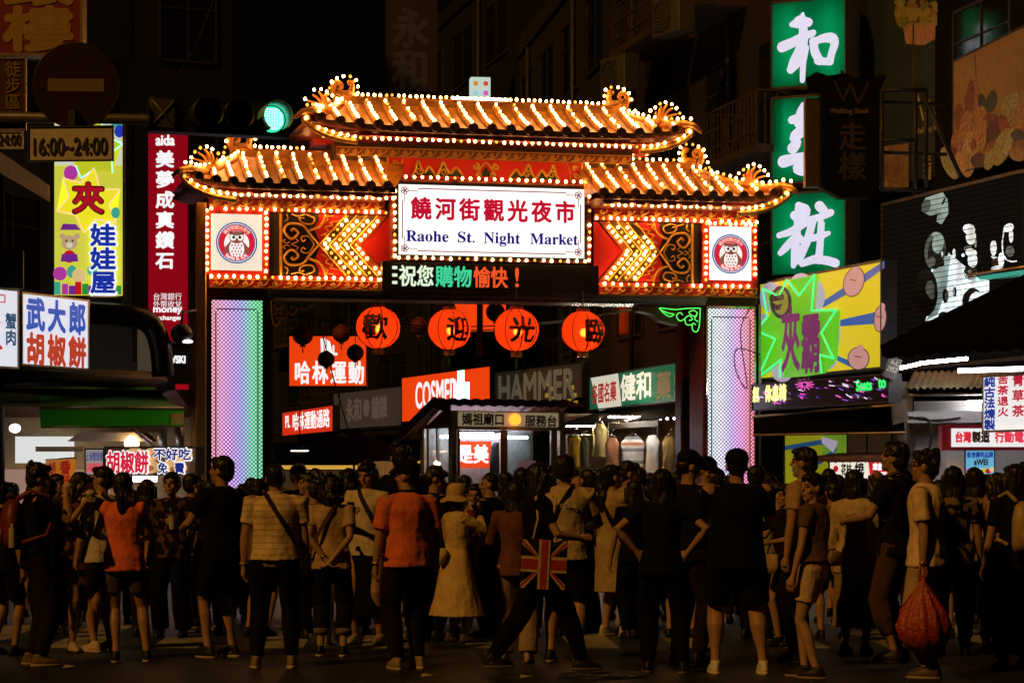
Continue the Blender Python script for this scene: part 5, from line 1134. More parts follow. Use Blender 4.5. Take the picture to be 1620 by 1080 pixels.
link('hanger_arm', MB().tube([(-.1, .2, h), (-.1, .2, h + .4)], .03, 6).tube([(w / 2, .25, h * .4), (w / 2 + 1.1, .5, h * .4)], .03, 6).tube([(w / 2, .25, h * .95), (w / 2 + 1.1, .5, h * .95)], .03, 6), black_m, r)
fr = MB(); P = lambda a, b, D=36.2: W(a, b, D)
for q in (((1394, 143), (1466, 143)), ((1394, 300), (1466, 300)), ((1394, 222), (1452, 222)), ((1448, 143), (1448, 300)), ((1465, 143), (1465, 296)), ((1465, 160), (1520, 280)), ((1395, 143), (1395, 300))): fr.tube([P(*q[0]), P(*q[1])], .035, 6)
tag(link('sign_bracket', fr, black_m), 'black steel bracket frame right of the hanging steak sign', 'bracket')
# food billboards
r, w, h = sign('food_billboard', 'dark teal billboard with a paper cup of fried food at the upper right', 'billboard', 1374, -30, 300, 1508, -75, 43.2); case(r, w, h, mat('billboard_teal', (.02, .034, .034), .6, var=.25, scale=1.2), dk, .1, .03)
pm = lambda n, c: mat('print_mat_' + n, c, .55, var=.3, scale=9)
L = Layers(r); cup = pm('cup', (.45, .25, .18)); L.poly([(1428, 38), (1500, 34), (1524, -4), (1520, 20), (1498, 52), (1462, 72), (1434, 70)], cup)
for i in range(26): a = 1424 + (i * 37 % 92); b = 4 + (i * 23 % 34); L.ell(a, b, 9, 5 + i % 3 * 3, pm('fry%d' % (i % 4), [(.30, .27, .07), (.18, .20, .05), (.28, .13, .05), (.36, .30, .12)][i % 4]), i * .7)
L.poly([(1400, 232), (1440, 226), (1440, 296), (1400, 300)], pm('tanbg', (.28, .18, .12))); 
for i in range(16): L.ell(1404 + i * 17 % 34, 262 + i * 13 % 34, 6, 4, pm('meat%d' % (i % 3), [(.26, .16, .15), (.36, .27, .2), (.2, .1, .08)][i % 3]), i)
L.done('food_photo'); lg = mat('poster_letter', (.38, .33, .26), .5)
text('Walking Steak', r, tb(r, 1450, 205, 1500, 216), lg, -.05, .004); text('走樣', r, tb(r, 1464, 240, 1478, 288), lg, -.05, .01, vertical=True)
Lw = Layers(r); Lw.line([(1452, 150), (1462, 192), (1470, 158), (1478, 192), (1488, 150)], 3, lg); Lw.done('letter_mark')
r, w, h = sign('food_billboard', 'tan billboard with a large photo of grilled wraps at the top right', 'billboard', 1508, 96, 280, 1640, 30, 39.6); case(r, w, h, mat('billboard_tan', (.30, .18, .045), .6, var=.2), dk, .1, .03)
L = Layers(r); random.seed(3)
Zc = lambda x, y: (1370 + x / 3.484, y / 3.484)
fm = lambda n, c: mat('food_' + n, c, .55, var=.85, scale=26)
fc = dict(brown=(.22, .07, .02), dbrown=(.09, .03, .012), tan=(.42, .24, .06), leaf=(.03, .05, .02), roll=(.40, .20, .05), rust=(.26, .06, .02), bread=(.50, .31, .09), lettuce=(.34, .32, .08), pale=(.42, .40, .18), wood=(.34, .17, .06), orange=(.38, .16, .03))
L.line([Zc(600, 250), Zc(622, 620)], 1.6, fm('dbrown', fc['dbrown']))
for k_, x, y, a, b, ro in (('tan', 850, 650, 60, 130, 0), ('wood', 610, 540, 22, 120, 0), ('brown', 575, 560, 26, 120, .1), ('brown', 522, 660, 30, 90, -.1), ('leaf', 645, 565, 24, 50, -.2), ('leaf', 696, 560, 28, 62, .2), ('lettuce', 790, 610, 40, 90, .1), ('pale', 820, 560, 25, 50, .3), ('roll', 560, 720, 40, 110, .1), ('bread', 575, 850, 45, 130, .1), ('dbrown', 705, 715, 52, 85, .1), ('rust', 765, 690, 30, 60, -.2), ('roll', 635, 705, 38, 122, .12), ('orange', 505, 790, 30, 60, 0), ('rust', 720, 810, 38, 45, .3), ('brown', 690, 650, 30, 20, .2), ('lettuce', 760, 810, 45, 110, .35), ('pale', 800, 780, 20, 80, .3), ('dbrown', 630, 885, 48, 40, 0), ('lettuce', 690, 880, 30, 60, .3), ('bread', 530, 900, 40, 70, .2), ('pale', 470, 900, 40, 95, -.4), ('lettuce', 455, 890, 20, 70, -.4), ('leaf', 846, 745, 40, 30, 0), ('tan', 850, 850, 50, 40, 0), ('brown', 490, 830, 20, 22, 0), ('tan', 660, 780, 12, 50, .2), ('rust', 600, 800, 14, 30, .1)):
    (cx_, cy_) = Zc(x, y); L.ell(cx_, cy_, a / 3.484, b / 3.484, fm(k_, fc[k_]), ro)
L.done('food_photo')
# big video screen
r, w, h = sign('video_screen', 'big black and white video screen on the right corner wall', 'screen', 1395, 322, 590, 1625, 266, 42.0)
case(r, w, h, mat('screen_black', (.004, .0035, .003), .8, spec=.01, emit=.004, ecol=(1, .8, .6)), mat('screen_bezel', (.07, .055, .04), .5), .3, .06)
L = Layers(r)
def scr(name, c, s):
    return noisy_emi('screen_' + name, c, s, 2.2, .3)
sw, sc_, sg_, sbk = scr('white', (.86, .97, 1), 1.35), scr('cyan', (.42, .62, .62), .6), scr('grey', (.22, .34, .34), .22), mat('screen_dark_shape', (.006, .006, .006), .4)
Zs = lambda x, y: (1390 + x / 3.484, 270 + y / 3.484)
def SE(x, y, a, b, m, ro=0): L.ell(*Zs(x, y), a / 3.484, b / 3.484, m, ro)
L.poly([Zs(*p) for p in ((388, 452), (470, 520), (560, 600), (612, 600), (612, 700), (400, 792), (258, 832), (300, 760), (330, 690), (332, 600), (292, 545), (368, 520))], sw)
L.poly([Zs(*p) for p in ((360, 470), (400, 470), (372, 560), (380, 640), (330, 790), (258, 832), (300, 760), (330, 690), (332, 600), (300, 548), (368, 520))], sc_)
L.poly([Zs(*p) for p in ((240, 190), (262, 150), (356, 118), (384, 160), (388, 235), (350, 298), (322, 280), (330, 236), (290, 250), (250, 230))], sc_); SE(265, 195, 25, 40, sg_, .3); SE(362, 170, 6, 24, sbk, .4); L.line([Zs(318, 240), Zs(370, 232)], 1.0, sbk)
SE(315, 440, 58, 105, sg_, .1); SE(322, 450, 46, 92, sbk, .1); SE(332, 400, 32, 56, sc_, .1); SE(318, 352, 20, 14, sc_); SE(300, 500, 20, 26, sg_); SE(356, 460, 6, 16, sw)
SE(268, 670, 64, 132, sbk); SE(290, 650, 24, 44, sg_); SE(300, 690, 14, 20, sg_)
SE(422, 458, 9, 28, sw); SE(418, 482, 6, 10, sw)
SE(505, 322, 34, 28, sw, .2); SE(516, 366, 28, 42, sw); SE(500, 428, 24, 18, sg_); SE(542, 400, 6, 24, sc_); SE(518, 452, 32, 22, sw, .2); SE(515, 560, 38, 40, sbk); SE(526, 494, 27, 40, sw); SE(474, 466, 9, 10, sw); L.line([Zs(480, 560), Zs(500, 590), Zs(530, 592), Zs(550, 560)], 1.2, sw); SE(512, 556, 12, 8, sc_)
SE(643, 425, 18, 42, sw); SE(650, 480, 22, 8, sw, .3); SE(668, 505, 36, 26, sbk); SE(686, 490, 17, 38, sw); SE(664, 534, 36, 10, sw, -.2)
L.line([Zs(702, 330), Zs(692, 400), Zs(696, 460), Zs(716, 492), (1604, 414), (1612, 413)], 2.0, sw); SE(728, 315, 30, 22, sw, -.5); SE(742, 360, 12, 38, sw); SE(736, 445, 24, 30, sg_)
SE(380, 690, 17, 40, sbk); SE(386, 690, 7, 28, sg_); SE(432, 668, 11, 28, sbk); SE(428, 668, 4, 18, sc_); SE(528, 712, 54, 66, sbk, .25); SE(548, 716, 36, 50, sw, .25); SE(370, 800, 27, 24, sbk); SE(372, 796, 16, 10, sg_)
L.done('moving_picture')
grid = MB()
for i in range(1, 34): z = h * i / 34; grid.box(-w / 2 + .06, w / 2 - .06, -.0995, -.096, z, z + .010)
link('module_seams', grid, mat('screen_seam', (.002, .002, .002), .9, spec=.02), r)
L = Layers(r); L.poly([(1540, 438), (1640, 424), (1640, 434), (1540, 446)], emi('bar_teal', hexc(60, 190, 170), .5)); L.tube([(1548, 436), (1640, 422)], .02, gold_metal, .2); L.done('rail')
# black slanted canopy below the screen
A_, B_, C_, D_ = W(1392, 574, 35.2), W(1640, 500, 32.0), W(1395, 556, 34.0), W(1640, 540, 30.5)
r = empty('canopy', 'black slanted canopy under the big video screen', 'awning', (A_ + C_) / 2 * 1.0, 0); r.location.z = 0
m = MB(); n = 24; vs = []
for q, (s_, e_) in enumerate(((W(1392, 546, 36.4), W(1640, 424, 33.4)), (C_, D_))):
    for i in range(n + 1): p = s_.lerp(e_, i / n) - r.location; vs.append(p + Vector((0, 0, -.02 * (i % 2) * q)))
m.add(vs, [(i, i + 1, n + 2 + i, n + 1 + i) for i in range(n)], True); link('sheet', m, mat('black_canvas', (.005, .0042, .0038), .85, var=.3, spec=.0), r)
m = MB(); vs = []
for i in range(n + 1): p = C_.lerp(D_, i / n) - r.location; vs += [p, p - Vector((0, 0, .06 + .05 * abs(sin(i * pi / 3))))]
m.add(vs, [(2 * i, 2 * i + 1, 2 * i + 3, 2 * i + 2) for i in range(n)], True); link('valance', m, mat('black_canvas', (.005, .0042, .0038), .85, var=.3, spec=.0), r)
# comic billboard
r, w, h = sign('comic_billboard', 'yellow comic style billboard with a green starburst outlined in neon', 'billboard', 1202, 447, 602, 1396, 410, 41.5)
case(r, w, h, emi('comic_yellow', hexc(216, 200, 22), .72), dk, .25, .04)
L = Layers(r); pk, dkp, cb_, lav, lm = em('pig_pink', (200, 150, 150), .65), em('pig_line', (70, 35, 60), .4), em('comic_blue', (30, 90, 175), .65), em('dot_lavender', (175, 170, 200), .65), em('burst_green', (98, 190, 28), .72)
for q in ([(1294, 482), (1340, 452), (1400, 412), (1400, 424), (1350, 460), (1304, 486)], [(1330, 506), (1388, 493), (1388, 512), (1330, 516)], [(1325, 562), (1356, 575), (1350, 582), (1325, 570)], [(1204, 466), (1232, 486), (1230, 494), (1204, 480)], [(1204, 544), (1222, 540), (1222, 550), (1204, 558)]): L.poly(q, cb_)
for a, b, c, d, ro in ((1352, 446, 15, 23, .3), (1394, 504, 9, 20, .1), (1360, 567, 16, 17, 0)): L.ell(a, b, c + 1.5, d + 1.5, dkp, ro); L.ell(a, b, c, d, pk, ro); L.ell(a + 3, b - d * .95, 5, 6, pk, ro); L.line([(a - 6, b - 4), (a + 4, b - 2)], 1.5, dkp)
for a, b, c, d in ((1222, 470, 18, 24), (1210, 510, 12, 14), (1218, 555, 18, 34), (1316, 526, 16, 36), (1290, 468, 18, 26), (1270, 446, 16, 14), (1312, 570, 14, 14), (1240, 590, 16, 14)): L.ell(a, b, c, d, lav)
star7 = [(85, 385), (150, 415), (180, 350), (228, 412), (288, 330), (277, 470), (373, 467), (315, 555), (362, 655), (307, 640), (316, 712), (240, 724), (152, 730), (158, 660), (68, 728), (135, 580), (57, 545), (105, 495)]
sp = [(1180 + a / 2.4545, 300 + b / 2.4545) for a, b in star7]; L.poly(sp, lm)
L.ell(1238, 478, 17, 26, dkp); L.ell(1238, 478, 12, 20, em('maroon_disc', (150, 150, 60), .6)); L.done()
Ln = Layers(r); ng = emi('neon_mint', (.06, .80, .22), 1.35); gaps = {(4, 5), (10, 11), (11, 12)}
for i in range(len(sp)):
    j = (i + 1) % len(sp)
    if (i, j) not in {(10, 11), (11, 12)}: Ln.tube([sp[i], sp[j]], .018, ng, .10)
Ln.done('neon_outline')
text('夾', r, tb(r, 1246, 482, 1276, 592), em('comic_plum', (112, 10, 95), .6), -.115, .026); text('霸', r, tb(r, 1277, 494, 1309, 594), em('comic_plum', (112, 10, 95), .6), -.115, .026); text('Catch', r, tb(r, 1228, 467, 1250, 477), dkp, -.115, .012); text('Bar', r, tb(r, 1232, 481, 1247, 491), dkp, -.115, .012)
# running text strip
r, w, h = sign('message_strip', 'black running text strip under the comic billboard', 'led sign', 1190, 608, 650, 1408, 590, 40.6)
case(r, w, h, mat('strip_black', (.02, .012, .02), .25, spec=.7), dk, .2, .025)
ly, lg_, lp = em('led_yellow', (250, 245, 150), 1.2), em('led_green', (50, 230, 110), 1.1), em('led_pink', (235, 90, 200), 1.0)
text('氣', r, tb(r, 1192, 612, 1202, 636), ly, -.012, .02); text('休息椅', r, tb(r, 1211, 609, 1245, 636), ly, -.012, .015); text('Seats', r, tb(r, 1356, 602, 1380, 618), lg_, -.012, .012); text('to', r, tb(r, 1391, 600, 1402, 614), lg_, -.012, .012)
L = Layers(r)
for i in range(12): w_ = i * pi / 6; L.line([(1274 + 3 * cos(w_), 608 + 3 * sin(w_)), (1274 + 15 * cos(w_), 608 + 9 * sin(w_))], 1.6, lp)
random.seed(5)
for i in range(46): a = 1196 + random.random() * 205; b = 612 - (a - 1196) * .085 + random.random() * 32; L.line([(a, b), (a + 2 + random.random() * 8, b + 1 + random.random() * 3)], 1 + random.random(), [lp, em('led_white', (240, 220, 255), .9), em('led_violet', (150, 80, 230), .8)][i % 3])
L.done('glitter')
# awning below the strip, poster, stall sign
q = [W(1192, 660, 40.2), W(1428, 640, 37.6), W(1192, 688, 38.8), W(1432, 684, 36.2)]
r = empty('awning', 'black cloth awning below the running text strip', 'awning', (q[0].x, q[0].y, 0), 0); m = MB(); m.add([v - r.location for v in (q[0], q[1], q[3], q[2])], [(0, 1, 2, 3)], False); link('canopy', m, mat('black_canvas', (.005, .0042, .0038), .85, var=.3, spec=.0), r)
link('edge_bar', MB().tube([q[0] - r.location, q[1] - r.location], .035, 6).tube([q[2] - r.location, q[3] - r.location], .02, 6), mat('bar_brass', (.35, .25, .14), .4, .5), r)
r, w, h = sign('shop_poster', 'yellow and green comic poster inside the shop under the black awning', 'poster', 1240, 680, 780, 1341, 680, 41); case(r, w, h, emi('poster_olive', hexc(150, 150, 22), .65), dk, .05, .02)
L = Layers(r); L.poly([(1300, 682), (1339, 682), (1339, 742), (1320, 745), (1300, 715), (1315, 705)], em('poster_green', (110, 150, 40), .6)); L.poly([(1241, 705), (1305, 694), (1305, 702), (1241, 712)], em('poster_blue', (40, 85, 130), .55)); L.poly([(1290, 728), (1325, 708), (1318, 720), (1296, 735)], em('poster_blue', (40, 85, 130), .55)); L.poly([(1300, 690), (1326, 698), (1318, 716), (1300, 700)], lav); L.done()
link_r = W(1385, 752, 41.5); r = empty('shop_shutter', 'brown panelled shutter wall behind the stall canopy sign', 'shutter', (link_r.x, link_r.y, 0), -.15); m = MB()
for i in range(3): m.box(-.55 + i * .42, -.16 + i * .42, 0, .05, 0, 2.5)
link('panel', m, mat('shutter_brown', (.22, .12, .05), .5, emit=.02, ecol=(1, .5, .2), var=.4), r); link('rail', MB().box(-.6, .75, -.02, .07, 2.501, 2.6), dk, r)
r, w, h = sign('stall_sign', 'lit cream and red stall sign under a dark fringed canopy', 'sign', 1312, 728, 760, 1412, 727, 38); case(r, w, h, emi('stall_cream', hexc(245, 235, 215), .95), dk, .3, .03)
L = Layers(r); L.poly([(1374, 729), (1411, 729), (1411, 759), (1378, 759), (1382, 748)], em('stall_red', (205, 30, 40), .85)); L.done('red_field'); L = Layers(r); L.ell(1323, 741, 4, 5, rd_); L.done('red_dot'); text('花枝', r, tb(r, 1335, 733, 1352, 752), blk, -.05, .006); text('焼', r, tb(r, 1356, 731, 1372, 750), blk, -.05, .006); text('章魚燒', r, tb(r, 1385, 732, 1410, 744), wo, -.05, .006); text('大阪', r, tb(r, 1386, 746, 1408, 757), wo, -.05, .006)
m = MB(); n = 40; vs = []
for i in range(n + 1): x = -w / 2 - .16 + (w + .32) * i / n; vs += [(x, .3, h + .12), (x, -.3, h + .06), (x, -.32, h - .02 - .03 * (i % 4 == 0))]
m.add(vs, [p for i in range(n) for p in ((3 * i, 3 * i + 3, 3 * i + 4, 3 * i + 1), (3 * i + 1, 3 * i + 4, 3 * i + 5, 3 * i + 2))], True); link('canopy', m, mat('canopy_plum', (.05, .02, .02), .6), r)
for (x, y) in ((1360, 775), (1390, 775)): link('counter_light', MB().ell(((x - 1361) / F * 38, .3, -.25), .05, 10, 6), emi('warm_globe2', (1, .8, .5), 5), r)
[link('post', MB().box(x_, x_ + .05, .2, .25, -1.55, -.002), dk, r) for x_ in (-w / 2, w / 2 - .05)]; link('counter', MB().box(-w / 2, w / 2, -.1, .5, -1.5, -.75), steel, r)
# white tea shop
ps = W(1530, 752, 36.5); r = empty('tea_shop', 'white walled herbal tea shop lit by tubes at the right edge', 'shop', (ps.x, ps.y, 0), -.35)
def TX(px_, v=0.): return onsign(r, px_, 700, v)[0]
def TZ(py_, D=36.5): return ZC + (YH - py_) / F * D
whm = mat('shop_white_wall', (.70, .68, .62), .5, var=.15)
link('back_wall', MB().box(TX(1436), TX(1650), .5, .6, 0, TZ(632)), whm, r); link('lintel', MB().box(TX(1436), TX(1650), .0, .45, TZ(668), TZ(650)), whm, r); link('side_post', MB().box(TX(1414), TX(1436), -.1, .4, 0, TZ(625)), mat('post_brown', (.22, .15, .08), .6, var=.3), r)
link('ceiling', MB().box(TX(1436), TX(1650), .1, .49, TZ(624), TZ(621)), whm, r)
m = MB(); n = 70; vs = []
for y, zo in ((-.45, -.06), (.2, .22)):
    for i in range(n + 1): vs.append((TX(1440) + (TX(1650) - TX(1440)) * i / n, y, TZ(612) + zo + .05 * abs(sin(i * pi / 3.5))))
m.add(vs, [(i, i + 1, n + 2 + i, n + 1 + i) for i in range(n)], True); link('corrugated_eave', m, mat('corrugated_tan', (.32, .22, .10), .5, .2, var=.35), r)
for (a, b, y, D_) in ((1424, 1455, 584, -1.2), (1455, 1531, 577, -1.2), (1516, 1640, 592, -1.75), (1528, 1562, 634, .2)):
    link('tube', MB().tube([(TX(a, D_), D_, TZ(y + 2)), (TX(b, D_), D_, TZ(y - (4 if y < 590 and a != 1516 else 0)))], .024 if a != 1516 else .034, 10), emi('tube_blue_white', (.93, .90, 1), 60) if a != 1516 else emi('tube_violet_white', (.86, .80, 1), 16), r)
m = MB()
for k in range(3): m.tube([(TX(1430 + k * 4, -1), -1.25, TZ(560 - k * 6)), (TX(1640, -1), -1.6, TZ(542 - k * 6))], .02, 6)
link('conduit', m, mat('conduit_grey', (.2, .18, .15), .4, .5), r)
link('wiring', MB().tube(bez([(TX(1450), -.03, TZ(660)), (TX(1470), -.03, TZ(664)), (TX(1474), -.03, TZ(690)), (TX(1470), -.03, TZ(712))], 6), .02, 6).tube(bez([(TX(1438), -.03, TZ(658)), (TX(1480), -.03, TZ(664)), (TX(1520), -.03, TZ(660))], 6), .012, 6), black_m, r)
sh = MB()
for z in (796, 780, 766): sh.box(TX(1470), TX(1650), .1, .49, TZ(z), TZ(z) + .03)
link('shelf', sh, whm, r)
gd = MB(); random.seed(9); gms = [em('pack_yellow', (225, 215, 80), .6), em('pack_white', (225, 225, 220), .6), em('pack_grey', (90, 95, 95), .4), em('pack_orange', (220, 150, 60), .5)]
# small packets hanging on the shop's rear wall
for i in range(22):
    for j in range(3):
        gd.m((i * 3 + j * 7) % 4); x = TX(1478 + i * 7); z = TZ(764 + j * 14); gd.box(x, x + .05, .40, .43, z - .11, z)
link('hanging_packets', gd, [mat('packet_%d' % i, c, .5, var=.2) for i, c in enumerate(((.6, .55, .1), (.6, .6, .58), (.12, .13, .13), (.6, .3, .08)))], r)
r, w, h = sign('tea_sign', 'white lit herbal tea sign with blue and red vertical characters at the right edge', 'sign', 1555, 594, 684, 1650, 588, 33.5); case(r, w, h, emi('tea_white', hexc(238, 238, 236), .95), alu, .2, .03)
text('純古法煉製', r, tb(r, 1558, 596, 1576, 680), em('navy2', (25, 50, 150), .8), -.012, .008, vertical=True); tr = em('tea_red', (190, 25, 55), .85); text('苦茶退火', r, tb(r, 1579, 592, 1597, 660), tr, -.012, .006, vertical=True, gap=.1); text('青草茶', r, tb(r, 1602, 590, 1622, 662), tr, -.012, .006, vertical=True, gap=.2)
r, w, h = sign('phone_shop_sign', 'red framed white lit sign under the herbal tea sign', 'sign', 1490, 672, 712, 1650, 672, 35); case(r, w, h, None, mat('red_case', (.30, .012, .015), .4, emit=.05, ecol=(1, .05, .07)), .3, .05)
link('panel', MB().box(-w / 2 + .14, w / 2 - .05, -.03, .018, .05, h - .05), emi('tea_white', hexc(238, 238, 236), .95), r)
text('台灣', r, tb(r, 1510, 682, 1536, 700), em('sgn_red', (215, 40, 50), .9), -.034, .008); text('製造', r, tb(r, 1537, 682, 1565, 700), em('sgn_dark', (60, 40, 30), .5), -.034, .008); text('行動電源', r, tb(r, 1573, 682, 1634, 700), em('sgn_pinkred', (225, 60, 80), .9), -.034, .008)
r, w, h = sign('phone_poster', 'small blue poster with fruit on the white shop wall', 'poster', 1526, 711, 751, 1574, 711, 35.2); case(r, w, h, emi('poster_sky', hexc(110, 190, 225), .8), dk, .04, .015)
text('香港傳明品牌', r, tb(r, 1529, 714, 1571, 724), em('navy2', (25, 50, 150), .8), -.012, .003); text('aWEI', r, tb(r, 1541, 726, 1562, 735), em('sgn_dark', (60, 40, 30), .5), -.012, .005)
L = Layers(r)
for a, b, c in ((1533, 744, mag), (1541, 745, grn), (1549, 744, wh_), (1557, 744, lime), (1563, 745, rd_), (1569, 742, pch)): L.ell(a, b, 4.5, 4, c)
L.done('fruit_print')
for (a, b, ro, lab) in ((1412, 582, .35, 'dark dangling price card with pale writing by the blue tubes'), ):
    p = W(a, b, 36); r = empty('hanging_card', lab, 'card', p, 0); r.rotation_euler = (0, ro, 0); link('card', MB().box(-.1, .1, 0, .02, -.16, .16), mat('card_dark', (.05, .045, .035), .6), r); text('2957', r, (-.08, -.06, .08, .02), mat('card_print', (.25, .24, .16), .5), -.004, .004); text('A-L', r, (-.06, .05, .06, .12), mat('card_print', (.25, .24, .16), .5), -.004, .004); link('string', MB().tube([(0, .01, .16), (0, .01, .6)], .006, 5), black_m, r)
p = W(1424, 640, 37); bxm = MB(); bxm.bevbox(-.12, .12, -.1, .1, -.35, .35, .02).ell((-.12, -.06, .1), .06, 10, 6); o = link('meter_box', bxm, mat('meter_grey', (.16, .15, .14), .5, var=.3), None, p); tag(o, 'grey electric meter box on the post between the two right shops', 'meter box')
# stainless street posts and barrier between the queue and the crossing
for (a, yb, ht, lab) in ((519, 1020, 48, 'polished steel bollard between the two left walkers'), (1118, 990, 60, 'steel bollard right of the woman with arms akimbo')):
    D = DF(yb); b = MB(); q = W(a, yb, D); b.cyl((q.x, q.y, 0), .055, .8, 14); b.ell((q.x, q.y, .8), (.055, .055, .03), 14, 6); b.cyl((q.x, q.y, 0), .09, .03, 14); tag(link('bollard', b, chrome), lab, 'bollard', 'steel bollards')

# sloping steel awning edge under the maroon plates
a_, b_, c_, d_ = W(-20, 226, 30), W(76, 292, 32), W(76, 318, 32), W(-20, 262, 30)
m = MB(); th = Vector((0, .12, 0)); vs = [a_, b_, c_, d_] + [v + th for v in (a_, b_, c_, d_)]
m.add(vs, [(3, 2, 1, 0), (4, 5, 6, 7), (0, 1, 5, 4), (1, 2, 6, 5), (2, 3, 7, 6), (3, 0, 4, 7)], False)
tag(link('awning_edge', m, mat('ribbed_steel', (.05, .045, .03), .65, .2, var=.5, scale=4, stretch=(4, 1, .6))), 'sloping ribbed steel awning edge below the maroon pedestrian plates', 'awning')

# small lamps between the stalls and scraps on the road
p = W(691, 733, 46.2); r = empty('stall_lamp', 'small glowing globe lamp at the left face of the kiosk', 'lamp', p, 0); link('globe', MB().ell((0, 0, 0), .055, 12, 8), emi('warm_globe3', (1, .8, .5), 14), r); link('cord', MB().tube([(0, 0, .05), (0, 0, .5)], .008, 5), black_m, r)
fl_ = empty('light_string', 'short string of tiny lilac lights under the dark corrugated eave', 'string lights', W(1030, 660, 49.4), 0); a_ = W(990, 661, 49.4) - fl_.location; b_ = W(1078, 659, 48.2) - fl_.location
link('wire', MB().tube([a_, b_], .008, 5), black_m, fl_)
for i in range(9):
    if i not in (3, 4): link('bulb', MB().ell(a_.lerp(b_, i / 8) - Vector((0, 0, .03)), .03, 8, 6), emi('lilac_bulb', (.9, .75, 1), 5), fl_)
for i, (x, y, lab) in enumerate(((676, 1070, 'pale paper scrap on the road near the tan shoes'), (832, 1072, 'tiny paper scrap on the road under the striding woman'), (110, 1056, 'small pale scrap on the road beside the brown shoes'))):
    q = W(x, y, DF(y)); m = MB(); m.add([(q.x - .05, q.y - .03, .008), (q.x + .05, q.y - .02, .02), (q.x + .04, q.y + .04, .012), (q.x - .04, q.y + .035, .028), (q.x - .05, q.y - .03, .004), (q.x + .05, q.y - .02, .016), (q.x + .04, q.y + .04, .008), (q.x - .04, q.y + .035, .024)], [(0, 1, 2, 3), (7, 6, 5, 4), (0, 4, 5, 1), (1, 5, 6, 2), (2, 6, 7, 3), (3, 7, 4, 0)], False); tag(link('paper_scrap', m, mat('scrap_paper', (.45, .36, .28), .8)), lab, 'litter')
# ------------------------------------------------------------------ people
# figure space: +y forward, +x the person's right hand side, z up, drawn 1.70 m tall and scaled
SOFT = []          # (object, voxel, smooth iterations, fold amplitude, post function)
def soft(o, vox, it=3, fold=0., post=None): SOFT.append((o, vox, it, fold, post)); return o
def flush_soft():
    for o, vox, it, fold, post in SOFT:
        m = o.modifiers.new('r', 'REMESH'); m.mode = 'VOXEL'; m.voxel_size = vox; m.use_smooth_shade = True
        s = o.modifiers.new('s', 'SMOOTH'); s.factor = .5; s.iterations = it
    dg = bpy.context.evaluated_depsgraph_get()
    for o, vox, it, fold, post in SOFT:
        me = bpy.data.meshes.new_from_object(o.evaluated_get(dg)); old = o.data; o.modifiers.clear()
        me.materials.clear()
        for m in old.materials: me.materials.append(m)
        o.data = me; me.name = o.name
        hair_ = fold < 0; fold = abs(fold)
        if fold:
            sd_ = random.random() * 50; n_ = len(me.vertices); co = [0.] * (3 * n_); nr = [0.] * (3 * n_)
            me.vertices.foreach_get('co', co); me.vertex_normals.foreach_get('vector', nr)
            for i in range(0, 3 * n_, 3):
                x, y, z = co[i:i + 3]
                if hair_: d = fold * (noise.noise(Vector((x * 60 + sd_, y * 60, z * 7))) + .7 * noise.noise(Vector((x * 18, y * 18 + sd_, z * 9))))
                else: d = fold * (noise.noise(Vector((x * 7 + sd_, y * 7, z * 3.2))) + .5 * noise.noise(Vector((x * 16, y * 16 + sd_, z * 7))))
                co[i] = x + nr[i] * d; co[i + 1] = y + nr[i + 1] * d; co[i + 2] = z + nr[i + 2] * d
            me.vertices.foreach_set('co', co)
        if post: post(me)
        me.polygons.foreach_set('use_smooth', [True] * len(me.polygons)); me.update()
        bpy.data.meshes.remove(old)
    SOFT.clear()
def ik(a, b, l1, l2, hint):
    a, b = Vector(a), Vector(b); d = b - a; L = min(d.length, (l1 + l2) * .995); d.normalize(); b = a + d * L
    x = (l1 * l1 - l2 * l2 + L * L) / (2 * L); h = sqrt(max(0, l1 * l1 - x * x)); hint = Vector(hint); n = hint - d * hint.dot(d)
    n.normalize(); return a + d * x + n * h, b
def swatch(c, kind='cloth', var=.22):
    if kind in ('cloth', 'shoe', 'leather') and max(c) < .075: c = tuple(x * .3 for x in c)
    key = '%s_%03d%03d%03d' % ((kind,) + tuple(int(x * 999) for x in c))
    return mat(key, c, {'cloth': .85, 'skin': .5, 'hair': .42, 'shoe': .5, 'leather': .45}[kind], var=var, scale=10 if kind != 'hair' else 34, bump=.4 if kind == 'cloth' else .3 if kind == 'hair' else 0, spec=.08 if kind == 'cloth' else .35, bdist=.05 if kind == 'cloth' else .02, sheen=.05 if kind == 'cloth' else 0, stretch=(1, 1, .12) if kind == 'hair' else None)
POSE = dict(   # hand targets (right, left) relative to a 1.70 figure: x outward, y forward, z ; elbow hints
    down=((.27, .04, .80), (.8, -.5, 0)), relax=((.25, .09, .82), (.6, -.8, 0)), phone=((.06, .36, 1.22), (.8, -.2, -.8)), eat=((.05, .24, 1.42), (.7, .1, -1)), cup=((.16, .30, 1.18), (.7, -.4, -.7)),
    hold=((.14, .34, 1.10), (.8, -.5, -.6)), behind=((.04, -.15, .93), (1, -.45, 0)), akimbo=((.22, -.03, 1.02), (1, -.5, .2)), cross=((-.05, .20, 1.12), (.8, .2, -.7)), up=((.18, .28, 1.40), (.8, .1, -.8)), pocket=((.20, .08, .92), (.8, -.6, 0)), reach=((.20, .42, 1.20), (.6, -.5, -.7)), shoulder=((.13, .16, 1.38), (.9, .2, -.7)))
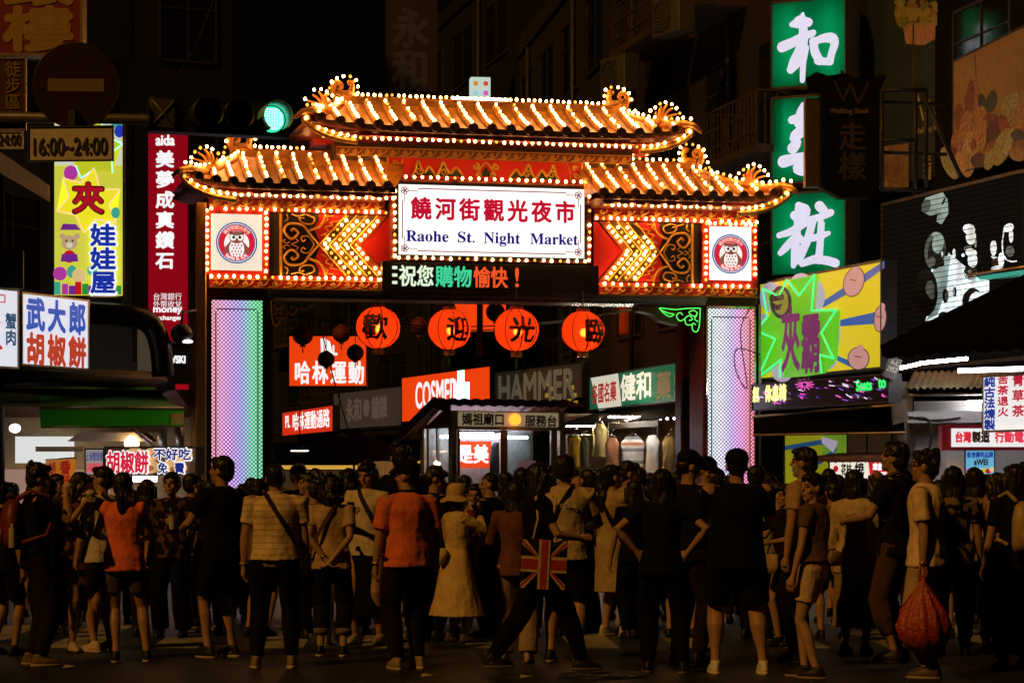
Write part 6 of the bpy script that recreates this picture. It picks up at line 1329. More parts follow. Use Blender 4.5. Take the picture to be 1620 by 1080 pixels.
def person(px_, top, foot, face, label, top_c=(.02, .02, .02), bot='trousers', bot_c=(.02, .018, .016), hair='short', hair_c=(.012, .009, .008), skin=(.40, .225, .135), sex='m', arms=('down', 'down'), sleeve=.62, shirt=None, shoe_c=(.03, .03, .03), sole_c=None, hem=None, head=(0, 0), stride=0, sit=.0, build=1., hat=None, hat_c=(.02, .02, .02), glasses=False, vox=.0085, print_c=None, stripes=None, skirt_flare=1.0, lean=0, feet=None, tall=0, mask=False, neck_c=None, cuffs=None, beard=False, D=None):
    D = D or DF(foot); s = (foot - top) / F * D / (1.70 + tall); rng = random.Random(int(px_ * 7 + top))
    fem = sex == 'f'
    r = link('person', MB().mesh('person'))
    r.location = ((px_ - 810) / F * D, D, 0); r.rotation_euler = (0, 0, radians(face)); r.scale = (s, s, s); tag(r, label, 'person', 'people in the market crowd')
    sw = (.163 if fem else .180) * build; ww = (.118 if fem else .138) * build; hw = (.163 if fem else .158) * build; dp = build
    ly = lean * .35; N0 = Vector((0, ly, 1.435)); HC = Vector((0, ly + .02 + lean * .2, 1.575))
    cx = lambda z: lean * .35 * max(0, (z - .95) / .5)
    torso = lambda o: [(0, cx(z), z, rx + o, ry + o) for z, rx, ry in ((.84, hw * .9, .095 * dp), (.90, hw, .112 * dp), (.97, hw * .97, .112 * dp), (1.06, ww * 1.05, .098 * dp), (1.13, ww * 1.03, .098 * dp), (1.22, sw * .83, .108 * dp), (1.30, sw * .92, .112 * dp), (1.37, sw * .90, .095 * dp), (1.415, sw * .62, .078 * dp), (1.44, .075, .062))]
    # joints
    sh = {1: Vector((sw * .97, cx(1.38), 1.375)), -1: Vector((-sw * .97, cx(1.38), 1.375))}; J = {}
    for sd_, a in ((1, arms[0]), (-1, arms[1])):
        (hx, hy, hz), hint = POSE[a] if isinstance(a, str) else a
        el, wr = ik(sh[sd_], (hx * sd_, hy + (ly if hz > 1 else 0), hz), .285, .25, (hint[0] * sd_, hint[1], hint[2])); J[sd_] = (sh[sd_], el, wr)
    if feet is None: fx = rng.uniform(.085, .13); feet = ((fx, rng.uniform(-.03, .07)), (fx, rng.uniform(-.05, .05))) if not stride else ((.07, stride), (.07, -stride))
    K = {}
    for sd_, (fx, fy) in ((1, feet[0]), (-1, feet[1])):
        az = .085 + (.06 if stride and fy < 0 else 0)
        hip = Vector((sd_ * .088 * build, 0, .90)); kn, an = ik(hip, (sd_ * fx, fy, az), .43, .415, (sd_ * .1, 1, 0)); K[sd_] = (hip, kn, an)
    # ---- body: one skin
    b = MB(); b.rings(torso(0), 16)
    b.tube([N0 - Vector((0, 0, .05)), N0 + Vector((0, .008, .02)), HC - Vector((0, .008, .05))], [.062 if not fem else .05, .056 if not fem else .045, .056 if not fem else .046], 12)
    hm = Matrix.Rotation(radians(head[0]), 3, 'Z') @ Matrix.Rotation(radians(head[1]), 3, 'X')
    H = lambda x, y, z: HC + hm @ Vector((x, y, z))
    b.ell(H(0, -.012, .022), (.076, .094, .100), 18, 12, hm); b.ell(H(0, .028, -.045), (.056, .058, .064), 14, 9, hm); b.ell(H(0, .058, -.088), (.026, .026, .022), 10, 7, hm)
    b.tube([H(0, .075, .028), H(0, .096, -.004), H(0, .104, -.018)], [.011, .014, .013], 8); b.ell(H(0, .082, -.052), (.022, .011, .011), 10, 6, hm); b.ell(H(0, .070, .036), (.055, .018, .012), 10, 6, hm)
    for q in (-1, 1): b.ell(H(q * .078, -.008, -.006), (.011, .022, .032), 8, 6, hm); b.ell(H(q * .038, .058, -.022), (.026, .022, .022), 8, 6, hm)
    ak = 1.0 if not fem else .86
    for q in (1, -1):
        S_, E_, W_ = J[q]; b.ell(S_, (.058 * ak * build,) * 3, 12, 8)
        b.tube([S_, S_.lerp(E_, .5), E_, E_.lerp(W_, .3), W_.lerp(E_, .35), W_], [.052 * ak, .047 * ak, .039 * ak, .042 * ak, .033 * ak, .026 * ak], 10)
        # palm, four fingers and a thumb
        d = (W_ - E_).normalized(); side = Vector((-q, 0, 0)) - d * d.dot(Vector((-q, 0, 0)))
        if side.length < .2: side = Vector((0, 1, 0)) - d * d.y
        if abs(d.z) > .75: fwd = Vector((0, 1, 0)) - d * d.y; fwd.normalize(); wid = fwd; nrm = wid.cross(d)
        else: wid = Vector((0, 0, 1)) - d * d.z; wid.normalize(); nrm = wid.cross(d)
        if nrm.dot(Vector((-q, 0, 0))) < 0: nrm = -nrm
        pc = W_ + d * .045; b.tube([W_, W_ + d * .03, W_ + d * .07, W_ + d * .088], [.024, .026, .028, .024], 10)
        for o_ in (-.018, .018): b.tube([W_ + d * .015, W_ + d * .05 + wid * o_, W_ + d * .085 + wid * o_], [.016, .015, .013], 8)
        for fi, (o_, ln) in enumerate(((-.031, .058), (-.0105, .072), (.0105, .076), (.031, .066))):
            r0 = W_ + d * .078 + wid * o_; cu = .35 + .06 * fi
            b.tube([r0, r0 + d * ln * .45 + nrm * ln * .12, r0 + d * ln * .78 + nrm * ln * cu, r0 + d * ln * .85 + nrm * ln * (cu + .35)], [.0092, .0088, .008, .0068], 7)
        t0 = W_ + d * .025 + wid * .022; b.tube([t0, t0 + wid * .022 + d * .03 + nrm * .012, t0 + wid * .026 + d * .058 + nrm * .022], [.0115, .0105, .0085], 7)
        h_, k_, a_ = K[q]; lk = build * (1.0 if not fem else .96)
        b.tube([h_ + Vector((0, 0, .02)), h_.lerp(k_, .35), h_.lerp(k_, .75), k_, k_.lerp(a_, .3) - Vector((0, .012, 0)), k_.lerp(a_, .75), a_], [.088 * lk, .080 * lk, .060 * lk, .052 * lk, .055 * lk, .037, .034], 12)
        f_ = a_ + Vector((0, 0, -.04)); b.tube([f_ + Vector((0, -.03, .0)), f_ + Vector((0, .06, -.005)), f_ + Vector((q * .008, .13, -.02))], [.036, .036, .026], 8)
    link_m = swatch(skin, 'skin', .12); r.data = b.mesh('person'); eye = mat('eye_dark', (.015, .01, .01), .2, var=0); lip = mat('lip', (.30, .10, .08), .5, var=0); hm_ = swatch(hair_c, 'hair')
    for m_ in (link_m, eye, lip, hm_, mat('face_mask', (.35, .45, .5), .8)): r.data.materials.append(m_)
    him = hm.inverted()
    def post(me):
        for p in me.polygons:
            q = him @ (p.center - HC)
            if q.y > .04 and abs(q.z) < .13 and abs(q.x) < .09:
                if abs(abs(q.x) - .033) < .015 and abs(q.z - .010) < .0068: p.material_index = 1
                elif abs(abs(q.x) - .034) < .020 and abs(q.z - .034) < .005: p.material_index = 3
                elif abs(q.x) < .022 and abs(q.z + .055) < .007: p.material_index = 2
                if beard and (q.z < -.045 and abs(q.z + .055) > .007): p.material_index = 3
                if mask and q.z < -.012 and q.z > -.1: p.material_index = 4
    soft(r, vox, 2, 0, post)
    cvox = max(.012, vox * 1.35)
    # ---- hair
    if hair:
        h = MB(); h.ell(H(0, -.022, .046), (.087, .100, .090), 16, 10, hm); h.ell(H(0, -.050, -.005), (.080, .068, .085), 14, 9, hm)
        if hair in ('short', 'bushy', 'spiky'):
            h.ell(H(.02, .05, .095), (.055, .045, .03), 10, 7, hm)
            if hair != 'short':
                for _ in range(16 if hair == 'bushy' else 12):
                    a, z = rng.uniform(0, 6.28), rng.uniform(.02, .12); h.ell(H(.075 * cos(a) * (1.1 - z * 3), -.02 + .085 * sin(a) * (1.1 - z * 3) - .01, z), (.032, .032, .03), 8, 6)
        if hair == 'crop': h = MB(); h.ell(H(0, -.020, .040), (.080, .094, .088), 16, 10, hm); h.ell(H(0, -.045, 0), (.076, .062, .075), 14, 9, hm)
        if hair in ('bob', 'long', 'curly', 'verylong'):
            dn = dict(bob=.135, long=.30, verylong=.42, curly=.17)[hair]; wv = .012 if hair == 'curly' else 0
            c0 = H(0, -.03, .03); R_ = []
            for i in range(8):
                t = i / 7; z = .05 - (dn + .05) * t; back = -.035 - .035 * min(1, t * 1.6)
                P = H(0, back, z) if t < .3 else HC + Vector((0, min(back, -.06) + cx(1.4), z))
                R_.append((P.x, P.y, P.z, (.092 if t < .55 else .092 - .03 * (t - .55) / .45) * (1.12 if hair == 'curly' else 1), .062 - .018 * t + wv))
            h.rings(R_[::-1], 16)
            for q in (-1, 1): h.tube([H(q * .078, .035, .05), H(q * .088, .012, -.02), H(q * .085, -.005, -.09), H(q * .08, -.01, -min(.13, dn))], [.026, .026, .026, .020], 8)
            if hair == 'curly':
                for _ in range(34):
                    a, z = rng.uniform(2.6, 6.8), rng.uniform(-.15, .12); h.ell(H(.1 * cos(a), -.03 + .085 * sin(a), z), (.034,) * 3, 8, 6)
            h.ell(H(0, .055, .088), (.066, .035, .030), 10, 7, hm)
        if hair in ('ponytail', 'bun', 'lowpony'):
            h.ell(H(0, .045, .088), (.062, .04, .03), 10, 7, hm)
            if hair == 'bun': h.ell(H(0, -.12, .06), (.05, .05, .05), 10, 8)
            else:
                z0 = .03 if hair == 'ponytail' else -.06
                a = H(0, -.10, z0); h.tube([a, a + Vector((rng.uniform(-.02, .03), -.04, -.03)), a + Vector((.03, -.055, -.13)), a + Vector((.035, -.05, -.24)), a + Vector((.03, -.04, -.31))], [.028, .042, .045, .036, .012], 10)
        ho = link('hair', h, hm_, r); soft(ho, cvox * .7, 1, -.009)
    if hat == 'cap' or hat == 'backcap':
        sg = 1 if hat == 'cap' else -1
        c = MB(); c.ell(H(0, -.018, .060), (.094, .108, .085), 18, 10, hm); c.tube([H(-.05, sg * .07, .055), H(-.04, sg * .125, .047), H(0, sg * .155, .043), H(.04, sg * .125, .047), H(.05, sg * .07, .055)], .014, 8)
        c.tube([H(0, sg * .06, .052), H(0, sg * .14, .045)], [.05, .03], 8); ho = link('cap', c, swatch(hat_c), r); soft(ho, .011, 2)
    if hat == 'sunhat':
        c = MB(); c.rings([(HC.x, HC.y - .02, HC.z + z, a, a * 1.06) for z, a in ((.02, .100), (.06, .108), (.11, .104), (.150, .088), (.175, .05))], 20)
        n = 36; vs = []
        for (rad, dz) in ((.098, .035), (.135, .012), (.175, -.022), (.178, -.034), (.135, -.004), (.098, .018)):
            for i in range(n): w = 2 * pi * i / n; vs.append((HC.x + rad * cos(w), HC.y - .02 + rad * 1.05 * sin(w), HC.z + dz + .010 * sin(w * 5) * (rad > .16)))
        c.add(vs, [(a * n + i, a * n + (i + 1) % n, (a + 1) % 6 * n + (i + 1) % n, (a + 1) % 6 * n + i) for a in range(6) for i in range(n)], True)
        ho = link('sun_hat', c, swatch(hat_c), r); soft(ho, .009, 2, .004)
    if glasses:
        gl = MB()
        for q in (-1, 1): gl.tube([H(q * .033 + .021 * cos(w * pi / 6), .097, .010 + .016 * sin(w * pi / 6)) for w in range(12)], .0032, 5, True); gl.tube([H(q * .054, .095, .014), H(q * .080, .02, .012), H(q * .08, -.01, .008)], .0032, 5)
        gl.tube([H(-.012, .101, .012), H(.012, .101, .012)], .003, 5); link('glasses', gl, mat('spectacle_frame', (.05, .045, .04), .25, .3, var=0), r)
    # ---- clothes
    cm = swatch(top_c); hz = hem if hem is not None else (.82 if bot not in ('skirt',) else .98)
    if shirt != 'dress':
        c = MB(); loose = .024 if not fem else .020
        tr = [t for t in torso(loose) if t[2] > max(hz, .85)]; low = [(0, 0, hz, (hw if hz < 1.0 else ww * 1.1) + loose + .014, .112 * dp + loose + .010)]
        c.rings(low + tr[:-1] + [(0, cx(1.44), 1.448, .074, .066)], 18)
    else:
        c = MB(); tr = [t for t in torso(.014) if t[2] > 1.02]; fl = skirt_flare
        c.rings([(0, .0, hz, (.16 + .14 * fl), (.13 + .12 * fl)), (0, 0, (hz + .95) / 2, .155 + .07 * fl, .125 + .06 * fl), (0, 0, .93, hw + .03, .135), (0, 0, 1.03, ww * 1.12 + .012, .118)] + tr[1:-1] + [(0, cx(1.44), 1.448, .074, .066)], 20)
    if sleeve > 0:
        for q in (1, -1):
            S_, E_, W_ = J[q]
            if sleeve <= 1: e = S_.lerp(E_, sleeve); c.tube([S_ - Vector((q * .05, 0, .01)), S_, S_.lerp(e, .6), e], [.075, .073 * build, .067 * ak, .069 * ak], 12)
            else: c.tube([S_ - Vector((q * .05, 0, .01)), S_, E_, E_.lerp(W_, min(1, sleeve - 1))], [.075, .070, .058, .050 if sleeve < 1.9 else .042], 12)
    mats = [cm]
    if print_c: mats.append(swatch(print_c))
    if stripes: mats = [cm, swatch(stripes)]
    so = link('dress' if shirt == 'dress' else (shirt or 'shirt'), c, mats, r)
    def cpost(me):
        if stripes:
            for p in me.polygons:
                if (p.center.z % .052) < .013 and abs(p.center.x) < .5: p.material_index = 1
        elif print_c:
            for p in me.polygons:
                q = p.center
                if noise.noise(Vector((q.x * 14 + px_, q.y * 14, q.z * 14))) > .12: p.material_index = 1
    soft(so, cvox, 2, .013, cpost if (stripes or print_c) else None)
    if neck_c:
        nk = MB(); nk.rings([(0, cx(1.44), 1.43, .082, .074), (0, cx(1.45), 1.465, .068, .066), (0, cx(1.45), 1.472, .060, .058)], 18); soft(link('collar', nk, swatch(neck_c), r), .010, 1)
    bm_ = swatch(bot_c)
    if bot in ('trousers', 'shorts', 'cropped', 'wide'):
        t = MB(); t.rings([(0, 0, z, rx + .010, ry + .010) for z, rx, ry in ((.82, hw * .9, .098), (.90, hw - .006, .110), (.97, hw * .97 - .006, .109), (1.02 if hz > .95 else .99, ww * 1.05, .098))], 16)
        for q in (1, -1):
            h_, k_, a_ = K[q]; lw = .016 if bot != 'wide' else .03
            if bot == 'shorts': e = h_.lerp(k_, .86 if not fem or build > 1.05 else .62); t.tube([h_ + Vector((0, 0, .02)), h_.lerp(e, .5), e], [.095 * build, .094 * build, .090 * build], 12)
            else:
                e = k_.lerp(a_, .97 if bot != 'cropped' else .68); t.tube([h_ + Vector((0, 0, .02)), h_.lerp(k_, .4), k_, k_.lerp(a_, .35), e], [.095 * build, .087 * build + lw * .4, .070 + lw, .066 + lw, (.050 if bot != 'wide' else .075) + lw * .5], 12)
        soft(link('shorts' if bot == 'shorts' else 'trousers', t, bm_, r), cvox, 2, .009)
        if cuffs:
            for q in (1, -1): h_, k_, a_ = K[q]; link('cuff', MB().tube([k_.lerp(a_, .58), k_.lerp(a_, .70)], [.072, .070], 12), swatch(cuffs), r)
    elif bot in ('skirt', 'longskirt', 'miniskirt'):
        zb = dict(skirt=.50, longskirt=.26, miniskirt=.60)[bot]; t = MB(); t.rings([(0, 0, zb, hw + .05 * skirt_flare, .14 + .04 * skirt_flare), (0, 0, .75, hw + .025, .135), (0, 0, .90, hw + .014, .125), (0, 0, 1.04, ww * 1.08, .105)], 18); soft(link('skirt', t, bm_, r), cvox, 2, .010)
    for q in (1, -1):
        h_, k_, a_ = K[q]; f = MB(); z = a_.z - .085; dx = q * .02
        f.rings([(a_.x, a_.y + .045, z + .012, .044, .125), (a_.x + dx * .3, a_.y + .045, z + .035, .045, .125), (a_.x + dx * .2, a_.y + .03, z + .060, .042, .105), (a_.x, a_.y - .005, z + .085, .038, .058), (a_.x, a_.y - .012, z + .105, .038, .045)], 18)
        fo = link('shoe', f, swatch(shoe_c, 'shoe'), r)
        if sole_c is not None: sl_ = MB(); sl_.rings([(a_.x, a_.y + .045, z, .047, .132), (a_.x + dx * .3, a_.y + .045, z + .022, .048, .133)], 18); link('sole', sl_, swatch(sole_c, 'shoe'), fo)
        else: sl_ = MB(); sl_.rings([(a_.x, a_.y + .045, z, .045, .128), (a_.x + dx * .3, a_.y + .045, z + .014, .046, .129)], 18); link('sole', sl_, swatch((.015, .014, .013), 'shoe'), fo)
    r['_h'] = 0; del r['_h']
    PEOPLE[label] = (r, J, K, HC, hm, s, cx, dict(sw=sw, ww=ww, hw=hw)); return r
PEOPLE = {}
def at(r, v): return Matrix.LocRotScale(r.location, r.rotation_euler, r.scale) @ Vector(v)
def carried(name, label, cat, r, mb, mats, group=None):
    """a thing a person wears or holds: its own object, placed with the person's frame"""
    o = link(name, mb, mats); o.location = r.location; o.rotation_euler = r.rotation_euler; o.scale = r.scale; tag(o, label, cat, group); return o
def get(label): return PEOPLE[label]
def strap_bag(P, label, m, side=-1, strap=(.02, .017, .015), bag=(.05, .22, .16), back=True):
    """crossbody strap from one shoulder to a bag on the other hip"""
    r, J, K, HC, hm, s, cx, q = P; sw, ww, hw = q['sw'], q['ww'], q['hw']; a = side; pts_b = []; pts_f = []
    for i in range(9):
        t = i / 8; x = -a * sw * .42 + a * (sw * .42 + hw + .05) * t; z = 1.455 - .50 * t; d = .105 + .035 * sin(pi * min(1, t * 1.1)) + .01
        if i == 0: d = .06
        pts_b.append((x, -d + cx(z), z)); pts_f.append((x, d + cx(z), z))
    b = MB(); 
    for pts in (pts_b, pts_f):
        vs = []
        for i, p in enumerate(pts):
            n = Vector((a * .5, 0, .86)) * .02; vs += [Vector(p) + n, Vector(p) - n, Vector(p) - n + Vector((0, .012 if pts is pts_f else -.012, 0)), Vector(p) + n + Vector((0, .012 if pts is pts_f else -.012, 0))]
        b.add(vs, [(4 * i + k, 4 * i + (k + 1) % 4, 4 * i + 4 + (k + 1) % 4, 4 * i + 4 + k) for i in range(8) for k in range(4)], False)
    x = a * (hw + .075); b.bevbox(x - .04, x + .04, -bag[1] / 2, bag[1] / 2, .95 - bag[2], .96, .02)
    return carried('shoulder_bag', label, 'bag', r, b, swatch(strap, 'leather'))
def backpack(P, label, c, h=.42, bottle=False):
    r, J, K, HC, hm, s, cx, q = P; b = MB(); b.rings([(0, -.20, .98, .13, .07), (0, -.22, 1.05, .15, .095), (0, -.215, 1.25, .145, .09), (0, -.20, 1.36, .11, .07), (0, -.19, 1.40, .06, .04)], 18)
    b.rings([(0, -.30, 1.02, .10, .03), (0, -.305, 1.1, .11, .04), (0, -.30, 1.18, .09, .03)], 14)
    for k in (-1, 1): b.tube([(k * .08, -.16, 1.40), (k * .10, -.05, 1.47), (k * .11, .07, 1.43), (k * .13, .135, 1.28), (k * .17, .06, 1.10), (k * .15, -.14, 1.04)], .018, 8)
    o = carried('backpack', label, 'backpack', r, b, swatch(c, 'leather'))
    if bottle:
        t = MB(); t.cyl((.16, -.22, 1.0), .03, .16, 12); t.cyl((.16, -.22, 1.16), .014, .04, 10)
        carried('water_bottle', 'small clear water bottle in the side pocket of the red backpack', 'bottle', r, t, mat('bottle_pale', (.5, .42, .3), .2))
    return o
def in_hand(P, side, name, label, cat, build, mats):
    r, J, K, HC, hm, s, cx, q = P; S_, E_, W_ = J[side]; d = (W_ - E_).normalized(); b = MB(); build(b, W_ + d * .085); return carried(name, label, cat, r, b, mats)
def phone(P, side, label): return in_hand(P, side, 'phone', label, 'phone', lambda b, p: b.bevbox(p.x - .036, p.x + .036, p.y - .004 + .03, p.y + .006 + .03, p.z - .05, p.z + .09, .003), mat('phone_dark', (.015, .015, .018), .2))
def cup(P, side, label, c=(.6, .45, .3)): return in_hand(P, side, 'drink_cup', label, 'cup', lambda b, p: (b.cyl((p.x, p.y + .02, p.z - .07), .03, .13, 14, 'z', .04), b.cyl((p.x, p.y + .02, p.z + .06), .042, .008, 14), b.tube([(p.x, p.y + .02, p.z + .06), (p.x + .02, p.y + .03, p.z + .15)], .004, 6)), mat('cup_plastic_%d' % int(c[0] * 99), c, .3))
def snack(P, side, label, c=(.55, .38, .22)): return in_hand(P, side, 'snack', label, 'snack', lambda b, p: (b.ell((p.x, p.y + .02, p.z + .02), (.05, .045, .035), 12, 8), b.prism([(p.x - .05, p.z), (p.x + .05, p.z), (p.x + .03, p.z - .06), (p.x - .03, p.z - .06)], p.y, p.y + .05)), swatch(c))
def watch(P, side, label):
    r, J, K, HC, hm, s, cx, q = P; S_, E_, W_ = J[side]; d = (W_ - E_).normalized(); b = MB(); b.tube([W_ - d * .03, W_ - d * .012], .031, 14); b.ell(W_ - d * .02 + Vector((side * .03, 0, 0)), (.010, .018, .018), 10, 6)
    return carried('wrist_watch', label, 'watch', r, b, mat('watch_metal', (.5, .36, .15), .25, .8))

skin_a, skin_b = (.40, .23, .14), (.34, .19, .11)
white_t, tan_t, blk_t = (.62, .56, .48), (.46, .33, .20), (.016, .014, .013)
def fill(*a, **k): k.setdefault('vox', .013); return person(*a, **k)
# front row, left to right
L_ = 'man in black tee with bushy hair holding a snack near the left edge'
person(58, 733, 1052, -72, L_, hair='bushy', bot_c=(.05, .028, .018), arms=('eat', 'hold'), shoe_c=(.16, .10, .06), sole_c=(.4, .3, .2), head=(0, -8)); snack(get(L_), 1, 'pale bun in the hands of the bushy haired man', (.6, .45, .28)); backpack(get(L_), 'dark red backpack worn by the bushy haired man', (.16, .02, .02), bottle=True)
L_ = 'person in dark shorts cut by the left edge of the view'; person(4, 762, 1036, -40, L_, bot='shorts', hair='short', skin=skin_b)
L_ = 'woman in orange tank top and brown shorts with a ponytail'
person(196, 748, 1047, 4, L_, top_c=(.92, .19, .10), bot='shorts', bot_c=(.10, .075, .05), hair='ponytail', sex='f', sleeve=.12, arms=('hold', 'hold'), shoe_c=(.03, .03, .03), sole_c=(.45, .38, .28), feet=((.20, .06), (.07, -.02)), head=(-28, -4), build=1.02)
L_ = 'man in black tee and shorts with beige side patch looking left'
person(352, 722, 1040, 48, L_, bot='shorts', arms=('relax', 'hold'), shoe_c=(.025, .025, .025), sole_c=(.4, .32, .24), head=(24, 0), build=1.05)
L_ = 'man in striped cream polo with dark crossbody strap seen from behind'
person(436, 733, 1056, 3, L_, top_c=(.74, .56, .32), stripes=(.52, .39, .22), neck_c=(.60, .46, .27), hair='crop', arms=('relax', 'down'), shoe_c=(.24, .17, .10), sole_c=(.55, .44, .3), build=1.12, hem=.90, feet=((.13, .02), (.16, .0))); strap_bag(get(L_), 'black crossbody bag of the man in the striped polo', blk_t, 1)
watch(get(L_), -1, 'watch on the left wrist of the man in the striped polo')
L_ = 'woman in tan tee with hands behind her back and rolled jeans'
person(524, 752, 1038, -4, L_, top_c=(.50, .34, .19), hair='curly', sex='f', arms=('behind', 'behind'), bot='cropped', bot_c=(.03, .03, .035), cuffs=(.16, .13, .10), shoe_c=(.025, .025, .025), sole_c=(.55, .47, .36), build=1.03, feet=((.11, .02), (.11, .05)), head=(0, -20)); strap_bag(get(L_), 'brown buttoned crossbody strap bag of the woman with hands behind her back', None, -1, (.10, .05, .025)); watch(get(L_), -1, 'bracelet watch on the arm held behind the tan tee')
L_ = 'man in orange tee and black cap with a wrist watch facing left'
person(645, 730, 1058, 24, L_, top_c=(.80, .18, .07), neck_c=(.02, .02, .02), hat='cap', hair='crop', arms=('down', 'relax'), bot_c=(.035, .025, .02), shoe_c=(.30, .22, .13), sole_c=(.5, .4, .28), head=(40, -4), build=1.08, hem=.84, sleeve=.8); watch(get(L_), -1, 'gold wrist watch of the man in the orange tee')
L_ = 'woman in long cream dress and ruffled sun hat eating'
person(722, 768, 1016, -58, L_, top_c=(.64, .47, .22), shirt='dress', hem=.30, skirt_flare=1.35, sex='f', hair='bob', hat='sunhat', hat_c=(.56, .38, .16), arms=('eat', 'hold'), sleeve=1.75, bot=None, shoe_c=(.10, .06, .035), head=(-10, -8), tall=.02); snack(get(L_), 1, 'snack at the mouth of the woman in the sun hat')
b = MB(); r = get(L_)[0]; b.rings([(.0, -.2, .86, .03, .03), (0, -.2, .93, .09, .06), (0, -.19, 1.0, .10, .06), (0, -.18, 1.04, .05, .03)], 12); carried('pouch', 'small ruffled cream pouch hanging behind the dress', 'bag', r, b, swatch((.5, .4, .24)))
L_ = 'woman in black striding right with very long dark hair and a flag tote bag'
person(852, 733, 1068, -84, L_, top_c=blk_t, hair='verylong', sex='f', arms=('hold', 'hold'), stride=.36, bot_c=(.012, .011, .012), shoe_c=(.03, .025, .02), sole_c=(.12, .09, .06), head=(-4, -4), build=1.04); P = get(L_); phone(P, 1, 'dark phone held by the woman with the flag tote')
# flag tote bag
r = P[0]; tt = empty('tote_bag', 'tote bag printed with a red and white flag on black on the striding woman', 'bag', at(r, (.30, -.10, .0)), 0); tt.location.z = 0; sc_ = P[5]
bw, bh, z0 = .37 * sc_, .39 * sc_, 0.71 * sc_; tt.location = at(r, (.27, .06, 0)); tt.location.x -= .10; tt.rotation_euler = (0, radians(3), radians(2)); tt.location.y = r.location.y - .27
m = MB(); n = 10
vs = []
for i in range(n + 1):
    for (y, z) in ((-.035, 0), (-.05, bh * .4), (-.02, bh), (.05, bh), (.06, bh * .4), (.05, 0)): x = -bw / 2 + bw * i / n; e = 1 - abs(2 * i / n - 1) ** 6; vs.append((x, y * e, z0 + z - .02 * sin(i * 1.1)))
m.add(vs, [(6 * i + k, 6 * i + (k + 1) % 6, 6 * i + 6 + (k + 1) % 6, 6 * i + 6 + k) for i in range(n) for k in range(6)], True)
canv = swatch((.04, .03, .035)); link('bag_body', m, canv, tt)
fl = MB(); tw_, tr_ = swatch((.56, .42, .25)), swatch((.42, .045, .03)); yy = [-.062]
def FP(i, pts): yy[0] -= .0012; fl.m(i).add([(x * bw / 2, yy[0] - .012 * (1 - x * x), z0 + bh * (.5 + .5 * z)) for x, z in pts], [tuple(range(len(pts)))], False)
for s_ in (1, -1):
    for q in (1, -1): FP(0, [(.2 * s_, .3 * q), (.34 * s_, .3 * q), (.96 * s_, .78 * q), (.96 * s_, .98 * q), (.80 * s_, .98 * q)]); FP(1, [(.42 * s_, .32 * q), (.96 * s_, .86 * q), (.96 * s_, .98 * q), (.28 * s_, .34 * q)])
FP(0, [(-.98, -.32), (.98, -.32), (.98, .32), (-.98, .32)]); FP(0, [(-.24, -1), (.24, -1), (.24, 1), (-.24, 1)]); FP(1, [(-.98, -.2), (.98, -.2), (.98, .2), (-.98, .2)]); FP(1, [(-.14, -1), (.14, -1), (.14, 1), (-.14, 1)])
link('flag_print', fl, [tw_, tr_], tt); m = MB()
for x in (-.5, .5): m.tube([(x * bw / 2, -.02, z0 + bh), (x * bw / 3.2, .05, z0 + bh + .16), (x * .16, .11, 1.43 * sc_), (x * .12, .22, 1.44 * sc_)], .011, 6)
link('handle', m, tw_, tt)
L_ = 'man in printed tan tee with a dark backpack strap seen from behind'
person(893, 720, 1046, -8, L_, top_c=(.56, .42, .25), bot='shorts', bot_c=(.02, .018, .017), arms=('hold', 'relax'), hair='short', shoe_c=(.03, .03, .03), sole_c=(.35, .28, .2), build=1.12, hem=.84); P = get(L_)
b = MB(); r = P[0]
text('Eureka', r, (-.10, 1.27, .12, 1.32), mat('shirt_print_white', (.5, .42, .32), .8), .0, .003, name='shirt_lettering', xf=lambda X, Y, Z: (X, -.153 + Y, Z))
strap_bag(P, 'black sling strap of the man in the printed tan tee', None, -1)
L_ = 'woman in tan dress with a ponytail turned to the right'
person(968, 735, 1006, -42, L_, top_c=(.46, .33, .18), shirt='dress', hem=.44, skirt_flare=.25, sex='f', hair='lowpony', arms=('hold', 'cross'), bot=None, shoe_c=(.5, .42, .32), sole_c=(.5, .42, .32), head=(-26, 0), build=1.05, sleeve=.5); strap_bag(get(L_), 'thin dark strap bag across the tan dress', None, 1)
L_ = 'woman in black with long hair and hands on hips seen from behind'
person(1048, 742, 1064, -6, L_, hair='verylong', sex='f', arms=('akimbo', 'akimbo'), bot_c=(.012, .011, .012), shoe_c=(.02, .02, .02), sole_c=(.16, .13, .1), feet=((.17, -.02), (.12, .04)), build=1.06)
L_ = 'bearded man in black cap and dark tee looking down at his food'
person(1088, 714, 1050, -40, L_, top_c=(.03, .025, .024), hat='cap', hair='crop', beard=True, arms=('hold', 'hold'), bot_c=(.07, .035, .02), head=(-28, -18), shoe_c=(.03, .02, .02)); snack(get(L_), 1, 'flat bread in the hand of the bearded man')
L_ = 'broad man in black tee and shorts with a backward cap and white sneakers'
person(1166, 712, 1066, 4, L_, hat='backcap', hair='crop', bot='shorts', bot_c=(.018, .016, .015), arms=('hold', 'hold'), shoe_c=(.72, .66, .56), sole_c=(.72, .66, .58), build=1.24, feet=((.20, .0), (.16, .04)), hem=.80)
L_ = 'woman in brown tee and white shorts looking back over her shoulder'
person(1287, 748, 1072, 62, L_, top_c=(.13, .075, .05), bot='shorts', bot_c=(.62, .46, .30), sex='f', hair='bun', arms=('relax', 'relax'), shoe_c=(.05, .03, .03), sole_c=(.3, .22, .15), head=(62, -2), skin=(.44, .26, .16), hem=.97, sleeve=.45, feet=((.06, .1), (.09, -.06)))
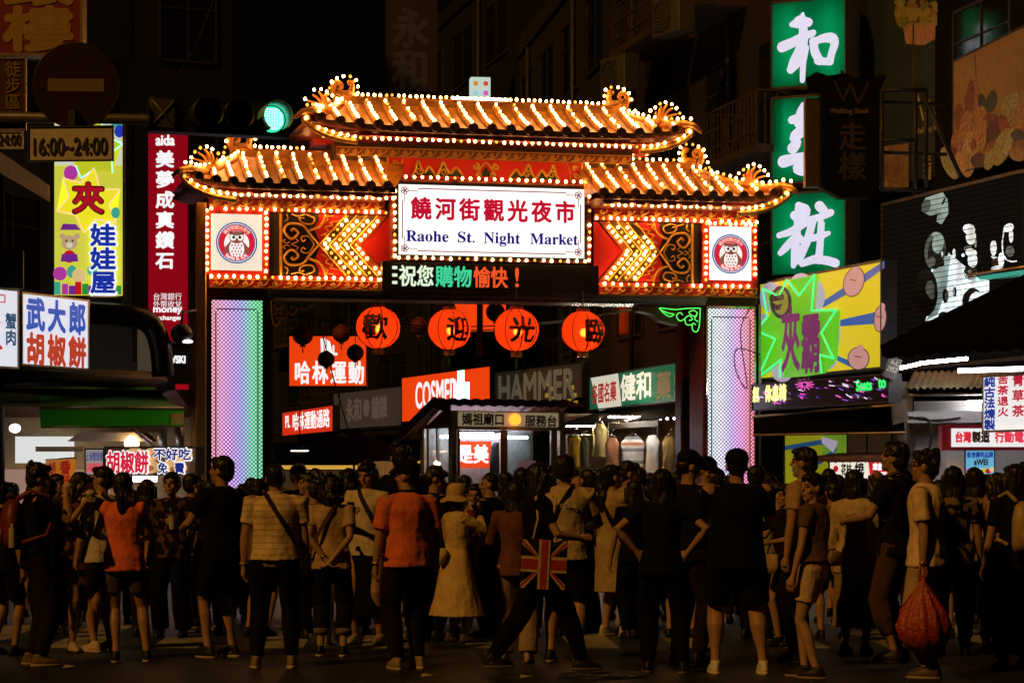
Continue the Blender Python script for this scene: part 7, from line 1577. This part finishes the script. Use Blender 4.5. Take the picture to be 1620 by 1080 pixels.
P = get(L_); b = MB(); b.rings([(.10, -.14, .93, .09, .04), (.10, -.15, .98, .13, .06), (.10, -.15, 1.03, .12, .05), (.10, -.14, 1.06, .06, .03)], 14); carried('waist_bag', 'patterned waist bag behind the woman in white shorts', 'bag', P[0], b, mat('patterned_cloth', (.3, .2, .12), .8, var=.85, scale=30))
L_ = 'man in white tee and glasses with a red plastic bag'
person(1466, 712, 1072, 66, L_, top_c=(.80, .58, .36), bot_c=(.46, .33, .20), hair='bushy', glasses=True, arms=((((.20, .10, .80)), (.8, -.6, 0)), ((.22, -.03, .765), (.6, -.8, 0))), shoe_c=(.10, .07, .05), sole_c=(.35, .28, .2), head=(6, 2), build=1.06, hem=.84, sleeve=.72); P = get(L_); watch(P, -1, 'dark wrist watch of the man with the red plastic bag')
# red plastic bag hanging from the left hand
wr = at(P[0], P[1][-1][2]); hd = wr + Vector((-.0, -.0, -.10))
rb = empty('plastic_bag', 'full red plastic bag hanging from the hand of the man in white tee', 'bag', (hd.x, hd.y - .02, hd.z - .58), 0)
b = MB(); n = 40; vs = []
prof = [(.0, .02), (.05, .13), (.12, .19), (.22, .205), (.34, .165), (.44, .095), (.52, .045), (.57, .022), (.60, .030)]
for i, (z, rad) in enumerate(prof):
    for k in range(n): w = 2 * pi * k / n; cr = 1 + ((.05 + .16 * (z / .6)) * sin(w * 11 + i * .5) + .06 * sin(w * 5 + z * 14) + .03 * sin(w * 17 - z * 30)); vs.append((rad * cr * cos(w), rad * cr * .8 * sin(w), z))
b.add(vs, [(i * n + k, i * n + (k + 1) % n, (i + 1) * n + (k + 1) % n, (i + 1) * n + k) for i in range(len(prof) - 1) for k in range(n)] + [tuple(range(n - 1, -1, -1))], True)
plm = mat('red_film', (.40, .045, .012), .22, var=.35, scale=22, bump=1.0, spec=.8); bag_o = link('bag_film', b, plm, rb)
b = MB()
for q in (-1, 1): b.tube(bez([(q * .02, 0, .59), (q * .03, 0, .64), (q * .012, .01, .69), (0, .02, .70)], 5), .010, 6)
link('handle', b, plm, rb)
L_ = 'woman with long black hair and a beige backpack at the right edge'
person(1606, 735, 1058, 18, L_, top_c=(.03, .025, .022), sex='f', hair='verylong', bot_c=(.02, .016, .015), arms=('hold', 'relax'), build=1.04, shoe_c=(.03, .025, .02)); backpack(get(L_), 'beige backpack of the long haired woman at the right edge', (.40, .27, .14))
# second row
L_ = 'woman with dark bob in floral dress eating beside the bushy haired man'
person(128, 748, 1030, -150, L_, top_c=(.03, .02, .018), print_c=(.14, .05, .03), shirt='dress', hem=.62, skirt_flare=.3, sex='f', hair='bob', bot=None, arms=('eat', 'eat'), shoe_c=(.5, .4, .3), head=(60, -12)); snack(get(L_), -1, 'white wrapped snack of the woman in floral dress', (.6, .5, .38))
L_ = 'person in white tee with dark strap behind the ponytailed woman'; person(163, 738, 1030, 52, L_, top_c=white_t, hair='short', bot='shorts', bot_c=(.06, .04, .03), shoe_c=(.55, .44, .34), sole_c=(.55, .44, .34), arms=('hold', 'relax'), head=(30, 0)); strap_bag(get(L_), 'dark strap and pale bag on the white tee', None, 1, (.05, .03, .02))
L_ = 'woman in dark floral blouse facing the camera with a drink cup'; person(272, 747, 1008, 172, L_, top_c=(.035, .025, .022), print_c=(.12, .06, .04), sex='f', hair='bun', bot='wide', bot_c=(.014, .012, .012), arms=('down', 'cup'), head=(-6, 2), build=1.08, sleeve=1.3); cup(get(L_), -1, 'clear plastic drink cup of the woman in floral blouse', (.45, .42, .36))
L_ = 'woman in white tee and black skirt looking at her phone'; person(582, 730, 1018, 164, L_, top_c=(.64, .52, .40), sex='f', hair='bob', bot='longskirt', bot_c=(.012, .011, .012), arms=('phone', 'down'), head=(-10, -18), shoe_c=(.35, .28, .2)); phone(get(L_), 1, 'phone in the hands of the woman in white tee and black skirt'); strap_bag(get(L_), 'thin strap bag of the woman looking at her phone', None, -1)
person(633, 702, 1010, 10, 'tall man with black hair standing behind the orange tee', hair='bushy')
person(686, 738, 1012, -60, 'young man in black looking down beside the sun hat', head=(-25, -30), top_c=(.02, .02, .02))
L_ = 'woman with glasses in dark red jacket drinking from a white cup'; person(752, 766, 1004, 172, L_, top_c=(.12, .02, .016), sex='f', hair='bun', glasses=True, arms=('eat', 'hold'), sleeve=1.8, bot_c=(.015, .013, .013), head=(0, -6)); cup(get(L_), 1, 'white cup held by the woman in dark red jacket')
person(776, 748, 1006, 64, 'man with cropped hair in black facing left before the kiosk', hair='crop', head=(25, -6), top_c=(.022, .02, .02), build=1.1)
L_ = 'woman in brown off shoulder top and beige trousers behind the flag tote'; person(816, 762, 1048, -10, L_, top_c=(.16, .06, .035), sex='f', hair='long', bot='wide', bot_c=(.36, .26, .16), arms=('hold', 'hold'), shoe_c=(.4, .26, .16), sleeve=1.5)
person(930, 742, 1000, 40, 'dark haired man half hidden right of the printed tan tee', top_c=(.05, .03, .025)); person(914, 752, 1000, -20, 'bald man behind the printed tan tee', hair=None, top_c=(.3, .2, .12))
L_ = 'man with glasses in pale shirt holding out food right of the tan dress'; person(992, 730, 1000, -70, L_, top_c=(.40, .30, .2), glasses=True, arms=('reach', 'hold'), head=(-10, -10)); snack(get(L_), 1, 'food held out by the man in pale shirt')
person(1117, 724, 1004, -160, 'man in black cap and white shirt behind the bearded man', top_c=(.55, .45, .36), hat='cap', hair='crop', head=(20, -22))
person(1196, 736, 1010, -20, 'man in white tee right of the broad man in black', top_c=(.6, .52, .44), hair='short', hat=None)
L_ = 'woman in dark cardigan with a small tote facing left'; person(1246, 766, 1022, 120, L_, top_c=(.05, .03, .025), sex='f', hair='long', bot='miniskirt', bot_c=(.02, .018, .02), arms=('hold', 'hold'), head=(-14, -4), shoe_c=(.02, .015, .015))
b = MB(); P = get(L_); b.rings([(-.12, .3, .78, .10, .04), (-.12, .3, .86, .12, .05), (-.12, .3, .98, .11, .03)], 14); b.tube([(-.2, .3, .97), (-.15, .32, 1.1), (-.04, .3, .97)], .008, 6); carried('hand_bag', 'pale small hand bag of the woman in dark cardigan', 'bag', P[0], b, swatch((.40, .27, .14)))
person(1274, 708, 1046, 58, 'tall man in tan tee and face mask behind the woman in white shorts', top_c=(.46, .30, .16), bot_c=(.03, .02, .02), mask=True, head=(12, 0), arms=('relax', 'down'), build=1.08)
L_ = 'woman with black bob in sheer white blouse and long skirt'; person(1352, 744, 1036, -30, L_, top_c=(.56, .42, .26), sex='f', hair='bob', bot='longskirt', bot_c=(.30, .20, .11), hem=.76, sleeve=1.5, arms=('hold', 'relax'), shoe_c=(.03, .025, .02), build=1.02)
L_ = 'tall man in dark v neck with a backpack gazing up to the left'; person(1418, 700, 1046, 62, L_, top_c=(.035, .024, .02), bot='cropped', bot_c=(.08, .045, .025), hair='spiky', arms=('shoulder', 'hold'), head=(8, 12), shoe_c=(.05, .03, .025), build=1.05); backpack(get(L_), 'dark backpack of the tall man gazing up', (.03, .022, .02))
L_ = 'woman with long hair in sheer polka dot top behind the man in white tee'; person(1508, 738, 1036, -6, L_, top_c=(.20, .14, .09), print_c=(.02, .015, .014), sex='f', hair='long', bot_c=(.014, .012, .012), sleeve=.6, arms=('relax', 'relax'), build=1.04)
person(1542, 740, 1024, -24, 'woman with long straight hair right of the polka dot top', top_c=(.30, .22, .14), sex='f', hair='long', bot_c=(.02, .02, .02))
L_ = 'woman in strappy top and dark shorts with white sneakers near the right edge'; person(1578, 748, 1032, 24, L_, top_c=(.34, .25, .15), sex='f', hair='bob', bot='shorts', bot_c=(.015, .014, .014), sleeve=0, shoe_c=(.62, .52, .42), sole_c=(.62, .52, .42), arms=('hold', 'relax'))
person(1622, 732, 1030, 20, 'dark figure cut by the right edge of the view', hair='short')
# the packed queue behind: mostly dark heads and shoulders
Q = [(20, 764, 985, 30, 'm', 'short', 'short haired person behind the left edge figure'), (88, 750, 985, -100, 'm', 'short', 'man in profile behind the bushy haired man'), (112, 768, 990, 170, 'm', 'short', 'man with glasses peering out left of the floral dress'), (212, 776, 985, -10, 'f', 'bob', 'woman low behind the ponytailed woman'), (237, 762, 985, 10, 'm', 'crop', 'grey cropped head under the pepper bun sign'),
     (302, 750, 990, -60, 'm', 'short', 'dark figure left of the man with the beige patch'), (318, 758, 990, 60, 'm', 'crop', 'man with raised elbow between the cup and the black tee'), (398, 756, 985, 0, 'f', 'bob', 'dark head left of the polo man'), (385, 766, 975, 20, 'f', 'long', 'woman hidden behind the polo shoulder'), (472, 734, 990, -140, 'm', 'short', 'man facing the camera over the polo man shoulder'),
     (489, 748, 1000, 110, 'm', 'short', 'man looking down left beside the curly hair'), (552, 742, 990, 70, 'm', 'short', 'man with glasses looking left behind the curly hair'), (500, 742, 975, 30, 'f', 'bob', 'dark head behind the curly haired woman'), (612, 752, 985, -90, 'm', 'short', 'man in profile between the phone and the orange tee'), (660, 750, 975, 10, 'm', 'short', 'dark head right of the black cap'),
     (800, 746, 980, 0, 'f', 'long', 'long haired head in front of the kiosk door'), (826, 740, 985, 5, 'f', 'long', 'long haired head left of the striding woman'), (870, 756, 980, 10, 'm', 'short', 'dark head behind the long black hair'), (908, 742, 975, 20, 'm', 'short', 'short dark head by the yellow jacket'), (948, 742, 980, -10, 'f', 'bob', 'bob head left of the tan dress'), (1012, 740, 985, 30, 'm', 'short', 'man in grey looking at the hanging clothes'),
     (1028, 748, 975, -20, 'f', 'bob', 'short woman under the bright white top'), (1070, 746, 980, 10, 'm', 'short', 'dark head before the red pillar'), (1135, 742, 985, -10, 'm', 'short', 'dark head beneath the right light column'), (1216, 750, 990, 40, 'm', 'short', 'dark head right of the pink light column'), (1312, 742, 985, 10, 'f', 'bob', 'dark head left of the sheer blouse'), (1326, 752, 975, -20, 'm', 'short', 'dark head beneath the stall canopy'),
     (1388, 748, 990, 20, 'f', 'long', 'dark head below the stall sign'), (1395, 760, 975, 0, 'm', 'short', 'low head between blouse and v neck'), (1450, 752, 980, -20, 'f', 'bob', 'dark head between the two tall men'), (1560, 752, 985, 10, 'm', 'short', 'low dark head before the white shop'), (1530, 762, 980, 0, 'f', 'bob', 'low head under the fruit poster'), (1600, 752, 985, -15, 'm', 'short', 'dark head right of the strappy top'),
     (52, 764, 975, 0, 'f', 'long', 'woman behind the snack eater'), (148, 760, 980, 15, 'm', 'short', 'dark head left of the white tee'), (340, 764, 975, -10, 'm', 'short', 'low dark head beneath the violet light column'), (440, 764, 970, 0, 'f', 'bob', 'low dark head behind the cropped hair of the polo man'), (572, 764, 975, 0, 'f', 'long', 'dark hair behind the phone user'), (735, 752, 975, 20, 'm', 'short', 'dark head before the orange kiosk poster'), (1155, 752, 972, 0, 'f', 'bob', 'low head behind the broad man'),
     (78, 756, 1004, 40, 'm', 'short', 'dark figure between the bushy hair and the floral dress'), (232, 758, 1006, 0, 'f', 'long', 'dark figure right behind the orange tank top'), (334, 760, 1002, 20, 'f', 'bob', 'small dark figure left of the striped polo legs'), (410, 758, 1006, -30, 'm', 'short', 'dark figure tucked left of the polo shirt'), (498, 760, 1010, 30, 'm', 'crop', 'dark figure between the polo and the tan tee'), (560, 758, 1004, 0, 'f', 'long', 'dark figure between curly hair and phone user'), (612, 758, 1004, 60, 'm', 'short', 'dark figure at the elbow of the orange tee'), (700, 762, 1000, -20, 'f', 'bob', 'dark figure right behind the sun hat'), (866, 762, 1006, 0, 'm', 'short', 'dark figure behind the flag tote'), (1004, 760, 1010, 20, 'f', 'long', 'dark figure between the tan dress and the akimbo elbow'), (1078, 762, 1008, -10, 'm', 'short', 'dark figure at the right akimbo elbow'), (1226, 762, 1004, 0, 'm', 'short', 'dark figure right of the broad man in black'), (1318, 762, 1010, 10, 'm', 'short', 'dark figure between white shorts and sheer blouse'), (1486, 760, 1008, 0, 'f', 'long', 'dark figure directly behind the white tee')]
random.seed(11)
for x, t_, f_, fc, sx, hr, lab in Q:
    c = random.choice([(.02, .018, .017), (.03, .024, .02), (.05, .03, .022), (.09, .05, .035), (.16, .11, .07), (.016, .015, .016), (.09, .02, .014)])
    fill(x, t_, f_, fc, lab, top_c=c, sex=sx, hair=hr, bot=random.choice(['trousers', 'trousers', 'shorts', 'trousers']), bot_c=random.choice([(.015, .013, .013), (.03, .022, .018), (.05, .03, .02)]), arms=random.choice([('relax', 'hold'), ('down', 'relax'), ('hold', 'hold')]), build=random.uniform(.96, 1.08), glasses='glasses' in lab, head=(random.uniform(-15, 15), random.uniform(-12, 2)))
flush_text()
flush_soft()
